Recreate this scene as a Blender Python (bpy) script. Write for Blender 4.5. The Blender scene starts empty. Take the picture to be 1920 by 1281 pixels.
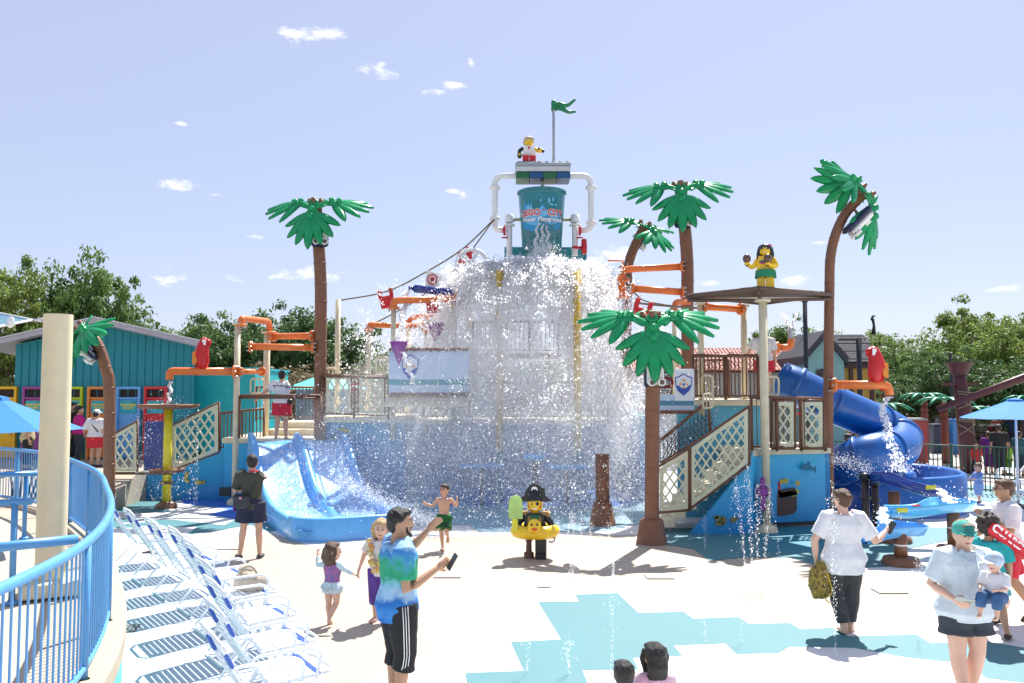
import bpy, bmesh, math, random
import numpy as np
from math import sin, cos, pi, radians, sqrt, atan2
from mathutils import Vector, Matrix, noise

S = bpy.context.scene
COL = S.collection
random.seed(7)
# ------------------------------------------------------------------ camera, sky, sun, exposure
EYE = 2.82
FPX = 1600.0
PITCH = math.atan(94.5 / FPX)
cam = bpy.data.cameras.new('camera')
cam.sensor_width = 36.0
cam.lens = FPX / 1920.0 * 36.0
cam.clip_start = 0.05
cam.clip_end = 4000
co = bpy.data.objects.new('camera', cam)
co.location = (0, 0, EYE)
co.rotation_euler = (pi / 2 + PITCH, 0, 0)
COL.objects.link(co)
S.camera = co

SUN_EL = radians(56)
SUN_AZ = atan2(0.42, 0.9)            # from +Y towards +X
sd = Vector((sin(SUN_AZ) * cos(SUN_EL), cos(SUN_AZ) * cos(SUN_EL), sin(SUN_EL)))
sl = bpy.data.lights.new('sun', 'SUN')
sl.energy = 5.0
sl.angle = radians(0.5)
sl.color = (1.0, 0.955, 0.88)
so = bpy.data.objects.new('sun', sl)
so.rotation_euler = sd.to_track_quat('Z', 'Y').to_euler()
COL.objects.link(so)

W = bpy.data.worlds.new('World')
S.world = W
W.use_nodes = True
wt = W.node_tree
wt.nodes.clear()
wout = wt.nodes.new('ShaderNodeOutputWorld')
wbg = wt.nodes.new('ShaderNodeBackground')
wbg.inputs['Strength'].default_value = 0.13
sky = wt.nodes.new('ShaderNodeTexSky')
sky.sky_type = 'NISHITA'
sky.sun_disc = False
sky.sun_elevation = SUN_EL
sky.sun_rotation = SUN_AZ
sky.air_density = 1.0
sky.dust_density = 0.8
sky.ozone_density = 2.0
sky.altitude = 50
tint = wt.nodes.new('ShaderNodeMix')
tint.data_type = 'RGBA'
tint.blend_type = 'MULTIPLY'
tint.inputs[0].default_value = 1.0
tint.inputs[7].default_value = (1.0, 0.96, 1.06, 1)
wt.links.new(sky.outputs[0], tint.inputs[6])
soft = wt.nodes.new('ShaderNodeMix')
soft.data_type = 'RGBA'
soft.inputs[0].default_value = 0.74
soft.inputs[7].default_value = (2.20, 2.38, 3.02, 1)
wt.links.new(tint.outputs[2], soft.inputs[6])
wt.links.new(soft.outputs[2], wbg.inputs['Color'])
wt.links.new(wbg.outputs[0], wout.inputs[0])

S.view_settings.view_transform = 'Standard'
S.view_settings.look = 'None'
S.view_settings.gamma = 1.0
S.view_settings.use_curve_mapping = False
S.view_settings.exposure = 0.90
S.render.engine = 'CYCLES'
S.cycles.max_bounces = 9
S.cycles.diffuse_bounces = 5
S.cycles.glossy_bounces = 3
S.cycles.transmission_bounces = 5
S.cycles.transparent_max_bounces = 32
S.cycles.volume_bounces = 3
S.cycles.caustics_reflective = False
S.cycles.caustics_refractive = False
S.cycles.use_denoising = True

# ------------------------------------------------------------------ measuring helpers: a sight line of the camera met with a distance or a level
def ray(u, v):
    yc = -(v - 640.5) / FPX
    return Vector(((u - 960.0) / FPX, cos(PITCH) - yc * sin(PITCH), sin(PITCH) + yc * cos(PITCH)))
def P(u, v, d):
    r = ray(u, v if v else 735)
    r = r * (d / r.y)
    return Vector((r.x, d, EYE + r.z))
def G(u, v, z=0.0):
    r = ray(u, v)
    k = (z - EYE) / r.z
    return Vector((r.x * k, r.y * k, z))

# ------------------------------------------------------------------ materials
MATS = {}
def mat(name, col, rough=0.5, var=0.10, vscale=6.0, bump=0.0, bscale=40.0, metal=0.0, col2=None, spec=None, coat=0.0, trans=0.0, dirt=0.0):
    """painted / moulded surface: colour with soft uneven wear, fine relief, and uneven gloss"""
    if name in MATS:
        return MATS[name]
    m = bpy.data.materials.new(name)
    m.use_nodes = True
    nt = m.node_tree
    b = nt.nodes['Principled BSDF']
    tc = nt.nodes.new('ShaderNodeTexCoord')
    n1 = nt.nodes.new('ShaderNodeTexNoise')
    n1.inputs['Scale'].default_value = vscale
    n1.inputs['Detail'].default_value = 5
    n1.inputs['Roughness'].default_value = 0.6
    nt.links.new(tc.outputs['Object'], n1.inputs['Vector'])
    mr = nt.nodes.new('ShaderNodeMapRange')
    mr.inputs[1].default_value = 0.3
    mr.inputs[2].default_value = 0.7
    nt.links.new(n1.outputs[0], mr.inputs[0])
    mx = nt.nodes.new('ShaderNodeMix')
    mx.data_type = 'RGBA'
    nt.links.new(mr.outputs[0], mx.inputs[0])
    c = list(col)
    if col2 is None:
        a = [max(0, x * (1 - var)) for x in c]
        d = [min(1, x * (1 + var)) for x in c]
    else:
        a, d = c, list(col2)
    mx.inputs[6].default_value = (*a, 1)
    mx.inputs[7].default_value = (*d, 1)
    last = mx.outputs[2]
    if dirt > 0:
        n3 = nt.nodes.new('ShaderNodeTexNoise')
        n3.inputs['Scale'].default_value = vscale * 0.35
        n3.inputs['Detail'].default_value = 8
        n3.inputs['Roughness'].default_value = 0.7
        nt.links.new(tc.outputs['Object'], n3.inputs['Vector'])
        r3 = nt.nodes.new('ShaderNodeMapRange')
        r3.inputs[1].default_value = 0.5
        r3.inputs[2].default_value = 0.75
        r3.inputs[4].default_value = dirt
        nt.links.new(n3.outputs[0], r3.inputs[0])
        m3 = nt.nodes.new('ShaderNodeMix')
        m3.data_type = 'RGBA'
        nt.links.new(r3.outputs[0], m3.inputs[0])
        nt.links.new(last, m3.inputs[6])
        g = sum(c) / 3
        m3.inputs[7].default_value = (g * 0.55 + c[0] * 0.1, g * 0.5 + c[1] * 0.1, g * 0.42 + c[2] * 0.1, 1)
        last = m3.outputs[2]
    nt.links.new(last, b.inputs['Base Color'])
    rr = nt.nodes.new('ShaderNodeMapRange')
    rr.inputs[3].default_value = max(0.02, rough - 0.07)
    rr.inputs[4].default_value = min(1, rough + 0.10)
    nt.links.new(n1.outputs[0], rr.inputs[0])
    nt.links.new(rr.outputs[0], b.inputs['Roughness'])
    b.inputs['Metallic'].default_value = metal
    if spec is not None:
        b.inputs['Specular IOR Level'].default_value = spec
    if coat:
        b.inputs['Coat Weight'].default_value = coat
        b.inputs['Coat Roughness'].default_value = 0.12
    if bump > 0:
        n2 = nt.nodes.new('ShaderNodeTexNoise')
        n2.inputs['Scale'].default_value = bscale
        n2.inputs['Detail'].default_value = 4
        nt.links.new(tc.outputs['Object'], n2.inputs['Vector'])
        bp = nt.nodes.new('ShaderNodeBump')
        bp.inputs['Strength'].default_value = bump
        bp.inputs['Distance'].default_value = 0.02
        nt.links.new(n2.outputs[0], bp.inputs['Height'])
        nt.links.new(bp.outputs[0], b.inputs['Normal'])
    if trans > 0:      # thin plastic, cloth and leaves let some light through
        tr = nt.nodes.new('ShaderNodeBsdfTranslucent')
        nt.links.new(last, tr.inputs[0])
        ms = nt.nodes.new('ShaderNodeMixShader')
        ms.inputs[0].default_value = trans
        nt.links.new(b.outputs[0], ms.inputs[1])
        nt.links.new(tr.outputs[0], ms.inputs[2])
        nt.links.new(ms.outputs[0], nt.nodes['Material Output'].inputs[0])
    MATS[name] = m
    return m

def ramp_mat(name, stops, coord='Object', axis=2, lo=0.0, hi=1.0, wav=0.15, wscale=5.0, rough=0.8, wave=None, trans=0.0, bump=0.25):
    """dyed cloth or printed mural: colour bands along an axis, edges broken by noise"""
    m = bpy.data.materials.new(name)
    m.use_nodes = True
    nt = m.node_tree
    b = nt.nodes['Principled BSDF']
    tc = nt.nodes.new('ShaderNodeTexCoord')
    sp = nt.nodes.new('ShaderNodeSeparateXYZ')
    nt.links.new(tc.outputs[coord], sp.inputs[0])
    nz = nt.nodes.new('ShaderNodeTexNoise')
    nz.inputs['Scale'].default_value = wscale
    nz.inputs['Detail'].default_value = 6
    nt.links.new(tc.outputs[coord], nz.inputs['Vector'])
    r = nt.nodes.new('ShaderNodeMapRange')
    r.clamp = False
    r.inputs[1].default_value = lo
    r.inputs[2].default_value = hi
    nt.links.new(sp.outputs[axis], r.inputs[0])
    ad = nt.nodes.new('ShaderNodeMath')
    ad.operation = 'MULTIPLY_ADD'
    nt.links.new(nz.outputs[0], ad.inputs[0])
    ad.inputs[1].default_value = wav * 2
    ad2 = nt.nodes.new('ShaderNodeMath')
    ad2.operation = 'SUBTRACT'
    nt.links.new(r.outputs[0], ad.inputs[2])
    nt.links.new(ad.outputs[0], ad2.inputs[0])
    ad2.inputs[1].default_value = wav
    cr = nt.nodes.new('ShaderNodeValToRGB')
    while len(cr.color_ramp.elements) < len(stops):
        cr.color_ramp.elements.new(0.5)
    for e, (p, c) in zip(cr.color_ramp.elements, stops):
        e.position = p
        e.color = (*c, 1)
    nt.links.new(ad2.outputs[0], cr.inputs[0])
    nt.links.new(cr.outputs[0], b.inputs['Base Color'])
    b.inputs['Roughness'].default_value = rough
    if bump:
        n2 = nt.nodes.new('ShaderNodeTexNoise')
        n2.inputs['Scale'].default_value = 14
        n2.inputs['Detail'].default_value = 3
        nt.links.new(tc.outputs[coord], n2.inputs['Vector'])
        bp = nt.nodes.new('ShaderNodeBump')
        bp.inputs['Strength'].default_value = bump
        bp.inputs['Distance'].default_value = 0.02
        nt.links.new(n2.outputs[0], bp.inputs['Height'])
        nt.links.new(bp.outputs[0], b.inputs['Normal'])
    if trans:
        tr = nt.nodes.new('ShaderNodeBsdfTranslucent')
        nt.links.new(cr.outputs[0], tr.inputs[0])
        ms = nt.nodes.new('ShaderNodeMixShader')
        ms.inputs[0].default_value = trans
        nt.links.new(b.outputs[0], ms.inputs[1])
        nt.links.new(tr.outputs[0], ms.inputs[2])
        nt.links.new(ms.outputs[0], nt.nodes['Material Output'].inputs[0])
    return m

CREAM = mat('cream_paint', (0.68, 0.60, 0.42), 0.42, bump=0.08, dirt=0.12)
BROWN = mat('brown_moulded', (0.20, 0.085, 0.042), 0.42, bump=0.25, bscale=18, dirt=0.15)
BROWNR = mat('brown_railing', (0.15, 0.065, 0.035), 0.45, bump=0.1)
ORANGE = mat('orange_pipe', (0.78, 0.19, 0.035), 0.32, bump=0.05, dirt=0.1)
GREEN = mat('green_frond', (0.014, 0.42, 0.16), 0.22, var=0.14, vscale=3, trans=0.34)
BLUER = mat('blue_rail', (0.10, 0.32, 0.62), 0.36, bump=0.06, bscale=90)
TEALW = mat('teal_siding', (0.006, 0.24, 0.30), 0.5, bump=0.12)
TEALL = mat('teal_light', (0.01, 0.35, 0.36), 0.5)
LATT = mat('lattice_plastic', (0.60, 0.60, 0.42), 0.5, bump=0.06)
WHITE = mat('white_paint', (0.80, 0.80, 0.80), 0.35, var=0.05, dirt=0.06)
WHITEM = mat('white_frame', (0.78, 0.81, 0.84), 0.3, var=0.04)
RED = mat('red_plastic', (0.58, 0.012, 0.018), 0.38, dirt=.05)
BLUES = mat('slide_blue', (0.11, 0.40, 0.80), 0.28, var=0.08, coat=0.3, dirt=.05)
BLUET = mat('tube_blue', (0.004, 0.105, 0.40), 0.32, var=0.14, coat=0.2, dirt=.06, bump=0.04, bscale=12)
BLUED = mat('dark_blue_plastic', (0.01, 0.04, 0.26), 0.2, coat=0.4)
BLUEL = mat('sky_blue_plastic', (0.10, 0.45, 0.75), 0.2, coat=0.4)
PURPLE = mat('purple_plastic', (0.26, 0.04, 0.30), 0.35)
YELLOW = mat('yellow_plastic', (0.85, 0.55, 0.012), 0.25, coat=0.3)
YELLOWP = mat('yellow_paint', (0.78, 0.66, 0.03), 0.4)
BLACK = mat('black_plastic', (0.012, 0.013, 0.018), 0.35)
NAVY = mat('navy_plastic', (0.012, 0.02, 0.06), 0.35)
GREY = mat('grey_plastic', (0.34, 0.37, 0.42), 0.4)
GREYD = mat('dark_grey', (0.06, 0.065, 0.07), 0.5)
ROPE = mat('rope', (0.24, 0.19, 0.13), 0.9, bump=0.5, bscale=200)
STEEL = mat('steel', (0.55, 0.56, 0.58), 0.3, metal=0.9)
MAROON = mat('maroon_timber', (0.085, 0.022, 0.025), 0.5, bump=0.3)

# ------------------------------------------------------------------ mesh helpers
def frame(d, ref=None):
    d = d.normalized()
    r = Vector(ref) if ref is not None else (Vector((0, 0, 1)) if abs(d.z) < 0.95 else Vector((1, 0, 0)))
    s = d.cross(r)
    if s.length < 1e-5:
        s = d.cross(Vector((1, 0, 0)))
    s.normalize()
    return s, s.cross(d).normalized()

class MB:
    def __init__(self):
        self.v = []; self.f = []; self.m = []; self.smooth = []
    def add(self, vs, fs, mi=0, smooth=False):
        n = len(self.v)
        self.v += [tuple(x) for x in vs]
        for f in fs:
            self.f.append(tuple(i + n for i in f)); self.m.append(mi); self.smooth.append(smooth)
        return self
    def box(self, c, s, rz=0.0, mi=0, rot=None):
        c = Vector(c); h = Vector(s) / 2
        R = rot if rot is not None else Matrix.Rotation(rz, 3, 'Z')
        vs = [c + R @ Vector((x * h.x, y * h.y, z * h.z)) for x in (-1, 1) for y in (-1, 1) for z in (-1, 1)]
        return self.add(vs, [(0, 1, 3, 2), (4, 6, 7, 5), (0, 4, 5, 1), (2, 3, 7, 6), (0, 2, 6, 4), (1, 5, 7, 3)], mi)
    def rbox(self, c, s, r=0.02, rz=0.0, mi=0, rot=None):
        """box with chamfered edges"""
        c = Vector(c); h = Vector(s) / 2; r = min(r, min(h) * 0.9)
        R = rot if rot is not None else Matrix.Rotation(rz, 3, 'Z')
        rings = []
        for z, k in ((-h.z, r), (-h.z + r, 0), (h.z - r, 0), (h.z, r)):
            x, y = h.x - k, h.y - k
            q = r * 0.9
            rings.append([(x - q, -y), (x, -y + q), (x, y - q), (x - q, y), (-x + q, y), (-x, y - q), (-x, -y + q), (-x + q, -y)])
            rings[-1] = [c + R @ Vector((a, b, z)) for a, b in rings[-1]]
        vs = [p for q in rings for p in q]
        fs = []
        for i in range(3):
            for j in range(8):
                a = i * 8 + j; b = i * 8 + (j + 1) % 8
                fs.append((a, b, b + 8, a + 8))
        fs.append(tuple(range(7, -1, -1))); fs.append(tuple(range(24, 32)))
        return self.add(vs, fs, mi)
    def tube(self, pts, r, n=8, mi=0, cap=True, ref=None, closed=False, flat=1.0):
        pts = [Vector(p) for p in pts]
        rs = r if isinstance(r, (list, tuple)) else [r] * len(pts)
        vs = []; N = len(pts)
        prev = None
        for i, p in enumerate(pts):
            if closed:
                d = pts[(i + 1) % N] - pts[i - 1]
            else:
                d = pts[min(i + 1, N - 1)] - pts[max(i - 1, 0)]
            if ref is not None:
                s, t = frame(d, ref)
            elif prev is None:
                s, t = frame(d)
            else:
                dn = d.normalized()
                s = (prev - dn * prev.dot(dn))
                s = s.normalized() if s.length > 1e-6 else frame(d)[0]
                t = s.cross(dn).normalized()
            prev = s
            rr = rs[i]
            ra, rb = rr if isinstance(rr, (list, tuple)) else (rr, rr * flat)
            for k in range(n):
                a = 2 * pi * k / n
                vs.append(p + s * (cos(a) * ra) + t * (sin(a) * rb))
        fs = []
        for i in range(N if closed else N - 1):
            for k in range(n):
                a = i * n + k; b = i * n + (k + 1) % n
                j = ((i + 1) % N) * n
                fs.append((a, b, j + (k + 1) % n, j + k))
        self.add(vs, fs, mi, True)
        if cap and not closed:
            base = len(self.v) - len(vs)
            self.f.append(tuple(base + k for k in range(n - 1, -1, -1))); self.m.append(mi); self.smooth.append(False)
            self.f.append(tuple(base + (N - 1) * n + k for k in range(n))); self.m.append(mi); self.smooth.append(False)
        return self
    def lathe(self, prof, c=(0, 0, 0), n=20, mi=0, axis=None, cap=False):
        """prof: (radius, height) list"""
        c = Vector(c)
        if axis is None:
            s, t, d = Vector((1, 0, 0)), Vector((0, 1, 0)), Vector((0, 0, 1))
        else:
            d = Vector(axis).normalized(); s, t = frame(d)
        vs = [c + s * (cos(2 * pi * k / n) * r) + t * (sin(2 * pi * k / n) * r) + d * z for r, z in prof for k in range(n)]
        fs = [(i * n + k, i * n + (k + 1) % n, (i + 1) * n + (k + 1) % n, (i + 1) * n + k) for i in range(len(prof) - 1) for k in range(n)]
        if cap:
            fs.append(tuple(range(n - 1, -1, -1))); fs.append(tuple((len(prof) - 1) * n + k for k in range(n)))
        return self.add(vs, fs, mi, True)
    def ball(self, c, r, n=12, m=8, mi=0, R=None, jit=0.0):
        c = Vector(c); r = Vector(r) if not isinstance(r, (int, float)) else Vector((r, r, r))
        vs = []
        for i in range(m + 1):
            th = pi * i / m
            for k in range(n):
                a = 2 * pi * k / n
                p = Vector((sin(th) * cos(a) * r.x, sin(th) * sin(a) * r.y, cos(th) * r.z))
                if jit:
                    p *= 1 + jit * noise.noise(p * (3 / r.x) + c)
                if R is not None:
                    p = R @ p
                vs.append(c + p)
        fs = [(i * n + k, (i + 1) * n + k, (i + 1) * n + (k + 1) % n, i * n + (k + 1) % n) for i in range(m) for k in range(n)]
        return self.add(vs, fs, mi, True)
    def prism(self, poly, off, mi=0):
        """planar polygon (3D points) extruded by vector off"""
        poly = [Vector(p) for p in poly]; off = Vector(off); n = len(poly)
        vs = poly + [p + off for p in poly]
        fs = [tuple(range(n)), tuple(range(2 * n - 1, n - 1, -1))] + [(i, i + n, (i + 1) % n + n, (i + 1) % n) for i in range(n)]
        return self.add(vs, fs, mi)
    def build(self, name, mats, parent=None, label=None, mesh_only=False):
        me = bpy.data.meshes.new(name)
        off = wloc(parent) if parent is not None else Vector((0, 0, 0))
        vs = self.v
        if off.length > 0:
            vs = [(a - off.x, b - off.y, c - off.z) for a, b, c in vs]
        me.from_pydata(vs, [], self.f)
        for mm in (mats if isinstance(mats, (list, tuple)) else [mats]):
            me.materials.append(mm)
        me.polygons.foreach_set('material_index', self.m)
        me.polygons.foreach_set('use_smooth', self.smooth)
        me.update()
        bm = bmesh.new(); bm.from_mesh(me)
        bmesh.ops.remove_doubles(bm, verts=bm.verts, dist=1e-6)
        bmesh.ops.recalc_face_normals(bm, faces=bm.faces)
        bm.to_mesh(me); bm.free()
        if mesh_only:
            return me
        return link(name, me, parent, label)

def link(name, me, parent=None, label=None, loc=None, rot=None):
    o = bpy.data.objects.new(name, me)
    COL.objects.link(o)
    if parent is not None:
        o.parent = parent
    if loc is not None:
        o.location = loc
    if rot is not None:
        o.rotation_euler = rot
    if label:
        o['label'] = label
    return o
def wloc(o):
    p = Vector((0, 0, 0))
    while o is not None:
        p += o.location
        o = o.parent
    return p
def thing(name, label, cat, loc=(0, 0, 0), group=None, rz=0.0):
    o = bpy.data.objects.new(name, None)
    o.empty_display_size = 0.2
    COL.objects.link(o)
    o.location = loc; o.rotation_euler = (0, 0, rz)
    o['label'] = label; o['category'] = cat
    if group:
        o['group'] = group
    return o
def tag(o, label, cat, group=None, kind=None):
    o['label'] = label
    if cat: o['category'] = cat
    if group: o['group'] = group
    if kind: o['kind'] = kind
    return o
def struct(o, label=None):
    o['kind'] = 'structure'
    if label: o['label'] = label
    return o
KIDS = {}
def dup(root, loc, rz=0.0, label=None, scale=None):
    kids = {}
    def rec(o, parent):
        c = o.copy(); COL.objects.link(c)
        if parent is not None:
            c.parent = parent
        for ch in KIDS.get(o.name) or [x for x in o.children]:
            rec(ch, c)
        return c
    r = rec(root, None)
    r.location = loc; r.rotation_euler = (0, 0, rz)
    if label: r['label'] = label
    if scale: r.scale = (scale,) * 3
    return r
def text_mesh(s, size, extrude=0.004, bold=0.0, spacing=1.0):
    cu = bpy.data.curves.new('lettering', 'FONT')
    cu.body = s; cu.size = size; cu.extrude = extrude; cu.offset = bold
    cu.align_x = 'CENTER'; cu.align_y = 'CENTER'; cu.space_character = spacing
    cu.resolution_u = 3
    o = bpy.data.objects.new('lettering', cu)
    COL.objects.link(o)
    me = bpy.data.meshes.new_from_object(o)
    bpy.data.objects.remove(o); bpy.data.curves.remove(cu)
    return me
def lettering(s, size, loc, rot, m, parent, name='lettering', extrude=0.004, bold=0.0, spacing=1.0):
    me = text_mesh(s, size, extrude, bold, spacing)
    me.materials.clear(); me.materials.append(m)
    for p in me.polygons: p.material_index = 0
    me.transform(Matrix.Translation(Vector(loc) - wloc(parent)) @ rot.to_4x4())
    return link(name, me, parent)
ROTV = Matrix.Rotation(pi / 2, 3, 'X')      # upright lettering read from -Y

def bez(pts, n=8):
    """Catmull-Rom through points"""
    pts = [Vector(p) for p in pts]
    out = []
    P0 = [pts[0] * 2 - pts[1]] + pts + [pts[-1] * 2 - pts[-2]]
    for i in range(1, len(P0) - 2):
        a, b, c, d = P0[i - 1:i + 3]
        for k in range(n):
            t = k / n
            out.append(0.5 * ((2 * b) + (c - a) * t + (2 * a - 5 * b + 4 * c - d) * t * t + (3 * b - a - 3 * c + d) * t ** 3))
    out.append(pts[-1])
    return out
def elbow(pts, r=0.12, n=5):
    """polyline with rounded corners"""
    pts = [Vector(p) for p in pts]
    out = [pts[0]]
    for i in range(1, len(pts) - 1):
        a, b, c = pts[i - 1:i + 2]
        d1 = (a - b); d2 = (c - b)
        rr = min(r, d1.length * 0.49, d2.length * 0.49)
        p = b + d1.normalized() * rr; q = b + d2.normalized() * rr
        for k in range(n + 1):
            t = k / n
            out.append(p * (1 - t) ** 2 + b * (2 * t * (1 - t)) + q * t * t)
    out.append(pts[-1])
    return out
# ------------------------------------------------------------------ small clouds, part of the sky
cg = wt.nodes.new('ShaderNodeTexCoord')
cn = wt.nodes.new('ShaderNodeTexNoise')
cn.inputs['Scale'].default_value = 34
cn.inputs['Detail'].default_value = 8
cn.inputs['Roughness'].default_value = 0.62
csc = wt.nodes.new('ShaderNodeVectorMath'); csc.operation = 'MULTIPLY'
csc.inputs[1].default_value = (1, 1, 2.2)
wt.links.new(cg.outputs['Generated'], csc.inputs[0])
wt.links.new(csc.outputs[0], cn.inputs['Vector'])
acc = None
for (u, v, ru, rv) in [(548, 64, 44, 17), (612, 60, 40, 14), (708, 136, 40, 17), (855, 160, 28, 8), (808, 175, 26, 8), (334, 348, 40, 15), (305, 520, 50, 18),
                       (512, 520, 40, 17), (445, 520, 22, 12), (600, 518, 50, 16), (850, 358, 18, 9), (866, 366, 18, 10), (340, 231, 14, 6), (478, 443, 18, 6),
                       (884, 116, 10, 16), (75, 518, 30, 20), (1340, 530, 34, 10), (1500, 524, 34, 12), (1535, 455, 32, 8), (1150, 480, 50, 16), (1895, 542, 30, 8),
                       (2200, 300, 90, 30), (-250, 260, 90, 26), (400, 366, 18, 5), (1100, 490, 50, 12)]:
    d = ray(u, v).normalized()
    a = wt.nodes.new('ShaderNodeVectorMath'); a.operation = 'SUBTRACT'
    wt.links.new(cg.outputs['Generated'], a.inputs[0]); a.inputs[1].default_value = d
    b = wt.nodes.new('ShaderNodeVectorMath'); b.operation = 'MULTIPLY'
    wt.links.new(a.outputs[0], b.inputs[0]); b.inputs[1].default_value = (FPX / ru, 3, FPX / rv)
    c = wt.nodes.new('ShaderNodeVectorMath'); c.operation = 'LENGTH'
    wt.links.new(b.outputs[0], c.inputs[0])
    if acc is None:
        acc = c.outputs['Value']
    else:
        e = wt.nodes.new('ShaderNodeMath'); e.operation = 'MINIMUM'
        wt.links.new(acc, e.inputs[0]); wt.links.new(c.outputs['Value'], e.inputs[1])
        acc = e.outputs[0]
m1 = wt.nodes.new('ShaderNodeMath'); m1.operation = 'MULTIPLY_ADD'      # noise*3 - len
wt.links.new(cn.outputs[0], m1.inputs[0]); m1.inputs[1].default_value = 5.0
m0 = wt.nodes.new('ShaderNodeMath'); m0.operation = 'MULTIPLY'; m0.inputs[1].default_value = -1.0
wt.links.new(acc, m0.inputs[0]); wt.links.new(m0.outputs[0], m1.inputs[2])
m2 = wt.nodes.new('ShaderNodeMapRange'); m2.interpolation_type = 'SMOOTHSTEP'
m2.inputs[1].default_value = 1.75; m2.inputs[2].default_value = 3.0; m2.inputs[4].default_value = 0.9
wt.links.new(m1.outputs[0], m2.inputs[0])
cm = wt.nodes.new('ShaderNodeMix'); cm.data_type = 'RGBA'
wt.links.new(m2.outputs[0], cm.inputs[0])
wt.links.new(soft.outputs[2], cm.inputs[6])
CLOUD = cm
cm.inputs[7].default_value = (5.2, 5.2, 5.4, 1)
wt.links.new(cm.outputs[2], wbg.inputs['Color'])

# ------------------------------------------------------------------ ground
LAYER = [0]
def sheet(name, pts, z, m):
    if z > 0:
        LAYER[0] += 1; z = .0008 * LAYER[0]
    mb = MB(); mb.add([(p.x, p.y, z) for p in pts], [tuple(range(len(pts)))])
    o = mb.build(name, m)
    # triangulate the concave outline properly
    bm = bmesh.new(); bm.from_mesh(o.data)
    bmesh.ops.triangulate(bm, faces=bm.faces, ngon_method='EAR_CLIP')
    for f in bm.faces:
        if f.normal.z < 0: f.normal_flip()
    bm.to_mesh(o.data); bm.free()
    return struct(o)
CONC = mat('pale_concrete', (0.42, 0.39, 0.36), 0.85, var=0.10, vscale=0.5, bump=0.3, bscale=60, dirt=0.2)
mb = MB(); mb.box((0, 900, -0.1), (3200, 2200, 0.1))
struct(mb.build('ground', mat('grass_ground', (0.08, 0.11, 0.035), 0.95, var=0.3, vscale=0.05, bump=0.4)))
mb = MB(); mb.box((8, 40, -0.027), (110, 110, 0.04))
struct(mb.build('plaza_pavement', CONC))
def pad_mat(name, col, var=0.035):
    return mat(name, col, 0.55, var=var, vscale=0.8, bump=0.22, bscale=160, dirt=0.05)
PADW = pad_mat('pad_white', (0.68, 0.68, 0.67))
PADC = pad_mat('pad_cream', (0.44, 0.372, 0.295))
PADA = pad_mat('pad_aqua', (0.062, 0.205, 0.235))
PADT = pad_mat('pad_teal', (0.03, 0.20, 0.27))
PADB = pad_mat('pad_blue', (0.035, 0.16, 0.62))
PADP = pad_mat('pad_pale_blue', (0.44, 0.50, 0.58))
PADS = pad_mat('pad_sky', (0.26, 0.42, 0.52))
def g(*uv): return [G(a, b) for a, b in uv]
# white base of the pad
sheet('splash_pad', [Vector(p) for p in ((-14, -3, 0), (18, -3, 0), (18, 20, 0), (13.2, 26.5, 0), (9, 32, 0), (-15, 32, 0))], 0.0, PADW)
Z = 0.004
sheet('pad_cream_area', g((400, 1046), (505, 998), (620, 1036), (760, 1008), (1200, 1003), (1240, 1015), (1500, 1052), (1700, 1078), (1960, 1108), (1960, 1172), (1720, 1152), (1480, 1142), (1235, 1128),
                          (1180, 1101), (905, 1100), (921, 1158), (795, 1164), (820, 1236), (715, 1262), (660, 1290), (590, 1290), (560, 1180), (500, 1090)), Z, PADC)
sheet('pad_aqua_area', g((1008, 1128), (1085, 1128), (1078, 1115), (1158, 1112), (1197, 1149), (1282, 1147), (1300, 1160), (1385, 1157), (1405, 1170), (1480, 1168), (1502, 1180), (1560, 1177), (1590, 1193),
                         (1718, 1190), (1745, 1206), (1850, 1203), (1990, 1226), (1990, 1290), (1850, 1272), (1815, 1245), (1700, 1233), (1600, 1215), (1480, 1213), (1460, 1225), (1380, 1227), (1360, 1207), (1264, 1211), (1280, 1230),
                         (1187, 1234), (1197, 1256), (1092, 1257), (1110, 1300), (880, 1304), (872, 1262), (982, 1258), (957, 1204), (1052, 1199)), Z, PADA)
sheet('pad_pale_area', g((225, 1060), (330, 1010), (400, 1046), (500, 1090), (560, 1180), (590, 1290), (560, 1500), (100, 1500), (180, 1200)), Z, PADP)
sheet('pad_aqua_area', g((200, 972), (330, 975), (420, 985), (440, 975), (560, 985), (505, 998), (470, 985), (380, 1000), (350, 1003), (370, 988), (200, 990)), Z, PADA)
sheet('pad_teal_area', g((220, 924), (300, 922), (345, 935), (300, 950), (320, 960), (260, 962), (200, 960)), Z, PADA)
sheet('pad_blue_area', g((330, 924), (480, 922), (560, 960), (560, 984), (440, 974), (390, 965), (430, 955), (345, 945)), Z, PADB)
sheet('pad_sky_area', g((640, 925), (1240, 925), (1240, 985), (1180, 985), (1150, 996), (900, 998), (880, 985), (760, 985), (640, 1003)), Z, PADS)
sheet('pad_blue_area', g((820, 880), (1200, 880), (1225, 935), (1180, 950), (840, 950), (780, 935)), Z * 2, PADB)
sheet('pad_aqua_area', g((1236, 992), (1560, 986), (1790, 990), (1790, 1012), (1700, 1030), (1680, 1062), (1560, 1068), (1480, 1046), (1400, 1046), (1330, 1052), (1300, 1030), (1250, 1022)), Z, PADA)
sheet('pad_teal_area', g((1440, 994), (1540, 990), (1560, 1015), (1500, 1040), (1440, 1036), (1420, 1012)), Z * 2, PADT)
sheet('pad_aqua_area', g((1765, 912), (1850, 910), (1935, 930), (1935, 958), (1870, 945), (1790, 928)), Z, PADA)
sheet('pad_blue_area', g((1620, 880), (1720, 880), (1730, 905), (1700, 930), (1640, 930)), Z, PADB)
sheet('pad_sky_area', g((1560, 945), (1720, 940), (1720, 985), (1600, 992)), Z * 2, PADS)
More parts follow.
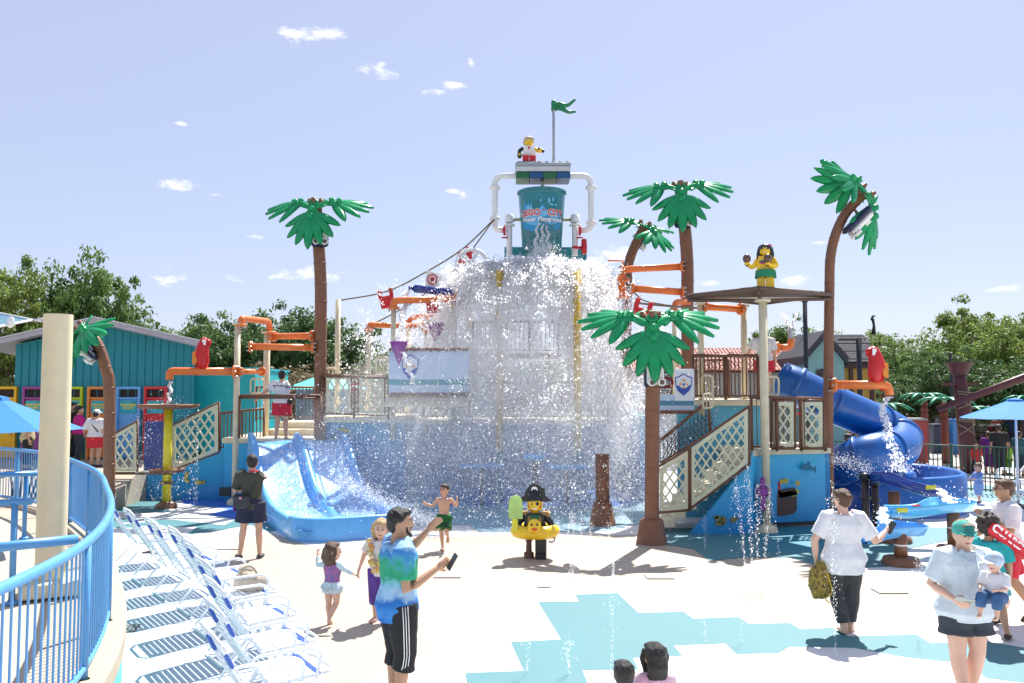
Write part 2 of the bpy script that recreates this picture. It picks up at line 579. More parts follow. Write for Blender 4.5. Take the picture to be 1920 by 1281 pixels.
for (u, v, w, l) in ((840, 1080, 0.42, 0.34), (1236, 1082, 0.42, 0.34), (1668, 1109, 0.42, 0.34), (432, 1028, 0.42, 0.34), (1020, 1100, 0.2, 0.16)):
    c = G(u, v)
    mb = MB(); mb.box((c.x, c.y, 0.0145), (w, l, 0.003))
    struct(mb.build('access_plate', mat('plate_grey', (0.40, 0.38, 0.36), 0.5)))
c = G(243, 1181)
mb = MB(); mb.box((c.x - 0.15, c.y, 0.006), (0.46, 0.34, 0.01), 0.2)
gr = struct(mb.build('drain_grate', GREYD))
mb = MB()
for i in range(9):
    mb.box((c.x - 0.15 + (i - 4) * 0.05 * cos(0.2), c.y + (i - 4) * 0.05 * sin(0.2), 0.014), (0.014, 0.33, 0.010), 0.2)
for i in range(7):
    mb.box((c.x - 0.15 - (i - 3) * 0.046 * sin(0.2), c.y + (i - 3) * 0.046 * cos(0.2), 0.0145), (0.44, 0.012, 0.011), 0.2)
mb.build('grate_bars', mat('grate_grey', (0.25, 0.26, 0.28), 0.5), gr)

# raised viewing walkway (the camera stands on its upper end); its edge follows the curved railing
RAIL = bez([(-14.0, 18.9, 0), (-11.2, 18.0, 0), (-8.8, 16.2, 0), (-6.3, 12.9, 0), (-4.85, 10.3, 0), (-3.85, 8.25, 0), (-3.24, 6.5, 0), (-3.0, 4.95, 0), (-2.92, 3.6, 0), (-2.95, 2.2, 0), (-3.0, 0.8, 0), (-3.1, -1.0, 0)], 8)
DECKZ = 0.59
DECKM = mat('walkway_cream', (0.47, 0.395, 0.31), 0.8, var=0.06, vscale=1.2, bump=0.25, bscale=90, dirt=0.1)
def offset_path(path, o):
    out = []
    for i, p in enumerate(path):
        d = (path[min(i + 1, len(path) - 1)] - path[max(i - 1, 0)]).normalized()
        out.append(p + Vector((-d.y, d.x, 0)) * o)
    return out
edge_in = [Vector((p.x, p.y, DECKZ)) for p in RAIL]
edge_out = [Vector((p.x, p.y, DECKZ)) for p in offset_path(RAIL, 0.17)]
mb = MB()
n = len(edge_in)
# deck top, kerb top, kerb inner step, outer face
vs = [Vector((-16, p.y, DECKZ - 0.06)) for p in edge_in] + [p + Vector((-0.1, -0.02, -0.06)) for p in edge_in]
mb.add(vs, [(i, i + 1, n + i + 1, n + i) for i in range(n - 1)])
struct(mb.build('viewing_walkway', DECKM))
mb = MB()
ki = [p + Vector((0, 0, 0.03)) for p in offset_path(edge_in, -0.12)]
kt = [p + Vector((0, 0, 0.03)) for p in edge_out]
kb = [p + Vector((0, 0, -0.12)) for p in edge_out]
kd = [p + Vector((0, 0, -0.12)) for p in ki]
vs = kd + ki + kt + kb
mb.add(vs, [(r * n + i, r * n + i + 1, (r + 1) * n + i + 1, (r + 1) * n + i) for r in range(3) for i in range(n - 1)])
struct(mb.build('walkway_kerb', mat('kerb_cream', (0.47, 0.39, 0.29), 0.7, var=0.05, bump=0.2, dirt=0.08)))
mb = MB()
f0 = [p + Vector((0, 0, -0.12)) for p in offset_path(edge_out, -0.03)]
mb.add(f0 + [Vector((p.x, p.y, 0)) for p in f0], [(i, i + 1, n + i + 1, n + i) for i in range(n - 1)])
struct(mb.build('walkway_side', mat('side_aqua', (0.10, 0.52, 0.50), 0.5, dirt=0.1)))
# upper part where the photographer stands, rising towards the camera
mb = MB()
mb.add([(-16, 2.2, DECKZ - 0.05), (-3.0, 2.2, DECKZ - 0.05), (-3.0, -3, 1.2), (-16, -3, 1.2)], [(0, 1, 2, 3)])
mb.box((0, -1.2, 0.6), (5.0, 3.2, 1.2))
struct(mb.build('upper_walkway', DECKM))

# sloping paving up to the raised area in front of the changing rooms
mb = MB()
mb.add([(-40, 19.2, 0.02), (-9.4, 19.2, 0.02), (-9.6, 22.2, 0.78), (-9.9, 60, 0.78), (-40, 60, 0.78), (-40, 22.2, 0.78)], [(0, 1, 2, 5), (5, 2, 3, 4)])
mb.add([(-9.4, 19.2, 0.0), (-9.6, 22.2, 0.78), (-9.9, 60, 0.78), (-9.9, 60, -0.02), (-9.6, 22.2, -0.02)], [(0, 1, 4), (1, 2, 3, 4)])
struct(mb.build('upper_paving', mat('paving_cream', (0.45, 0.385, 0.30), 0.8, var=0.08, vscale=0.9, bump=0.2, dirt=0.15)))

# ------------------------------------------------------------------ trees
LEAFM = [mat('leaves_mid', (0.085, 0.165, 0.042), 0.55, col2=(0.15, 0.235, 0.06), vscale=0.35, trans=0.42),
         mat('leaves_dark', (0.055, 0.115, 0.036), 0.55, col2=(0.10, 0.175, 0.05), vscale=0.35, trans=0.40),
         mat('leaves_fresh', (0.15, 0.225, 0.05), 0.55, col2=(0.225, 0.295, 0.07), vscale=0.4, trans=0.45),
         mat('leaves_dry', (0.17, 0.13, 0.07), 0.6, col2=(0.24, 0.19, 0.11), vscale=0.4, trans=0.35)]
BARK = mat('bark', (0.10, 0.075, 0.055), 0.9, bump=0.7, bscale=12)
def tree_meshes(seed, H, R, leaves, size, sparse=1.0, low=0.22):
    rng = np.random.RandomState(seed)
    # limbs
    mb = MB()
    tips = []
    top = Vector((rng.uniform(-.3, .3), rng.uniform(-.3, .3), H * 0.55))
    mb.tube([(0, 0, -0.1), (0.05, 0.02, H * .2), top * 0.7, top], [H * .028, H * .022, H * .016, H * .010], 8)
    for i in range(15):
        a = i * 2.4 + rng.uniform(-.4, .4)
        zz = H * (0.18 + 0.42 * i / 15)
        rr = R * (0.55 + 0.4 * rng.rand()) * (1 - 0.25 * i / 15)
        st = Vector((0, 0, zz)) + (top * (zz / top.z)).xyz * 0 + Vector((top.x, top.y, 0)) * (zz / top.z)
        en = Vector((cos(a) * rr, sin(a) * rr, zz + H * (0.12 + 0.25 * rng.rand())))
        mid = st.lerp(en, 0.5) + Vector((0, 0, H * 0.03))
        mb.tube([st, mid, en], [H * .009, H * .006, H * .002], 6)
        tips += [en, mid.lerp(en, 0.5)]
        for k in range(2):
            b = en + Vector((rng.uniform(-1, 1) * R * .3, rng.uniform(-1, 1) * R * .3, H * .1 * rng.rand()))
            mb.tube([mid, mid.lerp(b, .6) + Vector((0, 0, .2)), b], [H * .004, H * .003, H * .001], 5)
            tips.append(b)
    for i in range(9):
        tips.append(Vector((rng.uniform(-.35, .35) * R, rng.uniform(-.35, .35) * R, H * rng.uniform(.75, .92))))
    trunk = mb.build('trunk', BARK, mesh_only=True)
    # crown: clumps of leaf faces round the limb tips
    nc = len(tips) * 3
    cen = []
    for i in range(nc):
        t = tips[i % len(tips)]
        r = rng.normal(size=3) * np.array([R * .17, R * .17, H * .055])
        cen.append((t.x + r[0], t.y + r[1], max(t.z + r[2], H * low)))
    cen = np.array(cen)
    rad = rng.uniform(0.10, 0.24, nc) * R
    idx = rng.randint(0, nc, leaves)
    d = rng.normal(size=(leaves, 3)); d /= np.linalg.norm(d, axis=1)[:, None]
    rr = rng.rand(leaves) ** 0.45
    p = cen[idx] + d * (rad[idx] * rr)[:, None] * np.array([1, 1, .72])
    # each leaf clump: a bent quad
    nrm = d * .5 + rng.normal(size=(leaves, 3)) * .6 + np.array([0, 0, .5])
    nrm /= np.linalg.norm(nrm, axis=1)[:, None]
    t1 = np.cross(nrm, rng.normal(size=(leaves, 3))); t1 /= np.linalg.norm(t1, axis=1)[:, None]
    t2 = np.cross(nrm, t1)
    s = (size * rng.uniform(.5, 1.25, leaves))[:, None]
    V = np.stack([p - t1 * s, p - t2 * s * .55 + nrm * s * .15, p + t1 * s, p + t2 * s * .55 + nrm * s * .15], 1).reshape(-1, 3)
    me = bpy.data.meshes.new('crown')
    me.vertices.add(len(V)); me.vertices.foreach_set('co', V.ravel())
    me.loops.add(len(V)); me.loops.foreach_set('vertex_index', np.arange(len(V), dtype=np.int32))
    me.polygons.add(leaves); me.polygons.foreach_set('loop_start', np.arange(leaves, dtype=np.int32) * 4)
    me.polygons.foreach_set('loop_total', np.full(leaves, 4, dtype=np.int32))
    me.update(calc_edges=True)
    me.materials.append(LEAFM[0])
    return trunk, me
TREES = [tree_meshes(1, 10, 4.2, 15000, .17), tree_meshes(2, 10, 3.6, 14000, .16), tree_meshes(3, 10, 5.0, 16000, .18), tree_meshes(4, 10, 4.4, 7000, .15, low=.3)]
def tree(x, y, h, kind, lm, label, wide=1.0, rz=0.0, z=0.0, name='broadleaf_tree', group=None):
    t = thing(name, label, 'tree', (x, y, z), group, rz)
    k = h / 10.0
    t.scale = (k * wide, k * wide, k)
    tr, cr = TREES[kind]
    link('trunk', tr, t)
    c = link('crown', cr, t)
    c.material_slots[0].link = 'OBJECT'
    c.material_slots[0].material = LEAFM[lm]
    return t
def utree(u, vtop, d, kind, lm, label, wide=1.0, rz=0.0, group=None, name='broadleaf_tree', vb=None):
    top = P(u, vtop, d)
    return tree(top.x, d, top.z * .90, kind, lm, label, wide, rz, 0, name, group)
LG = 'trees behind the teal changing room building'
utree(-60, 432, 46, 0, 2, 'bright green tree at the left edge of the photo above the teal roof', .78, 0.3, LG)
utree(18, 478, 44, 1, 2, 'yellowish green tree left of the rounded tree behind the teal roof', .62, 1.3, LG)
utree(172, 452, 48, 2, 0, 'tall rounded tree towering behind the ridge of the teal building', .56, 2.2, LG)
utree(255, 555, 52, 0, 0, 'lower tree sloping down to the right behind the grey eave', .55, 0.9, LG)
utree(110, 520, 50, 3, 1, 'darker tree filling the gap between two crowns over the roof', .55, 0.2, LG)
LM = 'trees between the teal building and the left palm'
utree(335, 592, 56, 1, 0, 'mid green tree right of the grey eave end', 1.1, 2.0, LM)
utree(400, 588, 50, 0, 0, 'broad green tree behind the red parrot', 1.1, 1.0, LM)
utree(470, 572, 46, 2, 1, 'dark green tree behind the tall orange pipe bend', .9, 2.6, LM)
utree(540, 562, 42, 0, 1, 'dark full tree just left of the tall palm trunk', .9, 4.0, LM)
utree(612, 556, 40, 1, 1, 'dark tree with open limbs just right of the tall palm trunk', 1.0, 5.0, LM)
utree(662, 650, 44, 3, 0, 'small light tree next to the tall cream pole', 1.0, 5.0, LM)
utree(560, 668, 36, 3, 3, 'low dry brownish shrubby tree behind the attendant in white', 1.7, 1.0, LM)
utree(650, 672, 35, 3, 3, 'low dry brownish shrubby tree above the lattice gates', 1.7, 2.0, LM)
utree(770, 622, 55, 1, 1, 'small dark tree seen under the orange pipes', 1.0, 3.0, LM)
utree(835, 640, 52, 0, 1, 'dark tree mostly hidden behind the falling water', 1.2, 3.3, LM)
RG = 'trees beyond the houses and plaza on the right'
utree(1480, 592, 58, 0, 0, 'green tree behind the water sprayer left of the lamp post', .85, 0.4, RG)
utree(1535, 600, 66, 3, 2, 'pale thin tree behind the gable of the teal house', 1.0, 1.4, RG)
utree(1650, 598, 60, 1, 2, 'light tree behind the slate roof and its weathervane', .9, 2.4, RG)
utree(1700, 618, 55, 3, 0, 'airy tree just right of the slate roof', 1.05, 3.4, RG)
utree(1745, 650, 52, 2, 0, 'low rounded tree left of the ship mast', .9, 4.4, RG)
utree(1830, 556, 56, 0, 2, 'tall yellow green tree behind the ship mast', .95, 5.4, RG)
utree(1885, 580, 50, 2, 2, 'bright bushy tree above the right umbrella', .8, 0.7, RG)
utree(1945, 545, 52, 1, 0, 'tall tree cut by the right edge of the photo', .9, 1.7, RG)
utree(1790, 640, 46, 2, 1, 'darker low tree behind the crow nest of the mast', .9, 2.0, RG)
utree(1350, 655, 60, 3, 3, 'bare brownish tree above the red tiled roof', 1.0, 2.0, RG)
utree(1590, 655, 64, 1, 1, 'dark tree in the gap behind the slender palm trunk', 1.0, 2.5, RG)
for i, (u, v, d) in enumerate(((1860, 680, 44), (1930, 660, 42), (1720, 690, 48))):
    utree(u, v, d, 2, 1, ('dense low dark tree over the end of the long maroon spar', 'dense low dark tree at the right edge behind the umbrella', 'dense low dark tree behind the red parrot on the right')[i], 1.2, i, RG)
# far-off wood: hills with a leafy surface
mb = MB()
rng = np.random.RandomState(5)
for k in range(46):
    x = -170 + k * 8.0
    mb.ball((x, 120 + 30 * abs(sin(k * .7)), -2), (9, 10, 9 + 4 * noise.noise(Vector((k * .37, 0, 0)))), 14, 9, jit=0.35)
w = mb.build('distant_wood', mat('distant_leaves', (0.05, 0.09, 0.045), 0.9, var=0.45, vscale=0.6, bump=1.0, bscale=1.5))
tag(w, 'far wooded rise seen low between the trees', None, None, 'stuff')

# ------------------------------------------------------------------ shrubs
def shrub(x, y, z, r, lm, label, group, seed=0):
    rng = np.random.RandomState(seed + 50)
    t = thing('shrub', label, 'shrub', (x, y, z), group)
    n = 900
    d = rng.normal(size=(n, 3)); d /= np.linalg.norm(d, axis=1)[:, None]; d[:, 2] = abs(d[:, 2])
    p = d * (r * rng.rand(n) ** .4)[:, None] * np.array([1.2, 1.2, .9])
    vs = []; fs = []
    for i in range(n):
        a = rng.normal(size=3); a /= np.linalg.norm(a); b = np.cross(a, d[i] + 1e-3); b /= np.linalg.norm(b)
        s = .07
        vs += [p[i] - a * s, p[i] - b * s * .5, p[i] + a * s, p[i] + b * s * .5]; fs.append((4 * i, 4 * i + 1, 4 * i + 2, 4 * i + 3))
    mb = MB(); mb.add(vs, fs)
    me = bpy.data.meshes.new('foliage'); me.from_pydata([tuple(v) for v in vs], [], fs); me.materials.append(LEAFM[lm])
    link('foliage', me, t)
    mb = MB()
    for k in range(5):
        a = k * 1.26
        mb.tube([(0, 0, 0), (cos(a) * r * .5, sin(a) * r * .5, r * .6)], [.02, .008], 5)
    mb.build('stem', BARK, None).parent = t
    return t
for i, (u, v, d, r, w) in enumerate(((1895, 800, 44, .55, 'round yellow green shrub behind the right umbrella pole'), (1746, 800, 43, .5, 'round yellow green shrub left of the litter bins'),
                                     (1852, 802, 44, .5, 'pale shrub beside the picnic tables'), (1790, 802, 42, .6, 'grey green shrub right of the litter bins'), (1925, 798, 46, .6, 'yellow green shrub at the right photo edge'))):
    p = P(u, v, d); shrub(p.x, d, 0, r, 2 if i % 2 == 0 else 0, w, 'shrubs along the far side of the plaza', i)

# ------------------------------------------------------------------ changing room building (teal siding, gable to the camera)
B0 = 26.0
bl = thing('changing_room_building', 'teal sided building with grey gable roof and a row of colourful changing room doors', 'building', (-14, B0, .78))
xl, xr, xc = P(-160, 700, B0).x, P(364, 700, B0).x, P(196, 700, B0).x
ze = P(364, 646, B0).z; zr = P(205, 608, B0).z
xl = 2 * xc - xr
mb = MB()
mb.prism([(xl, B0, .78), (xr, B0, .78), (xr, B0, ze), (xc, B0, zr), (xl, B0, ze)], (-5.6, 14, 0))
mb.build('wall', TEALW, bl)
me = None
for i in range(46):       # standing siding ribs
    x = xl + 0.18 + i * 0.235
    if x > xr - .05: break
    zt = zr - (zr - ze) * abs(x - xc) / (xr - xc) - 0.05
    mb = MB(); mb.box((x, B0 - .014, (zt + .8) / 2), (.028, .028, zt - .80 - .02))
    mb.build('siding_rib', TEALW, bl)
mb = MB()
for sgn, xe in ((1, xr), (-1, xl)):
    e = Vector((xe + sgn * .62, B0 - .7, ze - .62 * (zr - ze) / (xr - xc)))
    r = Vector((xc, B0 - .7, zr))
    mb.prism([r, e, e + Vector((0, 0, .15)), r + Vector((0, 0, .15))], (-6.2, 15.5, 0))
rf = mb.build('roof', mat('roof_edge', (0.42, 0.40, 0.46), 0.4, dirt=0.1), bl)
mb = MB()
for sgn, xe in ((1, xr), (-1, xl)):
    e = Vector((xe + sgn * .70, B0 - .74, ze - .62 * (zr - ze) / (xr - xc)))
    r = Vector((xc, B0 - .74, zr))
    mb.prism([r + Vector((0, 0, .14)), e + Vector((0, 0, .14)), e + Vector((0, 0, .175)), r + Vector((0, 0, .175))], (-6.2, 15.6, 0))
mb.build('roof_flashing', mat('roof_metal', (0.62, 0.62, 0.66), 0.3, metal=.3), rf)
doorcols = [((0.85, 0.47, 0.01), 'yellow', -40, 35), ((0.34, 0.06, 0.27), 'purple', 46, 86), ((0.50, 0.62, 0.01), 'lime green', 122, 158), ((0.86, 0.28, 0.05), 'orange', 167, 213), ((0.15, 0.42, 0.78), 'sky blue', 221, 266), ((0.68, 0.03, 0.04), 'red', 273, 315)]
SIGN = mat('sign_teal', (0.02, 0.38, 0.45), .5, vscale=5, col2=(.05, .52, .55)); SIGNY = mat('sign_yellow', (.85, .72, .10), .5)
for (c, nm, u0, u1) in doorcols:
    x0, x1 = P(u0, 730, B0).x, P(u1, 730, B0).x
    zt = P(200, 725, B0).z
    dm = mat('door_' + nm.replace(' ', '_'), c, .45, bump=.05)
    xm = (x0 + x1) / 2; w = x1 - x0
    mb = MB()
    for (cx, cz, sx, sz) in ((x0 + .035, (zt + .8) / 2, .07, zt - .8), (x1 - .035, (zt + .8) / 2, .07, zt - .8), (xm, zt - .04, w - .145, .08), (xm, zt - .35, w - .145, .05)):
        mb.box((cx, B0 - .06, cz), (sx, .12, sz))
    fr = mb.build('door_frame', dm, bl, nm + ' door frame')
    mb = MB(); mb.box((xm, B0 - .012, zt - .20), (w - .15, .02, .24)); mb.build('louvre', mat('dark_opening', (.03, .018, .016), .7), fr)
    mb = MB()
    for k in range(4): mb.box((xm, B0 - .035, zt - .11 - k * .06), (w - .15, .02, .008), rot=Matrix.Rotation(.5, 3, 'X'))
    mb.build('louvre_blade', mat('blade_dark', (.08, .05, .045), .7), fr)
    mb = MB(); mb.rbox((xm, B0 - .045, (zt - .38 + .84) / 2), (w - .16, .05, zt - .38 - .84), .008)
    dr = mb.build('door', dm, bl, nm + ' changing room door')
    mb = MB(); mb.ball((x1 - .16, B0 - .10, 1.55), .03, 8, 6); mb.build('handle', STEEL, dr)
    sw = min(.50, w * .72)
    mb = MB(); mb.box((xm, B0 - .078, zt - .62), (sw, .012, .38))
    sg = mb.build('sign', SIGN, bl, 'teal changing rooms sign on the %s door' % nm)
    lettering('CHANGING\nROOMS', .092, (xm, B0 - .087, zt - .60), ROTV, SIGNY, sg, bold=.004)
    for (px, pz, s) in ((sw * .34, .13, .7), (-sw * .32, -.13, .6)):
        mb = MB()
        for a in range(6):
            an = a * pi / 3 + .3
            mb.prism([(xm + px, B0 - .086, zt - .62 + pz), (xm + px + .10 * s * cos(an - .18), B0 - .086, zt - .62 + pz + .08 * s * sin(an - .18)), (xm + px + .13 * s * cos(an), B0 - .086, zt - .62 + pz + .10 * s * sin(an))], (0, .003, 0))
        mb.build('printed_palm', mat('print_dark', (.01, .07, .12), .6), sg)
# lower teal block to the right
bb = thing('teal_annexe', 'low plain light teal block behind the orange pipe with the left parrot', 'building', (P(410, 800, 27).x, 27, .78))
mb = MB(); mb.box((P(400, 800, 27).x - .0, 29.0, 2.25), (P(482, 700, 27).x - P(330, 700, 27).x, 4, 2.55)); mb.build('wall', TEALL, bb)
mb = MB(); mb.box((P(400, 800, 27).x - .0, 29.0, 3.56), (P(482, 700, 27).x - P(330, 700, 27).x + .08, 4.08, .07)); mb.build('coping', TEALL, bb)
# small teal roofed kiosk behind the attendant
k0 = P(605, 712, 31)
kk = thing('teal_kiosk', 'small kiosk with light teal hipped roof behind the attendant', 'kiosk', (k0.x, 31, 0))
mb = MB(); mb.lathe([(1.6, 0), (.5, .42), (.02, .46)], (k0.x, 31.5, k0.z - .35), 4); mb.build('roof', mat('kiosk_teal', (.12, .55, .52), .4), kk)
mb = MB(); mb.box((k0.x, 31.5, (k0.z - .35) / 2), (1.8, 1.8, k0.z - .4)); mb.build('wall', mat('kiosk_wall', (.2, .25, .3), .6), kk)

# ------------------------------------------------------------------ right background
# stucco house with red tiled roof
y0 = 33.0
x0, x1 = P(1180, 700, y0).x, P(1512, 700, y0).x
h = thing('tiled_roof_house', 'low stucco house with wavy red tiled roof behind the upper right platform', 'house', ((x0 + x1) / 2, y0, 0))
zt, zb = P(1400, 658, y0 + 2.2).z, P(1400, 698, y0).z
mb = MB(); mb.box(((x0 + x1) / 2, y0 + 3, zb / 2), (x1 - x0 - .3, 5.6, zb - .02)); mb.build('wall', mat('stucco', (.40, .36, .30), .85, bump=.5, bscale=30, dirt=.3), h)
mb = MB(); mb.prism([(x0, y0 - .1, zb), (x0, y0 + 2.2, zt), (x0, y0 + 2.4, zt), (x0, y0 + 5.9, zb)], (x1 - x0, 0, 0)); mb.build('roof', mat('roof_underlay', (.16, .05, .04), .8), h)
tm = mat('clay_tile', (.30, .11, .085), .7, col2=(.42, .19, .15), vscale=1.3, bump=.3, dirt=.2)
nr, ncol = 5, 46
tl = MB()
seg = 6
L = Vector((0, 2.3, zt - zb)); Ln = L.length / nr
vs = []
for j in (0, 1):
    for k in range(seg + 1):
        a = pi * k / seg
        vs.append((-cos(a) * .072, j * (Ln + .07), sin(a) * (.06 if j == 0 else .045)))
tl.add(vs, [(k, k + 1, seg + 2 + k, seg + 1 + k) for k in range(seg)], smooth=True)
tme = tl.build('roof_tile', tm, mesh_only=True)
cnt = 0
for r in range(nr):
    for c in range(ncol):
        x = x0 + .1 + (x1 - x0 - .2) * c / (ncol - 1)
        base = Vector((x, y0 - .12, zb + .02)) + L * (r / nr)
        o = link('roof_tile', tme, h, None, base - wloc(h) + Vector((0, 0, .01 + .006 * ((r * 7 + c * 3) % 4))), (math.atan2(zt - zb, 2.3), 0, 0))
mb = MB(); mb.tube([(x0, y0 + 2.3, zt + .03), (x1, y0 + 2.3, zt + .03)], .10, 8); mb.build('ridge_cap', mat('ridge_dark', (.09, .04, .04), .7), h)
# teal gable house with slate roof
y1 = 31.0
def q(u, v, d=y1): return P(u, v, d)
h = thing('slate_roof_house', 'storybook house with teal gable, ochre wall and dark slate roof', 'house', (q(1580, 800).x, y1, 0))
gl, gr_, gt, ge = q(1511, 740).x, q(1584, 740).x, q(1547, 636).z, q(1560, 678).z
gx = (gl + gr_) / 2
mb = MB(); mb.prism([(gl, y1, 0), (gr_, y1, 0), (gr_, y1, ge), (gx, y1, gt), (gl, y1, ge)], (0, 3, 0)); mb.build('gable_wall', mat('pale_teal_render', (.19, .34, .31), .8, bump=.3, bscale=10, dirt=.15), h)
mb = MB()
for s, ex in ((1, gr_ + .12), (-1, gl - .14)):
    e = Vector((ex, y1 - .12, ge - .12)); r = Vector((gx, y1 - .12, gt + .02))
    mb.prism([r, e, e + Vector((0, 0, .3)), r + Vector((0, 0, .3))], (0, 3.3, 0))
mb.build('gable_roof', mat('dark_slate', (.035, .03, .035), .6, bump=.6, bscale=8), h)
mb = MB()
wx, wz = q(1541, 700).x, q(1541, 712).z
mb.prism([(wx - .26, y1 - .02, wz - .45), (wx + .26, y1 - .02, wz - .45), (wx + .26, y1 - .02, wz + .1), (wx + .18, y1 - .02, wz + .32), (wx, y1 - .02, wz + .4), (wx - .18, y1 - .02, wz + .32), (wx - .26, y1 - .02, wz + .1)], (0, .03, 0))
wn = mb.build('window', mat('dark_glass', (.02, .02, .025), .15), h)
mb = MB()
for k in range(-2, 3):
    mb.box((wx + k * .1, y1 - .035, wz), (.02, .02, .8)); mb.box((wx, y1 - .035, wz + k * .16 - .05), (.5, .02, .02))
mb.build('window_bars', mat('lead_bars', (.10, .07, .05), .6), wn)
mx1 = q(1655, 700).x
zr2, ze2 = q(1600, 625).z, q(1600, 679).z
mb = MB(); mb.box(((gr_ + mx1) / 2 - .05, y1 + 1.9, ze2 / 2), (mx1 - gr_ - .2, 3.2, ze2 - .02)); mb.build('side_wall', mat('ochre_render', (.42, .24, .035), .8, bump=.2, dirt=.1), h)
mb = MB()
for u in (1601, 1640):
    mb.box((q(u, 700).x, y1 + .27, ze2 / 2), (.13, .1, ze2 - .05))
mb.box(((gr_ + mx1) / 2, y1 + .26, ze2 - .12), (mx1 - gr_, .12, .2))
mb.build('timber_frame', mat('dark_timber', (.06, .03, .02), .7, bump=.3), h)
mb = MB(); mb.prism([(q(1562, 0).x, y1 + .1, ze2), (q(1562, 0).x, y1 + 1.9, zr2), (q(1562, 0).x, y1 + 3.8, ze2)], (mx1 - q(1562, 0).x + .1, 0, 0)); rf = mb.build('roof', mat('slate_base', (.05, .05, .055), .7), h)
slate = MB(); slate.box((0, 0, 0), (.30, .30, .022)); sme = slate.build('slate', mat('slate_grey', (.045, .045, .052), .85, col2=(.085, .085, .095), vscale=2, bump=.3, spec=.15), mesh_only=True)
Ls = Vector((0, 1.8, zr2 - ze2)); nrow = 10
for r in range(nrow):
    for c in range(9):
        x = q(1566, 0).x + .05 + (c + (.5 if r % 2 else 0)) * .31
        if x > mx1 + .1: continue
        b = Vector((x, y1 + .08, ze2 + .03)) + Ls * (r / nrow)
        link('slate', sme, rf, None, b + Ls.normalized() * .1 - wloc(rf) + Vector((0, 0, .006 * ((r * 5 + c * 3) % 3))), (atan2(Ls.z, Ls.y) - .06, 0, 0))
mb = MB(); mb.tube([(q(1530, 0).x, y1 + 1.9, zr2 + .05), (mx1 + .1, y1 + 1.9, zr2 + .05)], .05, 6); mb.build('ridge_cap', mat('pale_ridge', (.45, .45, .48), .4), h)
# weathervane figure on the roof
b = q(1638, 625, y1 + 1.9)
v = thing('roof_finial', 'black bird shaped finial on the right end of the slate roof', 'finial', b)
mb = MB(); mb.tube([b + Vector((0, 0, -.05)), b + Vector((.02, 0, .3)), b + Vector((-.02, 0, .55))], [.10, .05, .06], 8); mb.build('post', BLACK, v)
mb = MB(); mb.tube([b + Vector((-.05, 0, .5)), b + Vector((-.03, 0, .62)), b + Vector((.0, 0, .68)), b + Vector((.1, 0, .66))], [.07, .05, .045, .012], 8); mb.build('bird', BLACK, v)
# tall lamp posts
def lamp(u, vt, d, label, r=.07, arm=0):
    a = P(u, vt, d)
    t = thing('lamp_post', label, 'lamp post', (a.x, d, 0))
    mb = MB(); mb.tube([(a.x, d, 0), (a.x, d, a.z)], r, 8); mb.build('pole', BLACK, t)
    mb = MB(); mb.rbox((a.x - arm * .3, d, a.z - .04), (.16 + abs(arm) * .6, .16, .07), .02); mb.build('lamp_head', BLACK, t)
lamp(1509, 563, 26, 'slender black post rising behind the roof edge of the upper platform')
lamp(1610, 634, 28, 'black street lamp in front of the slate roof house', .09, 1)
lamp(1782, 662, 40, 'thin dark lamp post beside the ship mast', .07, .3)
# ship mast with crow nest and spar
m0 = P(1802, 800, 30)
mz = lambda v: P(1802, v, 30).z
t = thing('ship_mast', 'dark maroon ship mast with crow nest wrapped in rope', 'mast', (m0.x, 30, 0))
mb = MB(); mb.tube([(m0.x + .25, 30, 0), (m0.x + .15, 30, mz(800)), (m0.x + .05, 30, mz(740)), (m0.x, 30, mz(700))], [.30, .27, .24, .19], 12); mb.build('mast', MAROON, t)
mb = MB(); mb.lathe([(.24, mz(703)), (.42, mz(682)), (.47, mz(680)), (.47, mz(679)), (.4, mz(680)), (.2, mz(690))], (m0.x, 30, 0), 14); mb.build('crow_nest', MAROON, t)
mb = MB(); mb.box((m0.x, 30, mz(720)), (1.15, .25, .09)); mb.box((m0.x, 30.2, mz(722)), (.9, .5, .05)); mb.build('cross_tree', MAROON, t)
for k, (va, vb) in enumerate(((734, 737), (738, 742), (748, 766), (766, 752), (785, 787), (788, 791), (795, 815), (815, 795))):
    mb = MB(); mb.tube([(m0.x + .08 - .27, 29.78, mz(va)), (m0.x + .08, 29.70, mz((va + vb) / 2)), (m0.x + .10 + .27, 29.78, mz(vb))], .028, 6); mb.build('rope_wrap', ROPE, t)
a, b = P(1758, 768, 29.6), P(1990, 682, 27.5)
t = thing('ship_spar', 'long maroon spar leaning across the ship mast to the right edge', 'spar', a)
mb = MB(); mb.tube([a, b], [.11, .14], 10); mb.build('spar', MAROON, t)
# plank fence and low buildings behind the plaza
yf = 50.0
xa, xb = P(1655, 780, yf).x, P(2050, 780, yf).x
t = thing('plank_fence', 'long weathered plank fence with red patches behind the plaza', 'fence', ((xa + xb) / 2, yf, 0))
zt = P(1700, 738, yf).z
pm = MB(); pm.box((0, 0, zt / 2), (.27, .05, zt)); pme = [pm.build('plank', mat('plank_%s' % nme, c, .85, bump=.5, bscale=8, dirt=.3), mesh_only=True) for nme, c in (('grey', (.19, .15, .12)), ('red', (.26, .03, .03)), ('brown', (.13, .08, .06)))]
npl = int((xb - xa) / .3)
for i in range(npl):
    k = 1 if (i * 13) % 17 < 2 else (2 if i % 5 == 3 else 0)
    link('plank', pme[k], t, None, (xa + i * .3 - (xa + xb) / 2, 0, -.1 * ((i * 7) % 3)))
t = thing('long_flat_roof_building', 'long low building with pale flat roof beyond the plank fence', 'building', (P(1860, 730, 56).x, 56, 0))
mb = MB(); mb.box((P(1850, 730, 56).x, 60, P(1850, 737, 56).z / 2), (12, 6, P(1850, 737, 56).z)); mb.build('wall', mat('dark_brown_wall', (.06, .04, .035), .8), t)
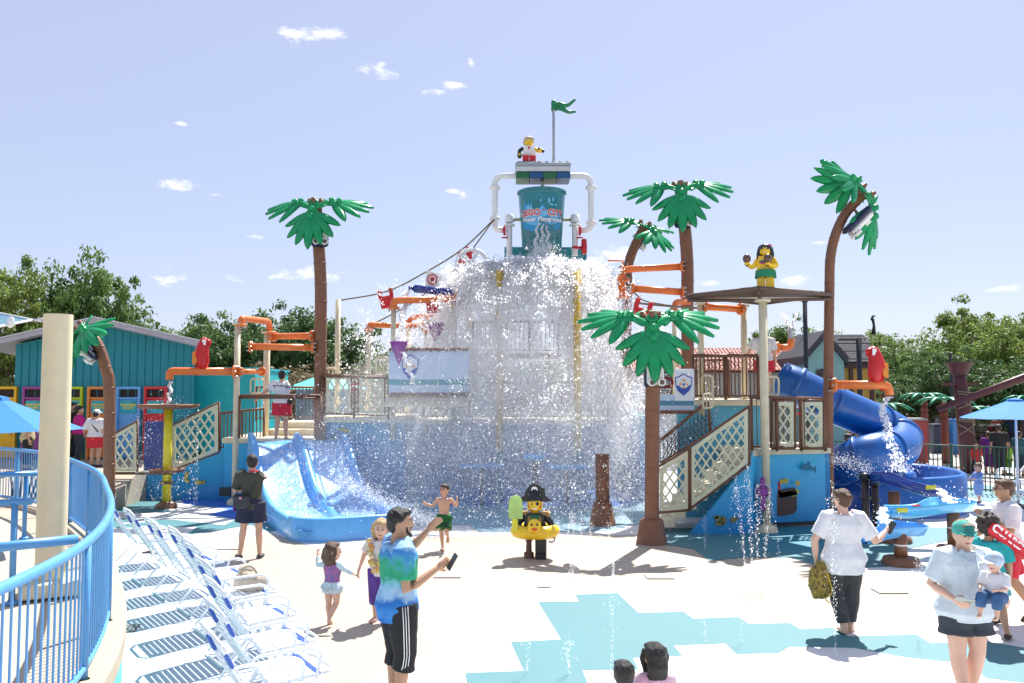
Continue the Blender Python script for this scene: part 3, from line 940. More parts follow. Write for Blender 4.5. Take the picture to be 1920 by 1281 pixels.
mb = MB(); mb.box((P(1850, 730, 56).x, 59.6, P(1850, 735, 56).z), (12.8, 8, .22)); mb.build('roof', mat('pale_roof', (.42, .40, .40), .6), t)
# small toy palms far behind
def farpalm(u, vt, d, label):
    a = P(u, vt, d)
    t = thing('small_toy_palm', label, 'toy palm', (a.x, d, 0), 'small toy palms on the far plaza')
    mb = MB(); mb.tube([(a.x, d, 0), (a.x, d, a.z - .1)], [.16, .13], 8)
    for k in range(9): mb.lathe([(.17, 0), (.15, .12)], (a.x, d, .2 + k * (a.z - .4) / 9), 8)
    mb.build('trunk', mat('red_brown_trunk', (.18, .045, .025), .6), t)
    lf = MB(); N = 5
    vs = []
    for i in range(N + 1):
        s = i / N; w = .16 * sin(pi * min(1, s * .9 + .12))
        x = .1 + s * 1.05; z = .12 * sin(s * 2.6) - .30 * s * s
        vs += [(x, -w, z), (x, 0, z + .05), (x, w, z), (x, 0, z - .03)]
    fs = [(4 * i + a, 4 * i + (a + 1) % 4, 4 * i + 4 + (a + 1) % 4, 4 * i + 4 + a) for i in range(N) for a in range(4)] + [(0, 1, 2, 3), tuple(4 * N + k for k in (3, 2, 1, 0))]
    lf.add(vs, fs, smooth=True); lme = lf.build('frond', mat('far_palm_green', (.02, .32, .18), .35, trans=.2), mesh_only=True)
    for k in range(7):
        link('frond', lme, t, None, (0, 0, a.z), (0, 0, k * 2 * pi / 7 + .2))
farpalm(1733, 741, 38, 'small toy palm left of the litter bins')
farpalm(1770, 749, 34, 'small toy palm next to the ship mast')
farpalm(1660, 760, 36, 'small toy palm half hidden behind the spiral slide')
farpalm(1925, 745, 40, 'small toy palm above the right umbrella')
farpalm(1818, 765, 40, 'small toy palm partly behind the mast and umbrella')
# bins, kiosks, picnic tables, striped pennants
def crate(u, vb, d, w, hh, m, name, label, cat, lid=None):
    a = P(u, vb, d)
    t = thing(name, label, cat, (a.x, d, 0))
    mb = MB(); mb.rbox((a.x, d, hh / 2), (w, w * .8, hh - .02), .03); mb.build('body', m, t)
    mb = MB(); mb.rbox((a.x, d, hh + .04), (w * 1.06, w * .86, .1), .03); mb.build('lid', lid or m, t)
crate(1760, 800, 40, .75, 1.25, mat('bin_navy', (.02, .03, .07), .4), 'litter_bin', 'navy litter bin left of its blue neighbour', 'bin')
crate(1778, 800, 40, .75, 1.25, mat('bin_blue', (.03, .14, .40), .4), 'litter_bin', 'blue litter bin behind the small palm trunk', 'bin')
crate(1793, 800, 39.5, .5, 1.5, mat('bin_blue2', (.05, .20, .50), .4), 'plaza_cabinet', 'bright blue cabinet right of the small palm trunk', 'cabinet')
crate(1713, 812, 34, .8, 1.7, mat('booth_red', (.35, .05, .05), .5), 'red_booth', 'small red booth behind the top of the spiral slide', 'booth', mat('booth_top', (.3, .3, .3), .5))
def picnic(u, d, label):
    a = P(u, 800, d)
    t = thing('picnic_table', label, 'picnic table', (a.x, d, 0), 'picnic tables on the far plaza')
    m = mat('picnic_wood', (.13, .08, .05), .7)
    mb = MB()
    for k in range(4): mb.box((0, -.3 + k * .2, .76), (1.7, .17, .04))
    for y in (-.75, .75): mb.box((0, y, .45), (1.7, .24, .04))
    for x in (-.6, .6):
        mb.box((x, 0, .43), (.05, 1.6, .08)); mb.tube([(x, -.6, 0), (x, -.2, .74)], .04, 4); mb.tube([(x, .6, 0), (x, .2, .74)], .04, 4)
    o = mb.build('table_frame', m, None); o.parent = t
for i, (u, d) in enumerate(((1842, 43), (1862, 43.5), (1900, 47), (1700, 48), (1722, 47), (1748, 49), (1688, 45), (1770, 51))):
    picnic(u, d, ('picnic table left of the striped pennant', 'picnic table right below the striped pennant', 'picnic table behind the right umbrella pole', 'picnic table behind the slide top', 'picnic table beside the first small palm trunk', 'picnic table behind the navy bin', 'picnic table nearest the red booth', 'picnic table beyond the bins')[i])
a = P(1855, 790, 42)
t = thing('striped_sail', 'red and white striped sail cloth hanging on the far fence', 'sail', a)
for k in range(5):
    mb = MB(); mb.box((a.x, 42, a.z + .30 - k * .12), (1.3 - k * .06, .03, .118)); mb.build('stripe', mat('sail_red', (.5, .06, .06), .8) if k % 2 else mat('sail_white', (.7, .68, .66), .8), t)
a = P(1843, 757, 44)
t = thing('blue_pennant', 'blue and white striped pennant above the umbrella tip', 'pennant', a)
for k in range(4):
    mb = MB(); mb.prism([(a.x - .5 + k * .25, 44, a.z - .25), (a.x - .25 + k * .25, 44, a.z - .25), (a.x - .15 + k * .25, 44, a.z + .35), (a.x - .4 + k * .25, 44, a.z + .35)], (0, .03, 0)); mb.build('stripe', mat('pennant_blue', (.03, .2, .42), .8) if k % 2 else mat('sail_white', (.7, .68, .66), .8), t)
# ================================================================== big play structure
# ---- toy palms
def leaflet_mesh():
    mb = MB(); N = 9
    vs = []
    for i in range(N + 1):
        s = i / N
        w = .155 * (sin(pi * (s * .80 + .14)) ** .75) if i < N else .012
        x = s; z = -.15 * s * s
        vs += [(x, -w, z - .015), (x, -w * .55, z + .03), (x, 0, z + .048), (x, w * .55, z + .03), (x, w, z - .015), (x, 0, z - .02)]
    fs = [(6 * i + a, 6 * i + (a + 1) % 6, 6 * i + 6 + (a + 1) % 6, 6 * i + 6 + a) for i in range(N) for a in range(6)] + [(5, 4, 3, 2, 1, 0), tuple(6 * N + k for k in range(6))]
    mb.add(vs, fs, smooth=True)
    return mb.build('leaflet', GREEN, mesh_only=True)
LEAFLET = leaflet_mesh()
def hub_mesh():
    mb = MB()
    mb.tube([(0, 0, 0), (.10, 0, .0), (.30, 0, -.01), (.48, 0, -.06)], [(.09, .05), (.07, .045), (.15, .07), (.13, .06)], 10, ref=(0, 0, 1))
    for x, z in ((.26, .03), (.44, .0)):
        mb.lathe([(.068, -.05), (.068, .085), (.058, .095), (.001, .096)], (x, 0, z), 14)
    mb.lathe([(.10, -.05), (.10, .05), (.055, .05), (.055, -.05), (.10, -.05)], (.0, 0, 0), 14)
    return mb.build('frond', GREEN, mesh_only=True)
HUB = hub_mesh()
def palm_crown(parent, top, tilt_axis_rot, yaws, pitch=.42, size=1.0, rolls=(0, 0, 0)):
    """three moulded fronds clipped to the top of the trunk"""
    for i, yw in enumerate(yaws):
        pt = pitch if not isinstance(pitch, (list, tuple)) else pitch[i]
        M = tilt_axis_rot @ Matrix.Rotation(yw, 3, 'Z') @ Matrix.Rotation(pt, 3, 'Y') @ Matrix.Rotation(rolls[i], 3, 'X')
        f = link('frond', HUB, parent)
        f.rotation_mode = 'QUATERNION'
        f.rotation_quaternion = M.to_quaternion()
        f.scale = (size,) * 3
        f.location = Vector(top) - wloc(parent) + (tilt_axis_rot @ Matrix.Rotation(yw, 3, 'Z') @ Vector((.14, 0, 0)))
        for (a, ln, x, dr) in ((0, .82, .44, .12), (.40, .82, .37, .10), (-.40, .82, .37, .10), (.80, .80, .34, .12), (-.80, .80, .34, .12), (1.26, .74, .30, .16), (-1.26, .74, .30, .16), (2.2, .42, .22, -.25), (-2.2, .42, .22, -.25)):
            l = link('leaflet', LEAFLET, f)
            l.rotation_mode = 'QUATERNION'
            l.rotation_quaternion = (Matrix.Rotation(a, 3, 'Z') @ Matrix.Rotation(dr, 3, 'Y')).to_quaternion()
            l.scale = (ln, ln * 1.05, ln * 1.1)
            l.location = (x, 0, -.01)
def trunk_mesh(parent, pts, r, ring=.43, name='trunk'):
    path = bez(pts, 10)
    mb = MB()
    mb.tube(path, r, 14)
    # raised joints of the moulded trunk sections
    acc = 0
    for i in range(1, len(path) - 1):
        acc += (path[i] - path[i - 1]).length
        if acc > ring:
            acc = 0
            mb.lathe([(r * .98, -.016), (r * 1.07, -.010), (r * 1.07, .010), (r * .98, .016)], path[i], 14, axis=(path[i + 1] - path[i - 1]))
    # raised strips along the trunk
    return mb.build(name, BROWN, parent)
def toy_palm(u_base, v_base, d, pts_uv, r, yaws, label, pitch=.42, size=1.0, lean=None, flare=False, zbase=None, dlist=None, rolls=(0, -.55, .55)):
    b = P(u_base, v_base, d)
    if zbase is not None: b.z = zbase
    t = thing('toy_palm', label, 'toy palm', b, 'giant toy palms of the water playground')
    pts = [b] + [P(u, v, (dlist[i] if dlist else d)) for i, (u, v) in enumerate(pts_uv)]
    trunk_mesh(t, pts, r)
    top = pts[-1]
    ax = (pts[-1] - pts[-2]).normalized()
    T = Vector((0, 0, 1)).rotation_difference(ax).to_matrix()
    if lean is not None: T = lean
    for k, yw in enumerate(yaws):      # short prongs holding the fronds
        dd = T @ Matrix.Rotation(yw, 3, 'Z') @ Vector((1, 0, 0))
        mb = MB(); mb.tube([top - ax * .12, top + dd * .12, top + dd * .16 + ax * .16], [r * .75, r * .5, r * .42], 8); mb.build('prong', BROWN, t)
    palm_crown(t, top + ax * .02, T, yaws, pitch, size, rolls)
    if flare:
        mb = MB(); mb.lathe([(.30, 0), (.29, .02), (.22, .42), (.19, .46), (r, .47)], (b.x, b.y, b.z), 8); mb.build('base', BROWN, t)
    return t, top, ax
def coconut_box(center, rot, label, scale=1.0):
    """white camera-like box with three round outlets and a navy back"""
    t = thing('outlet_box', label, 'outlet box', center, 'boxes with round outlets under the toy palm crowns')
    mb = MB(); mb.rbox((0, .09, 0), (.46, .13, .72), .05); o = mb.build('back_shell', NAVY, None); o.parent = t
    mb = MB(); mb.rbox((0, -.03, 0), (.40, .12, .62), .05); o = mb.build('front_plate', WHITE, None); o.parent = t
    for (x, z, r) in ((-.02, .10, .09), (-.11, -.24, .095), (.12, -.24, .095)):
        mb = MB(); mb.lathe([(r, .0), (r, -.09), (r * .62, -.09), (r * .62, -.03)], (x, -.08, z), 16, axis=(0, -1, 0)); mb.lathe([(r, .09), (r, .0), (.001, .0)], (x, -.08, z), 16, axis=(0, -1, 0))
        mb = MB(); mb.lathe([(.001, -.005), (r, 0), (r, .07), (r * .64, .07), (r * .64, .02)], (x, -.085, z), 16, axis=(0, -1, 0))
        o = mb.build('outlet_ring', WHITE, None); o.parent = t
        mb = MB(); mb.lathe([(.001, .0), (r * .64, 0)], (x, -.085 - .03, z), 16, axis=(0, -1, 0)); p_ = mb.build('outlet_core', mat('outlet_brown', (.16, .11, .09), .5), None); p_.parent = o
    mb = MB(); mb.tube([(0, .12, .1), (0, .34, .16)], .03, 6); o = mb.build('bracket', BROWN, None); o.parent = t
    t.rotation_mode = 'QUATERNION'; t.rotation_quaternion = rot.to_quaternion(); t.scale = (scale,) * 3
    return t
D90 = pi / 2
THREE = (-D90, D90 - 1.12 + 2.2, D90 - 1.05)     # one towards the viewer, two back left / back right
# front palm right of the waterfall
t, top, ax = toy_palm(1222, 1014, 16.1, [(1223, 800), (1224, 690), (1221, 600)], .135, (-D90 - .05, pi - .22, .20), 'nearest toy palm with flared base, right in front of the waterfall', (1.05, -.14, -.16), 1.02, lean=Matrix.Identity(3), flare=True, zbase=0)
coconut_box(P(1228, 697, 16.0), Matrix.Rotation(.15, 3, 'Z'), 'white box with round outlets under the crown of the nearest toy palm', .82)
# left palm
t, top, ax = toy_palm(600, 815, 22, [(601, 640), (601, 520), (592, 384)], .155, (-D90 - .1, pi - .28, .16), 'tall straight toy palm left of the waterfall behind the attendant', (1.05, -.12, -.14), 1.08, lean=Matrix.Identity(3), zbase=1.5)
coconut_box(P(600, 437, 21.75), Matrix.Rotation(.25, 3, 'Z'), 'white box with round outlets under the crown of the tall left toy palm', .95)
# right rear palm
t, top, ax = toy_palm(1290, 700, 22, [(1289, 620), (1288, 480), (1276, 352)], .16, (-D90 - .12, pi - .20, .22), 'tall toy palm right of the waterfall with orange pipes bolted to its trunk', (1.05, -.06, -.22), 1.10, lean=Matrix.Identity(3), zbase=0)
coconut_box(P(1282, 402, 21.7), Matrix.Rotation(.3, 3, 'Z'), 'white box with round outlets on the tall palm right of the waterfall', .95)
# mid palm, leaning right, seen from behind
t, top, ax = toy_palm(1170, 900, 24.5, [(1176, 560), (1180, 490), (1208, 425)], .14, (pi - .1, -.9, 1.1), 'toy palm leaning right just behind the waterfall edge', (.05, .45, -.35), .95, rolls=(-.5, .3, -.3), zbase=0, lean=Matrix.Rotation(.35, 3, 'Y'))
coconut_box(P(1210, 452, 24.6), Matrix.Rotation(.62, 3, 'Y') @ Matrix.Rotation(1.45, 3, 'Z'), 'navy backed outlet box under the leaning palm behind the waterfall', .85)
# far right arching palm
t, top, ax = toy_palm(1556, 990, 18.5, [(1553, 800), (1555, 560), (1559, 470), (1582, 406), (1621, 362)], .105, (-2.5, 2.3, -.15), 'tall arching toy palm at the right corner of the platform', (.05, .12, .68), 1.02, rolls=(-.3, .5, .5), zbase=0, lean=Matrix.Rotation(.72, 3, 'Y') @ Matrix.Rotation(.25, 3, 'X'))
coconut_box(P(1612, 418, 18.4), Matrix.Rotation(.78, 3, 'Y') @ Matrix.Rotation(1.50, 3, 'Z'), 'navy backed outlet box under the arching palm on the right', 1.0)
# left leaning palm beside the cream column
t, top, ax = toy_palm(206, 905, 19.2, [(205, 740), (198, 690), (182, 645), (158, 616)], .125, (2.3, -1.25, .1 + pi), 'toy palm bent left, half hidden behind the cream column', (-.45, .6, .5), .92, rolls=(.3, .2, -.3), zbase=0, lean=Matrix.Rotation(-.65, 3, 'Y'))
coconut_box(P(160, 660, 19.1), Matrix.Rotation(-.82, 3, 'Y') @ Matrix.Rotation(-1.45, 3, 'Z'), 'navy backed outlet box under the bent palm on the left', .85)

# ---- helpers for railings, lattice, posts, pipes
def post(u, v0, v1, d, r, m, label, cat='post', zb=None, group='cream posts of the water playground', cap=True, name='support_post', flange=True):
    a, b = P(u, v0, d), P(u, v1, d)
    z0 = b.z if zb is None else zb
    t = thing(name, label, cat, (a.x, d, z0), group)
    mb = MB(); mb.tube([(a.x, d, z0), (a.x, d, a.z)], r, 14); mb.build('shaft', m, t)
    if flange:
        mb = MB(); mb.lathe([(r, 0), (r * 1.9, 0), (r * 1.9, .03), (r * 1.9, .05), (r, .05)], (a.x, d, a.z - .05), 14); mb.build('flange', m, t)
    if zb is not None and zb < .05:
        mb = MB(); mb.lathe([(r * 2.6, 0), (r * 2.5, .10), (r * 1.1, .16)], (a.x, d, z0), 12); mb.build('base', m, t)
    return t
def pipe(pts, r, label, flanges=(0, -1), m=ORANGE, name='orange_pipe', group='orange pipes of the water playground', bend=.16):
    pts = [Vector(p) for p in pts]
    t = thing(name, label, 'pipe', pts[0], group)
    mb = MB(); mb.tube(elbow(pts, bend), r, 12); mb.build('pipe', m, t)
    for f in flanges:
        p = pts[f]; dr = (pts[1] - pts[0]) if f == 0 else (pts[-1] - pts[-2])
        s = 1 if f == 0 else -1
        mb = MB(); mb.lathe([(r, 0), (r * 1.75, 0), (r * 1.75, .05), (r, .05)], p + dr.normalized() * (0 if f == 0 else -.05), 14, axis=dr)
        fl = mb.build('flange', m, t)
        sd, tt = frame(dr)
        mb = MB()
        for k in range(6):
            a = k * pi / 3
            c = p + (sd * cos(a) + tt * sin(a)) * r * 1.45
            mb.tube([c - dr.normalized() * .065, c + dr.normalized() * .065], r * .16, 5)
        mb.build('bolt', STEEL, fl)
    return t
PICK = {}
def railing(p0, p1, h, label, spacing=.11, m=None, name='railing', group='brown railings of the play structure', posts=2, rail_r=.032, parent=None, bottom=.09, pr=.010, mid=False):
    """railing between two foot points: top and bottom rails, posts, and single pickets"""
    m = m or BROWNR
    p0, p1 = Vector(p0), Vector(p1)
    t = thing(name, label, 'railing', p0, group) if parent is None else parent
    up = Vector((0, 0, h))
    mb = MB(); mb.tube([p0 + up, p1 + up], rail_r, 8); mb.build('top_rail', m, t)
    mb = MB(); mb.tube([p0 + Vector((0, 0, bottom)), p1 + Vector((0, 0, bottom))], rail_r * .6, 6); mb.build('bottom_rail', m, t)
    for k in range(posts):
        p = p0.lerp(p1, k / max(1, posts - 1))
        mb = MB(); mb.tube([p, p + up], rail_r * .95, 8); mb.build('post', m, t)
    key = (round(h, 3), round(bottom, 3), m.name, pr)
    if key not in PICK:
        mb = MB(); mb.tube([(0, 0, bottom), (0, 0, h)], pr, 5, cap=False); PICK[key] = mb.build('picket', m, mesh_only=True)
    L = (p1 - p0).length; n = max(2, int(L / spacing))
    for k in range(1, n):
        link('picket', PICK[key], t, None, p0.lerp(p1, k / n) - wloc(t))
    return t
def lattice(quad, label, parent, pitch=.17, w=.034, border=.075, th=.02, m=LATT, name='lattice_panel'):
    """one cut plastic sheet: border and crossing diagonals clipped to the outline (quad in its plane, corner order bl, br, tr, tl)"""
    q0, q1, q2, q3 = [Vector(x) for x in quad]
    ex = (q1 - q0); ex.z = 0; ex.normalize(); ez = Vector((0, 0, 1)); nrm = ex.cross(ez)
    def to2(p): dd = p - q0; return (dd.dot(ex), dd.z)
    poly = [to2(x) for x in (q0, q1, q2, q3)]
    def to3(a, y=0.0): return q0 + ex * a[0] + ez * a[1] + nrm * y
    mb = MB()
    # border
    c = (sum(p[0] for p in poly) / 4, sum(p[1] for p in poly) / 4)
    inner = []
    n = 4
    lines = []
    for i in range(n):
        a, b = poly[i], poly[(i + 1) % n]
        dx, dy = b[0] - a[0], b[1] - a[1]; l = sqrt(dx * dx + dy * dy)
        nx, ny = -dy / l, dx / l
        lines.append((a[0] + nx * border, a[1] + ny * border, dx / l, dy / l, nx, ny, a[0], a[1]))
    for i in range(n):
        a = lines[i - 1]; b = lines[i]
        det = a[2] * -b[3] + a[3] * b[2]
        t_ = ((b[0] - a[0]) * -b[3] + (b[1] - a[1]) * b[2]) / det
        inner.append((a[0] + a[2] * t_, a[1] + a[3] * t_))
    for i in range(n):
        j = (i + 1) % n
        ring = [poly[i], poly[j], inner[j], inner[i]]
        mb.prism([to3(p, -th / 2) for p in ring], nrm * th)
    # diagonals, clipped by the inner outline
    def clip(px, py, dx, dy):
        t0, t1 = -9, 9
        for i in range(n):
            lx, ly, _, _, nx, ny, _, _ = lines[i]
            den = nx * dx + ny * dy; num = (lx - px) * nx + (ly - py) * ny
            if abs(den) < 1e-9:
                if num > 0: return None
                continue
            tt = num / den
            if den > 0: t0 = max(t0, tt)
            else: t1 = min(t1, tt)
        return (t0, t1) if t1 - t0 > .03 else None
    for k, (sg) in enumerate((1, -1)):
        an = radians(56) * sg
        dx, dy = cos(an), sin(an)
        nx, ny = -dy, dx
        step = pitch * abs(sin(an)) * 1.0
        for i in range(-60, 60):
            px, py = c[0] + nx * i * step, c[1] + ny * i * step
            r_ = clip(px, py, dx, dy)
            if r_ is None: continue
            t0, t1 = r_[0] - .012, r_[1] + .012
            aa, bb_ = (px + dx * t0, py + dy * t0), (px + dx * t1, py + dy * t1)
            pl = [(aa[0] - nx * w / 2, aa[1] - ny * w / 2), (bb_[0] - nx * w / 2, bb_[1] - ny * w / 2), (bb_[0] + nx * w / 2, bb_[1] + ny * w / 2), (aa[0] + nx * w / 2, aa[1] + ny * w / 2)]
            y = -th * .40 + k * .0035
            mb.prism([to3(p, y) for p in pl], nrm * (th * .68))
    o = mb.build(name, m, parent)
    # brown tube frame round the sheet
    mb = MB()
    off = .035
    cc = sum((q0, q1, q2, q3), Vector()) / 4
    fr = [x + Vector((0, 0, 1)) * (off if x.z > cc.z else -off) + ex * (off if (x - cc).dot(ex) > 0 else -off) for x in (q0, q1, q2, q3)]
    for a, b in ((0, 1), (1, 2), (2, 3), (3, 0)):
        mb.tube([fr[a], fr[b]], .026, 6)
    mb.build('lattice_frame', BROWNR, parent)
    return o

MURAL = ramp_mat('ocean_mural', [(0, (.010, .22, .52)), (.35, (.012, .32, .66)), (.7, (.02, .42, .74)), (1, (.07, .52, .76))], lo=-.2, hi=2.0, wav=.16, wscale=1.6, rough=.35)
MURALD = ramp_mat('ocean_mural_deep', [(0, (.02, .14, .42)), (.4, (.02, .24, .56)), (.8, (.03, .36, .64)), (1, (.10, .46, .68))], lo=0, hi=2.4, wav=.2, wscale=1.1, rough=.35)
SLAB = mat('platform_cream', (0.66, 0.60, 0.44), .6, bump=.15, dirt=.2)

# ---- left platform (attendant stands on it)
yl = 22.0
lp = thing('left_play_platform', 'raised platform with blue ocean mural walls at the head of the water slide', 'play platform', (P(520, 900, yl).x, 22, 0))
def wall_poly(uv, d, parent, m=MURAL, th=.12, name='mural_wall', z0=None):
    pts = [P(u, v, d) for u, v in uv]
    if z0 is not None:
        for p in pts:
            if p.z < z0 + .5: p.z = z0
    mb = MB(); mb.prism(pts, (0, th, 0)); return mb.build(name, m, parent)
wall_poly([(214, 925), (440, 940), (440, 806), (335, 886), (214, 890)], 22.6, lp, z0=0)
wall_poly([(420, 940), (478, 940), (478, 826), (420, 826)], 22.1, lp, z0=0)
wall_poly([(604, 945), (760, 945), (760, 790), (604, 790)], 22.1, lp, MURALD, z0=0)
xa, xb = P(418, 0, 22).x, P(604, 0, 22).x
zp = P(520, 822, 22).z
mb = MB(); mb.rbox(((xa + xb) / 2, 23.6, zp - .06), (xb - xa, 3.2, .14), .02); mb.build('floor', SLAB, lp)
mb = MB(); mb.rbox(((P(503, 0, 23).x + P(600, 0, 23).x) / 2, 23.9, zp + .09), (1.55, 1.6, .18), .02); mb.rbox(((P(515, 0, 23).x + P(600, 0, 23).x) / 2, 24.4, zp + .27), (1.45, 1.4, .18), .02); mb.build('step', SLAB, lp)
xa, xb = P(600, 0, 22).x, P(765, 0, 22).x
zf = P(640, 783, 22).z
mb = MB(); mb.rbox(((xa + xb) / 2, 23.4, zf - .05), (xb - xa, 3.0, .16), .02); mb.build('floor', SLAB, lp)
def qd(u0, v0, u1, v1, u2, v2, u3, v3, d): return [P(u0, v0, d), P(u1, v1, d), P(u2, v2, d), P(u3, v3, d)]
def lat_thing(label, quads, d):
    t = thing('lattice_gate', label, 'lattice panel', P(quads[0][0], quads[0][1], d), 'cream lattice panels on the play structure')
    for q_ in quads:
        lattice(qd(*q_, d), label, t, pitch=.205 * d / 20 if d > 15 else .2, w=.042 if d > 21 else .034)
    return t
lat_thing('small upright cream lattice panel beside the bent palm trunk', [(212, 884, 255, 884, 255, 792, 212, 818)], 21.6)
lat_thing('long sloping cream lattice panel behind the yellow bucket post', [(324, 880, 408, 846, 408, 757, 324, 800)], 21.7)
lat_thing('left lattice gate right of the tall palm trunk', [(612, 772, 657, 774, 657, 706, 612, 705)], 21.9)
lat_thing('lattice gate next to the shield sign board', [(674, 775, 719, 776, 719, 707, 674, 706)], 21.9)
t = thing('red_latch', 'red latch between the two lattice gates on the left', 'latch', P(664, 722, 21.8))
mb = MB(); mb.rbox(P(664, 721, 21.8), (.20, .05, .05), .015); mb.rbox(P(664, 729, 21.8), (.16, .05, .05), .015); mb.build('latch_bar', RED, t)
r0, r1 = P(259, 884, 21.7), P(318, 884, 21.7)
t = thing('blue_play_panel', 'tall dark blue wet panel between the two left lattice panels', 'panel', r0)
mb = MB(); mb.rbox(((r0.x + r1.x) / 2 + .04, 21.7, (P(0, 790, 21.7).z + P(0, 882, 21.7).z) / 2), (.60, .06, P(0, 790, 21.7).z - P(0, 882, 21.7).z), .02); mb.build('panel', BLUED, t)
mb = MB()
for u in (257, 320): mb.tube([P(u, 888, 21.68), P(u, 786, 21.68)], .035, 6)
mb.tube([P(212, 888, 21.68), P(440, 888, 21.68) if False else P(324, 888, 21.68)], .035, 6)
mb.build('frame', BROWNR, t)
p0, p1 = P(412, 826, 22.2), P(446, 826, 22.2)
railing(P(412, 846, 22.3), P(494, 836, 22.6), .98, 'dark picket railing left of the attendant', .085, posts=3, pr=.017)
railing(P(448, 822, 21.4), P(600, 822, 21.4), 1.06, 'front railing bar the attendant in white leans on', 9, posts=2, rail_r=.038, bottom=1.0)
railing(P(480, 790, 25.2), P(600, 790, 25.2), 1.0, 'rear picket railing behind the attendant', .10, posts=3, pr=.015)
railing(P(600, 783, 21.85), P(728, 786, 21.85), 1.06, 'railing carrying the two lattice gates left of the water', 9, posts=3, rail_r=.036)
# cream handles (bent hoops)
def hoop(u, v, w, hh, d, label):
    a = P(u, v, d)
    t = thing('hand_hoop', label, 'handle', a, 'cream hand hoops')
    for dx in (0, w * .5):
        pass
    mb = MB(); mb.tube(elbow([a + Vector((-w / 2, 0, -hh / 2)), a + Vector((-w / 2, 0, hh / 2)), a + Vector((w / 2, 0, hh / 2)), a + Vector((w / 2, 0, -hh / 2)), a + Vector((-w / 2 + .01, 0, -hh / 2))], .09, 4), .022, 8)
    for k in (-1, 1): mb.tube([a + Vector((k * w * .16, 0, -hh / 2)), a + Vector((k * w * .16, 0, hh / 2))], .015, 6)
    mb.build('hoop', CREAM, t)
hoop(482, 724, .34, .38, 22.4, 'cream hand hoop left of the attendant')
hoop(716, 684, .30, .42, 22.5, 'cream hand hoop beside the left shield board')
hoop(620, 698, .3, .22, 23.0, 'cream hand hoop above the left lattice gate')
hoop(1326, 722, .25, .42, 19.2, 'cream hand hoop on the upper right platform post')
hoop(1446, 724, .32, .40, 18.2, 'cream hand hoop beneath the upper right attendant')
hoop(1328, 752, .22, .3, 18.2, 'cream hand hoop at the top of the dark stair railing')

# ---- posts and pipes, left
post(446, 606, 930, 21.6, .075, CREAM, 'cream post standing on the pad left of the grey shirted man', zb=0)
post(501, 622, 826, 23.0, .085, CREAM, 'cream post behind the attendant carrying the lower end of the pipe bend')
post(634, 562, 700, 24.5, .075, CREAM, 'tall cream pole right of the tall palm, holding the pennant rope', flange=False, zb=1.5)
post(692, 615, 690, 23.0, .06, CREAM, 'short cream post left of the shield sign board', zb=1.6)
post(738, 576, 690, 22.0, .065, CREAM, 'cream post behind the purple cone', zb=1.6)
post(765, 612, 690, 24.6, .075, CREAM, 'cream post with brown top right of the purple cone', zb=1.6)
post(801, 600, 690, 24.0, .065, CREAM, 'cream post near the water edge under the small orange bend', zb=1.6)
post(852, 560, 700, 22.3, .075, CREAM, 'cream post half drowned by the falling water', zb=1.6)
def pl(uvd): return [P(*x) for x in uvd]
pipe(pl([(452, 612, 21.6), (452, 597, 21.6), (505, 603, 23.0), (505, 627, 23.0)]), .085, 'upright orange pipe bend over two cream posts on the left')
pipe(pl([(512, 631, 22.9), (588, 630, 22.0)]), .085, 'upper straight orange pipe bolted to the tall left palm')
pipe(pl([(468, 650, 21.6), (588, 652, 21.8)]), .085, 'lower straight orange pipe bolted to the tall left palm')
pipe(pl([(318, 712, 21.4), (318, 696, 21.4), (442, 697, 21.4)]), .095, 'orange spout pipe carrying the left red parrot', flanges=(-1,))
pipe(pl([(448, 697, 21.5), (492, 697, 22.6)]), .07, 'short orange pipe joining two cream posts on the left')
pipe(pl([(738, 580, 22), (738, 564, 22), (858, 560, 22.2)]), .09, 'orange pipe above the purple cone running into the water')
pipe(pl([(692, 620, 23), (692, 609, 23), (795, 612, 23.6)]), .08, 'long low orange pipe behind the purple cone')
pipe(pl([(766, 606, 24.4), (770, 597, 24.4), (800, 590, 24.2), (802, 625, 24)]), .07, 'small arched orange pipe beside the waterfall')
pipe(pl([(802, 592, 24), (856, 596, 24.3)]), .045, 'thin orange pipe entering the waterfall from the left', flanges=())
# ---- posts and pipes, right
post(1430, 562, 998, 17.4, .085, CREAM, 'tall cream post in front of the right platform', zb=0)
post(1313, 568, 760, 19.4, .07, CREAM, 'cream post right of the nearest palm crown', zb=2.3)
post(1394, 572, 750, 20.2, .075, CREAM, 'cream post behind the upper right railing', zb=2.3)
post(1264, 575, 700, 21.0, .055, CREAM, 'short cream post behind the nearest palm crown', zb=2.4)
pipe(pl([(1166, 508, 22.4), (1176, 505, 22.4), (1281, 500, 21.9)]), .09, 'highest orange pipe between the leaning palm and the rear palm')
pipe(pl([(1184, 541, 21.6), (1281, 548, 21.6)]), .09, 'second orange pipe under the highest one on the right')
pipe(pl([(1264, 585, 21.0), (1266, 567, 21.0), (1292, 566, 21.4)]), .08, 'short orange elbow at the rear palm trunk', flanges=(0,))
pipe(pl([(1318, 575, 19.4), (1390, 580, 20.0)]), .08, 'orange pipe under the brown canopy')
pipe(pl([(1170, 530, 22.3), (1163, 512, 22.3), (1168, 560, 22.3)]), .10, 'stubby orange fitting at the water edge on the right')
pipe(pl([(1140, 489, 23), (1168, 489, 23), (1168, 520, 23)]), .022, 'thin orange hook pipe above the right end of the waterfall', flanges=(), bend=.04)
pipe(pl([(1455, 652, 20.5), (1482, 652, 20.5), (1484, 636, 20.5)]), .085, 'orange elbow of the Y shaped water sprayer', flanges=(0,))
pipe(pl([(1561, 722, 18.3), (1664, 722, 18.3), (1668, 741, 18.3)]), .095, 'orange spout pipe carrying the right red parrot', flanges=(0,), bend=.22)
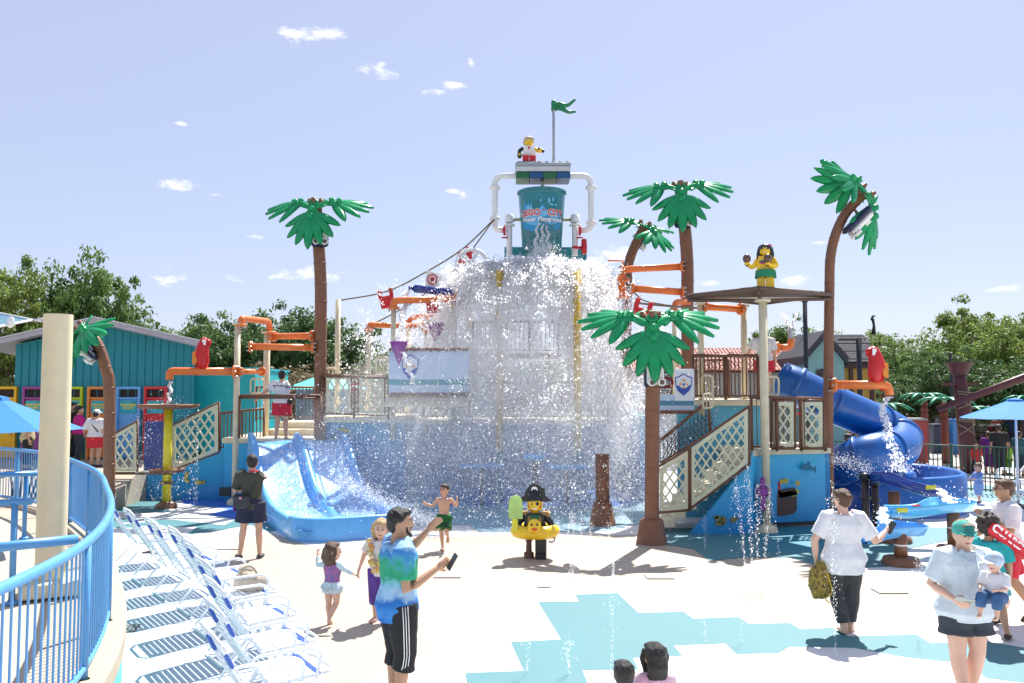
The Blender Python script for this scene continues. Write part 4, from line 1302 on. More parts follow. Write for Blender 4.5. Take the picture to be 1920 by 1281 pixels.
t = thing('y_sprayer', 'grey Y shaped sprayer throwing two jets above the upper right platform', 'water sprayer', P(1482, 630, 20.5))
mb = MB(); mb.lathe([(.06, 0), (.06, .22), (.075, .28)], P(1482, 640, 20.5), 10); mb.build('nozzle', GREY, t)

# ---- upper right platform
up = thing('upper_right_platform', 'upper platform with cream floor and pale blue front right of the nearest palm', 'play platform', P(1370, 760, 19.3))
zf = P(1370, 750, 19.3).z
xa, xb = P(1238, 0, 19.3).x, P(1432, 0, 19.3).x
mb = MB(); mb.rbox(((xa + xb) / 2, 20.6, zf - .06), (xb - xa, 2.7, .14), .02); mb.build('floor', SLAB, up)
mb = MB(); mb.box(((xa + xb) / 2 + .2, 19.45, zf / 2 - .08), (xb - xa - .4, .1, zf - .12)); mb.build('mural_wall', mat('mural_pale', (.10, .42, .60), .4, vscale=1.2, dirt=.1), up)
rl = railing((xa + .75, 19.32, zf), (xb - .12, 19.32, zf), 1.0, 'dark picket railing of the upper right platform', .085, posts=3, pr=.017, rail_r=.04)
railing((xa + .75, 21.9, zf), (xb - .12, 21.9, zf), 1.0, 'rear picket railing of the upper right platform', .12, posts=3, pr=.014)
t = thing('red_life_ring', 'red life ring hanging on the railing beside the right shield panel', 'life ring', P(1247, 717, 19.25))
mb = MB(); mb.tube([P(1247, 717, 19.2) + Vector((cos(a) * .17, 0, sin(a) * .10)) for a in [k * pi / 8 for k in range(16)]], .035, 8, closed=True); mb.build('ring', RED, t)
# canopy of brown slats
cz = 4.93
cor = [Vector((5.03, 17.3, cz)), Vector((6.92, 18.4, cz)), Vector((5.98, 20.3, cz)), Vector((3.86, 18.7, cz))]
t = thing('brown_canopy', 'square brown canopy roof on which the hula dancer figure stands', 'canopy', sum(cor, Vector()) / 4)
CANM = mat('canopy_brown', (.13, .085, .065), .6, bump=.3, bscale=20)
mb = MB()
for i in range(4): mb.tube([cor[i], cor[(i + 1) % 4]], .05, 6, ref=(0, 0, 1))
mb.build('edge_beam', CANM, t)
ctr = sum(cor, Vector()) / 4
nb = 15
for i in range(nb):
    f = (i + .5) / nb
    a = cor[0].lerp(cor[3], f); b = cor[1].lerp(cor[2], f)
    mb = MB(); mb.tube([a + Vector((0, 0, .02)), b + Vector((0, 0, .02))], .075, 4, ref=(0, 0, 1), flat=.22)
    mb.build('roof_slat', CANM, t)
mb = MB()
mb.tube([cor[0] + Vector((0, 0, -.1)), cor[2] + Vector((0, 0, -.1))], .045, 6); mb.tube([cor[3] + Vector((0, 0, -.1)), cor[1] + Vector((0, 0, -.1))], .045, 6)
mb.build('cross_beam', CANM, t)

# ---- lower right platform, stair and mural walls
rp = thing('right_play_platform', 'platform with blue ocean mural walls and lattice stair right of the nearest palm', 'play platform', P(1480, 990, 18))
wall_poly([(1236, 1003), (1412, 996), (1412, 846), (1402, 872), (1294, 958), (1236, 963)], 17.15, rp, z0=0)
a0, a1 = P(1408, 996, 17.15), P(1440, 990, 17.9)
mb = MB(); zt = 1.52
mb.prism([(a0.x, a0.y, 0), (a1.x, a1.y, 0), (a1.x, a1.y, zt), (a0.x, a0.y, zt)], (0.02, .1, 0)); mb.build('mural_wall', MURAL, rp)
b0, b1 = P(1437, 980, 17.9), P(1549, 978, 18.3)
mb = MB(); mb.prism([(b0.x, b0.y, .1), (b1.x, b1.y, .1), (b1.x, b1.y, zt), (b0.x, b0.y, zt)], (0, .1, 0)); mb.build('mural_wall', MURAL, rp)
mb = MB(); mb.prism([(b0.x + .05, b0.y + .12, 0), (b1.x, b1.y + .12, 0), (b1.x, b1.y + .12, .12), (b0.x + .05, b0.y + .12, .12)], (0, .05, 0)); mb.build('wall_gap_shade', GREYD, rp)  # dark strip standing in for the shade in the gap under the raised wall
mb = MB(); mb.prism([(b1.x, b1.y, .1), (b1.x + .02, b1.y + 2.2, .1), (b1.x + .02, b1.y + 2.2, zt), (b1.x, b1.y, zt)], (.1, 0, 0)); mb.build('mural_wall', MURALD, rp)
mb = MB(); mb.prism([(a0.x - .15, 17.05, zt), (a1.x - .02, 17.75, zt), (b1.x + .1, 18.2, zt), (b1.x + .1, 20.4, zt), (a0.x - .15, 20.4, zt)], (0, 0, .11)); mb.build('floor', SLAB, rp)
# steps behind the lattice
for k in range(8):
    f = k / 8
    x = P(1240, 0, 17.3).x + (P(1402, 0, 17.3).x - P(1240, 0, 17.3).x) * f
    mb = MB(); mb.rbox((x + .12, 17.95, .10 + 1.42 * (k + 1) / 8 - .09), (.26, 1.3, .18), .015); mb.build('step', SLAB, rp)
lat_thing('long sloping cream lattice panels of the right stair', [(1237, 958, 1291, 953, 1291, 843, 1237, 879), (1295, 952, 1402, 868, 1402, 765, 1295, 841)], 17.0)
lat_thing('upright lattice panel just right of the tall cream post', [(1449, 838, 1488, 838, 1488, 754, 1449, 754)], 17.75)
lat_thing('upright lattice panel next to the arching palm trunk', [(1503, 838, 1542, 838, 1542, 754, 1503, 754)], 17.95)
t = thing('red_latch', 'red latch between the two upright lattice panels on the right', 'latch', P(1495, 776, 17.8))
mb = MB(); mb.rbox(P(1495, 776, 17.8), (.15, .05, .035), .01); mb.build('latch_bar', RED, t)
railing(P(1410, 846, 17.5), P(1548, 846, 18.1), 1.10, 'railing holding the two upright lattice panels on the right', .13, posts=4, rail_r=.034)
# dark stair railing further back
s0, s1 = P(1238, 868, 18.9), P(1330, 812, 18.9)
t = thing('stair_railing', 'dark sloping picket railing behind the right stair', 'railing', s0, 'brown railings of the play structure')
mb = MB(); mb.tube(elbow([P(1238, 826, 18.9), P(1328, 752, 18.9), P(1332, 812, 18.9)], .1), .035, 8); mb.tube([s0, s1], .025, 6); mb.build('rails', BROWNR, t)
mb = MB(); mb.tube([(0, 0, 0), (0, 0, .56)], .010, 5); pk = mb.build('picket', BROWNR, mesh_only=True)
for k in range(13): link('picket', pk, t, None, s0.lerp(s1, k / 13) - wloc(t))
mb = MB()
for k in range(12):      # coarse net hung on the railing
    a = s0.lerp(s1, k / 12)
    mb.tube([a, a + Vector((.32, 0, .62))], .008, 4); mb.tube([a + Vector((0, 0, .5)), a + Vector((.3, 0, .05))], .008, 4)
tag_ = mb.build('net', GREYD, t)
# mural figures in low relief
def relief(parts, label, name, cat, u, v, d):
    t = thing(name, label, cat, P(u, v, d), 'cut-out sea life fixed to the mural walls')
    for nm, m, poly in parts:
        mb = MB(); mb.prism([P(u + x, v + y, d) for x, y in poly], (0, .02, 0)); mb.build(nm, m, t)
    return t
def ell(cx, cy, rx, ry, n=14, a=0):
    return [(cx + cos(2 * pi * k / n) * rx * cos(a) - sin(2 * pi * k / n) * ry * sin(a), cy + cos(2 * pi * k / n) * rx * sin(a) + sin(2 * pi * k / n) * ry * cos(a)) for k in range(n)]
FISHM = mat('fish_blue', (.02, .16, .30), .5); GOLD = mat('coin_gold', (.55, .42, .06), .5); TURT = mat('turtle_brown', (.18, .17, .06), .6); CHEST = mat('chest_brown', (.09, .05, .045), .6)
df = 18.05
relief([('fish_body', FISHM, [(-15, -2), (-9, -7), (-2, -8), (6, -4), (10, 0), (14, -5), (14, 10), (9, 5), (2, 4), (-6, 4), (-12, 2)]), ('fish_fin', FISHM, [(-4, -8), (0, -13), (4, -10), (3, -6)])], 'dark blue fish cut-out high on the right mural wall', 'fish_plaque', 'wall plaque', 1516, 878, df)
relief([('chest_body', CHEST, [(-18, 4), (20, -2), (20, 24), (14, 32), (-16, 36), (-20, 30)]), ('chest_lid', CHEST, [(-16, -12), (16, -18), (22, -4), (-18, 3)]), ('treasure', mat('treasure_green', (.16, .35, .26), .5), [(-12, -8), (14, -12), (16, -3), (-14, 2)]), ('handle_red', RED, [(-15, -28), (-11, -28), (-10, -4), (-14, -4)])]
       + [('coin', GOLD, ell(x, y, 4, 5)) for x, y in ((0, -30), (-8, -29), (22, -26), (20, -10), (14, -4))], 'treasure chest cut-out with coins on the right mural wall', 'chest_plaque', 'wall plaque', 1474, 932, 17.97)
relief([('turtle_shell', TURT, ell(0, 0, 7, 6)), ('turtle_shell', TURT, ell(9, 3, 5, 8)), ('turtle_shell', TURT, ell(1, 9, 8, 5)), ('turtle_leg', TURT, ell(-5, -3, 4, 3))], 'group of turtle cut-outs low on the stair wall', 'turtle_plaque', 'wall plaque', 1348, 973, 17.12)
relief([('fish_body', TURT, ell(0, 0, 6, 5, a=-.5)), ('fish_tail', TURT, [(4, -3), (9, -6), (8, 2)])], 'small olive fish cut-out right of the turtles', 'fish_plaque', 'wall plaque', 1375, 975, 17.12)
relief([('seahorse_body', GOLD, ell(0, 0, 3.5, 9, a=.2)), ('seahorse_tail', GOLD, ell(2, 10, 4, 3))], 'yellow seahorse cut-out on the left mural wall', 'seahorse_plaque', 'wall plaque', 349, 893, 22.55)
relief([('fish_body', GOLD, ell(0, 0, 8, 4)), ('fish_tail', GOLD, [(6, -1), (12, -5), (12, 4)])], 'yellow fish cut-out on the left mural wall above the yellow post', 'fish_plaque', 'wall plaque', 372, 905, 22.55)
relief([('weed', mat('weed_green', (.08, .25, .10), .6), [(-3, 30), (-1, 0), (-6, -14), (1, -26), (5, -12), (3, 2), (5, 30)])], 'green seaweed cut-out on the wall right of the slide', 'weed_plaque', 'wall plaque', 624, 840, 22.02)
relief([('fish_body', GOLD, ell(0, 0, 9, 5)), ('fish_tail', GOLD, [(7, -1), (13, -5), (13, 5)])], 'yellow fish cut-out beside the seaweed right of the slide', 'fish_plaque', 'wall plaque', 642, 808, 22.02)
# black window strip at foot of the left wall
mb = MB(); mb.box(P(422, 922, 22.0), (.28, .05, .22)); o = mb.build('dark_vent', BLACK, lp)

# ---- sign boards with shield emblems
SHB = mat('shield_blue', (.02, .08, .42), .4); SHO = mat('ring_orange', (.75, .35, .08), .4); BOARD = mat('board_pale', (.50, .62, .78), .4, var=.05, dirt=.1); BOARDW = mat('emblem_white', (.72, .78, .86), .4, var=.04)
def shield(cx, cz, d, w, h, parent):
    def sh(k, y, m, nm):
        pts = [(-.5, .32), (-.28, .36), (0, .5), (.28, .36), (.5, .32), (.47, -.05), (.34, -.28), (0, -.5), (-.34, -.28), (-.47, -.05)]
        mb = MB(); mb.prism([(cx + x * w * k, d + y, cz + z * h * k) for x, z in pts], (0, -.008, 0)); return mb.build(nm, m, parent)
    sh(1.0, -.002, SHB, 'shield_outline'); sh(.88, -.012, BOARDW, 'shield_field')
    lo = [(-.42, -.03), (-.22, -.08), (0, -.03), (.22, -.08), (.42, -.03), (.31, -.25), (0, -.44), (-.31, -.25)]
    mb = MB(); mb.prism([(cx + x * w, d - .022, cz + z * h) for x, z in lo], (0, -.006, 0)); mb.build('shield_wave', SHB, parent)
    R = w * .26
    for k in range(8):
        a0, a1 = k * pi / 4 + .4, (k + 1) * pi / 4 + .4
        arc = [a0 + (a1 - a0) * i / 4 for i in range(5)]
        mb = MB(); mb.prism([(cx + cos(a) * R, d - .032, cz + .02 * h + sin(a) * R) for a in arc] + [(cx + cos(a) * R * .52, d - .032, cz + .02 * h + sin(a) * R * .52) for a in reversed(arc)], (0, -.008, 0))
        mb.build('ring_segment', SHO if k % 2 else BOARDW, parent)
    mb = MB(); mb.prism([(cx + cos(a) * R * .5, d - .030, cz + .02 * h + sin(a) * R * .5) for a in [i * pi / 8 for i in range(16)]], (0, -.006, 0)); mb.build('ring_centre', BOARDW, parent)
    mb = MB(); mb.prism([(cx + cos(a) * R * .28, d - .040, cz + .0 * h + sin(a) * R * .28) for a in [i * pi / 6 for i in range(12)]], (0, -.006, 0)); mb.build('ring_drop', SHB, parent)
d = 21.3
a, b = P(729, 658, d), P(880, 738, d)
t = thing('shield_board', 'pale board with shield and life ring emblem left of the waterfall', 'sign board', ((a.x + b.x) / 2, d, b.z))
mb = MB(); mb.rbox(((a.x + b.x) / 2, d + .05, (a.z + b.z) / 2), (b.x - a.x, .08, a.z - b.z), .01); mb.build('board', BOARD, t)
mb = MB(); mb.box(((a.x + b.x) / 2, d - .004, P(0, 717, d).z), (b.x - a.x, .012, .13)); mb.build('teal_stripe', mat('stripe_teal', (.03, .28, .33), .4), t)
c = P(769, 688, d); shield(c.x, c.z, d - .002, .42, .64, t)
SCAL = MB(); SCAL.ball((0, 0, 0), (.06, .05, .045), 8, 5); SCALM = SCAL.build('roof_tile', mat('tile_brown', (.20, .07, .045), .6), mesh_only=True)
for v, w in ((656, 1), (740, 1)):
    for k in range(int((b.x - a.x) / .1)):
        link('roof_tile', SCALM, t, None, Vector((a.x + .05 + k * .1, d - .02, P(0, v, d).z + .015 * (k % 2))) - wloc(t))
mb = MB(); mb.prism([(a.x - .05, d - .5, b.z - .32), (b.x, d - .5, b.z - .32), (b.x, d + .1, b.z - .1), (a.x - .05, d + .1, b.z - .1)], (0, 0, .05)); mb.build('cream_ledge', SLAB, t)
d = 19.0
a, b = P(1236, 690, d), P(1303, 772, d)
t = thing('shield_board', 'pale board with shield emblem right of the nearest palm trunk', 'sign board', ((a.x + b.x) / 2, d, b.z))
a2 = P(1264, 692, d)
mb = MB(); mb.rbox(((a2.x + b.x) / 2, d, (a2.z + P(0, 752, d).z) / 2), (b.x - a2.x - .02, .05, a2.z - P(0, 752, d).z), .01); mb.build('emblem_panel', BOARDW, t)
mb = MB(); mb.rbox(((a.x + b.x) / 2, d + .04, (P(0, 740, d).z + b.z) / 2), (b.x - a.x, .05, P(0, 740, d).z - b.z), .01); mb.build('board', BOARD, t)
mb = MB(); mb.box(((a.x + b.x) / 2 - .01, d - .0, P(0, 756, d).z), (b.x - a.x - .04, .02, .10)); mb.build('teal_stripe', mat('stripe_blue', (.06, .22, .35), .4), t)
c = P(1281, 721, d); shield(c.x, c.z, d - .028, .38, .50, t)
for k in range(8): link('roof_tile', SCALM, t, None, Vector((a.x + .05 + k * .1, d - .03, P(0, 773, d).z)) - wloc(t))
mb = MB()
for k in range(9):
    mb.tube([P(1237 + k * 3, 700, d + .15), P(1237 + k * 3, 738, d + .15)], .006, 4)
    mb.tube([P(1237, 700 + k * 4.6, d + .15), P(1262, 700 + k * 4.6, d + .15)], .006, 4)
mb.build('net', GREYD, t)

# ---- centre structure behind the waterfall
cs = thing('centre_play_tower', 'central tower half hidden by falling water, carrying the bucket', 'play tower', (0, 24, 0))
for u in (936, 1083):
    x = P(u, 800, 21.6).x
    mb = MB(); mb.tube([(x, 21.6, 0), (x, 21.6, 1.35)], .10, 12); mb.build('lower_post', mat('post_teal', (.02, .20, .24), .4), cs)
    mb = MB(); mb.tube([(x, 21.6, 1.35), (x, 21.6, 5.9)], .095, 12); mb.build('upper_post', mat('post_yellow', (.62, .40, .04), .4), cs)
for u in (880, 1150):
    x = P(u, 800, 25.4).x
    mb = MB(); mb.tube([(x, 25.4, 0), (x, 25.4, 6.2)], .10, 12); mb.build('rear_post', CREAM, cs)
mb = MB(); mb.rbox((.1, 24.4, 2.0), (5.2, 2.6, .14), .02); mb.build('middle_floor', SLAB, cs)
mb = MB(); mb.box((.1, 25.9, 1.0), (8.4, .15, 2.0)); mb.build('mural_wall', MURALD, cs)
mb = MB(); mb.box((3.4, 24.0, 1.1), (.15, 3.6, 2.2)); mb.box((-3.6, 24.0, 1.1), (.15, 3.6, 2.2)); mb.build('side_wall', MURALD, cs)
railing((-2.4, 23.2, 2.07), (2.6, 23.2, 2.07), 1.0, 'dark picket railing of the central tower behind the water', .11, posts=5)
railing((-1.1, 24.0, 3.9), (1.3, 24.0, 3.9), .9, 'upper picket railing of the central tower behind the water', .12, posts=4)
mb = MB()
for k in range(34):
    mb.tube([(-2.4 + k * .15, 22.15, 2.1), (-1.6 + k * .15, 22.15, 3.6)], .007, 4); mb.tube([(-2.4 + k * .15, 22.15, 3.6), (-1.6 + k * .15, 22.15, 2.1)], .007, 4)
mb.build('climbing_net', ROPE, cs)
mb = MB(); mb.rbox((.1, 24.6, 3.85), (2.6, 1.4, .12), .02); mb.build('upper_floor', mat('floor_brown', (.16, .09, .07), .6), cs)
# splash roof that throws the water outwards
mb = MB(); mb.lathe([(.2, 5.78), (1.0, 5.78), (1.08, 5.84), (1.02, 5.9), (.3, 6.08)], (.55, 23.6, 0), 10); mb.build('splash_roof', mat('splash_teal', (.01, .22, .26), .4), cs)
a, b = P(946, 470, 24.6), P(1098, 492, 24.6)
mb = MB(); mb.rbox(((a.x + b.x) / 2, 24.6, (a.z + b.z) / 2), (b.x - a.x, .8, a.z - b.z + .1), .02); mb.build('bucket_deck', mat('deck_teal', (.01, .24, .28), .4), cs)
# brown rocky post right of the centre
t = thing('brown_pillar', 'brown pillar with flared base in the spray left of the nearest palm', 'pillar', P(1130, 985, 17.9))
c = G(1130, 985)
mb = MB(); mb.tube([(c.x, c.y, .4), (c.x, c.y, 1.5)], .15, 10); mb.build('shaft', BROWN, t)
mb = MB(); mb.lathe([(.30, 0), (.28, .02), (.19, .48), (.15, .5)], (c.x, c.y, 0), 8); mb.build('base', BROWN, t)
t = thing('splash_gadget', 'black spray post standing behind the pirate figure in the spray', 'spray post', (.55, 20.3, 0))
mb = MB(); mb.tube([(.55, 20.3, 0), (.55, 20.3, 1.2)], .07, 8); mb.build('post', BLACK, t)
mb = MB(); mb.lathe([(.0, .02), (.28, .12), (.30, .2), (.27, .2), (.1, .1)], (.55, 20.3, 1.15), 12); mb.build('bowl', BLUES, t)
for i, (x, y, z) in enumerate(((-.75, 21.4, 1.0), (1.35, 21.0, 1.0))):
    t = thing('blue_splash_tray', ('blue tray left of the black spray post', 'blue tray right of the black spray post')[i], 'splash tray', (x, y, 0))
    mb = MB(); mb.rbox((x, y, z), (1.1, .5, .10), .03, .15); mb.build('tray', BLUES, t)
    mb = MB(); mb.tube([(x, y, 0), (x, y, z)], .05, 8); mb.build('leg', BROWN, t)

# ---- tipping bucket, frame, deck, figure, flag
DB = 23.6
t = thing('bucket_frame', 'white tubular frame that carries the tipping bucket', 'frame', P(1016, 480, DB))
fp = pl([(945, 432, DB), (928, 430, DB), (928, 330, DB), (1108, 330, DB), (1108, 430, DB), (1088, 432, DB)])
mb = MB(); mb.tube(elbow(fp, .26, 6), .085, 12); mb.build('outer_frame', WHITE, t)
for u, v in ((928, 352), (1108, 352), (928, 410), (1108, 418)):
    mb = MB(); mb.lathe([(.085, -.04), (.15, -.04), (.15, .04), (.085, .04)], P(u, v, DB), 12); mb.build('flange', WHITE, t)
for u in (955, 1078):
    mb = MB(); mb.tube([P(u, 480, DB), P(u, 412, DB)], .085, 10); mb.lathe([(.09, 0), (.16, 0), (.16, .04), (.09, .04)], P(u, 424, DB), 12); mb.lathe([(.001, .16), (.12, .14), (.13, -.08)], P(u, 412, DB), 10); mb.build('upright', WHITE, t)
mb = MB(); mb.tube([P(955, 412, DB), P(1078, 412, DB)], .045, 8); mb.build('axle', mat('axle_olive', (.35, .33, .20), .5), t)
for i, (u, s) in enumerate(((946, -1), (1087, 1))):
    c = P(u, 433, DB - .1)
    mb = MB(); mb.rbox(c, (.07, .10, .26), .02); mb.lathe([(.0, 0), (.09, .0), (.09, .02), (.0, .02)], c + Vector((0, 0, -.2)), 10); mb.build('red_valve', RED, t)
t = thing('tipping_bucket', 'big teal tipping bucket with splash logo above the waterfall', 'bucket', P(1016, 470, DB))
bc = P(1016, 470, DB); bt = P(1016, 360, DB)
hb = bt.z - bc.z; r0 = 37 * DB / FPX; r1 = 45 * DB / FPX
mb = MB(); mb.lathe([(.001, .05), (r0 * .9, .0), (r0, .05), (r0 + (r1 - r0) * .9, hb * .9), (r1 * .985, hb * .95), (r1 * 1.04, hb * .955), (r1 * 1.05, hb * .99), (r1 * 1.0, hb), (r1 * .93, hb * .97), (r0 * .93, .12), (.001, .1)], bc, 40)
mb.build('shell', mat('bucket_teal', (.006, .19, .235), .25, coat=.4, dirt=.06), t)
def rad_at(z): return r0 + (r1 - r0) * max(0, min(1, (z - bc.z) / hb)) + .008
def wrap(me, zc, m, name, off=0.0, slant=0.0):
    for v in me.vertices:
        x, y, z = v.co.x, v.co.y, v.co.z
        R = rad_at(zc + y) + off + z
        a = x / (rad_at(zc + y))
        v.co = Vector((bc.x + sin(a) * R, bc.y - cos(a) * R, zc + y + slant * x)) - wloc(t)
    me.materials.clear(); me.materials.append(m)
    for p in me.polygons: p.material_index = 0
    return link(name, me, t)
def flat(poly, th=.004):
    me = bpy.data.meshes.new('shape'); bm = bmesh.new()
    f = bm.faces.new([bm.verts.new((x, y, 0)) for x, y in poly])
    bmesh.ops.triangulate(bm, faces=bm.faces, ngon_method='EAR_CLIP')
    for _ in range(2):
        bmesh.ops.subdivide_edges(bm, edges=bm.edges, cuts=1)
    bm.to_mesh(me); bm.free(); return me
LB = mat('logo_blue', (.03, .30, .62), .35); LLB = mat('logo_light_blue', (.16, .52, .80), .35)
splash = [(-.62, -.30), (-.66, -.05), (-.55, .10), (-.60, .30), (-.50, .42), (-.47, .26), (-.38, .46), (-.36, .25), (-.25, .12), (-.10, .20), (0, .30), (.10, .18), (.22, .10), (.36, .14), (.50, .10), (.60, -.05), (.55, -.30), (.30, -.40), (-.30, -.42)]
zc = P(0, 412, DB).z
wrap(flat(splash), zc, LB, 'logo_splash', .001)
wrap(flat([(x * .8, y * .72 + .03) for x, y in splash]), zc, LLB, 'logo_highlight', .005)
for (cx, cy, rx, ry) in ((.18, .40, .035, .08), (.30, .44, .03, .06), (.26, .30, .08, .025), (.40, .30, .03, .04), (-.05, .40, .025, .04)):
    wrap(flat([(cx + rx * cos(a), cy + ry * sin(a)) for a in [k * pi / 5 for k in range(10)]]), zc, LLB, 'logo_drop', .003)
LR = mat('logo_red', (.62, .03, .05), .35); LW = mat('logo_white', (.85, .85, .85), .35)
def tm_(s, size, bold, sp=1.0):
    me = text_mesh(s, size, .002, bold, sp)
    bm = bmesh.new(); bm.from_mesh(me)
    bmesh.ops.triangulate(bm, faces=bm.faces)
    bm.to_mesh(me); bm.free(); return me
def shifted(me, dx, dy=0.0):
    for v in me.vertices: v.co.x += dx; v.co.y += dy
    return me
for wd_, dx_ in (('LEGO', -.345), ('CITY', .375)):
    wrap(shifted(tm_(wd_, .225, .020), dx_), P(0, 407, DB).z, LW, 'logo_outline', .010)
    wrap(shifted(tm_(wd_, .225, .007), dx_), P(0, 407, DB).z, LR, 'logo_lettering', .016)
wrap(shifted(tm_('\u00ae', .09, .002), .035, .06), P(0, 407, DB).z, LR, 'registered_mark', .016)
wrap(tm_('Water Playground', .165, .016), P(0, 419, DB).z, LB, 'logo_outline', .010)
wrap(tm_('Water Playground', .165, .005), P(0, 419, DB).z, LW, 'logo_lettering', .016)
# brick built deck above the bucket
a, b = P(966, 312, DB), P(1069, 340, DB)
t = thing('brick_deck', 'studded grey and green brick deck at the very top above the bucket', 'brick deck', ((a.x + b.x) / 2, DB, b.z))
L = b.x - a.x; zt_, zb_ = a.z, b.z
cx = (a.x + b.x) / 2
mb = MB(); mb.rbox((cx, DB, zt_ - .04), (L, .8, .09), .01); mb.build('top_plate', GREY, t)
mb = MB(); mb.rbox((cx, DB, zt_ - .165), (L * .985, .78, .14), .01); mb.build('light_plate', mat('brick_light', (.55, .58, .62), .4), t)
for k in range(4):
    w_ = L * .98 / 4
    mb = MB(); mb.rbox((cx - L * .49 + w_ * (k + .5), DB, zb_ + .08), (w_ - .006, .76, .17), .01); mb.build('brick', mat('brick_green', (.01, .13, .05), .4) if k % 2 == 0 else mat('brick_blue', (.01, .08, .24), .4), t)
st = MB(); st.lathe([(.052, 0), (.052, .045), (.046, .05), (.001, .05)], (0, 0, 0), 12); stm = st.build('stud', GREY, mesh_only=True)
for i in range(8):
    for j in range(4): link('stud', stm, t, None, Vector((a.x + .1 + i * (L - .2) / 7, DB - .3 + j * .2, zt_ + .005)) - wloc(t))
mb = MB(); mb.tube([P(1017, 342, DB), P(1017, 356, DB)], .05, 8); mb.build('water_outlet', WHITE, t)
c = P(1038, 312, DB); tp = P(1038, 192, DB)
t = thing('green_flag', 'grey pole with small green wavy forked flag beside the seated figure', 'flag', c)
mb = MB(); mb.tube([c, tp], .04, 10); mb.build('pole', GREY, t)
mb = MB()
N = 12; H0 = .24
rows = []
for i in range(N + 1):
    s = i / N; x = tp.x + .0 + s * .62; y = DB + .05 * sin(s * 9); zz = tp.z - .14 + .05 * sin(s * 8)
    rows.append((x, y, zz, s))
for k in (0, 1):
    pts = []
    for (x, y, zz, s) in rows:
        sp = max(0, s - .45) * .22
        pts.append((x, y, zz + (1 if k == 0 else -1) * (.055 + sp)))
    mb.tube(pts, [(.03, .072 - .055 * max(0, i / N - .3)) for i in range(N + 1)], 8, ref=(0, 0, 1))
mb.lathe([(.07, -.24), (.07, .03), (.05, .05), (.001, .05)], tp, 10)
mb.build('flag', mat('flag_green', (.01, .20, .08), .35), t)

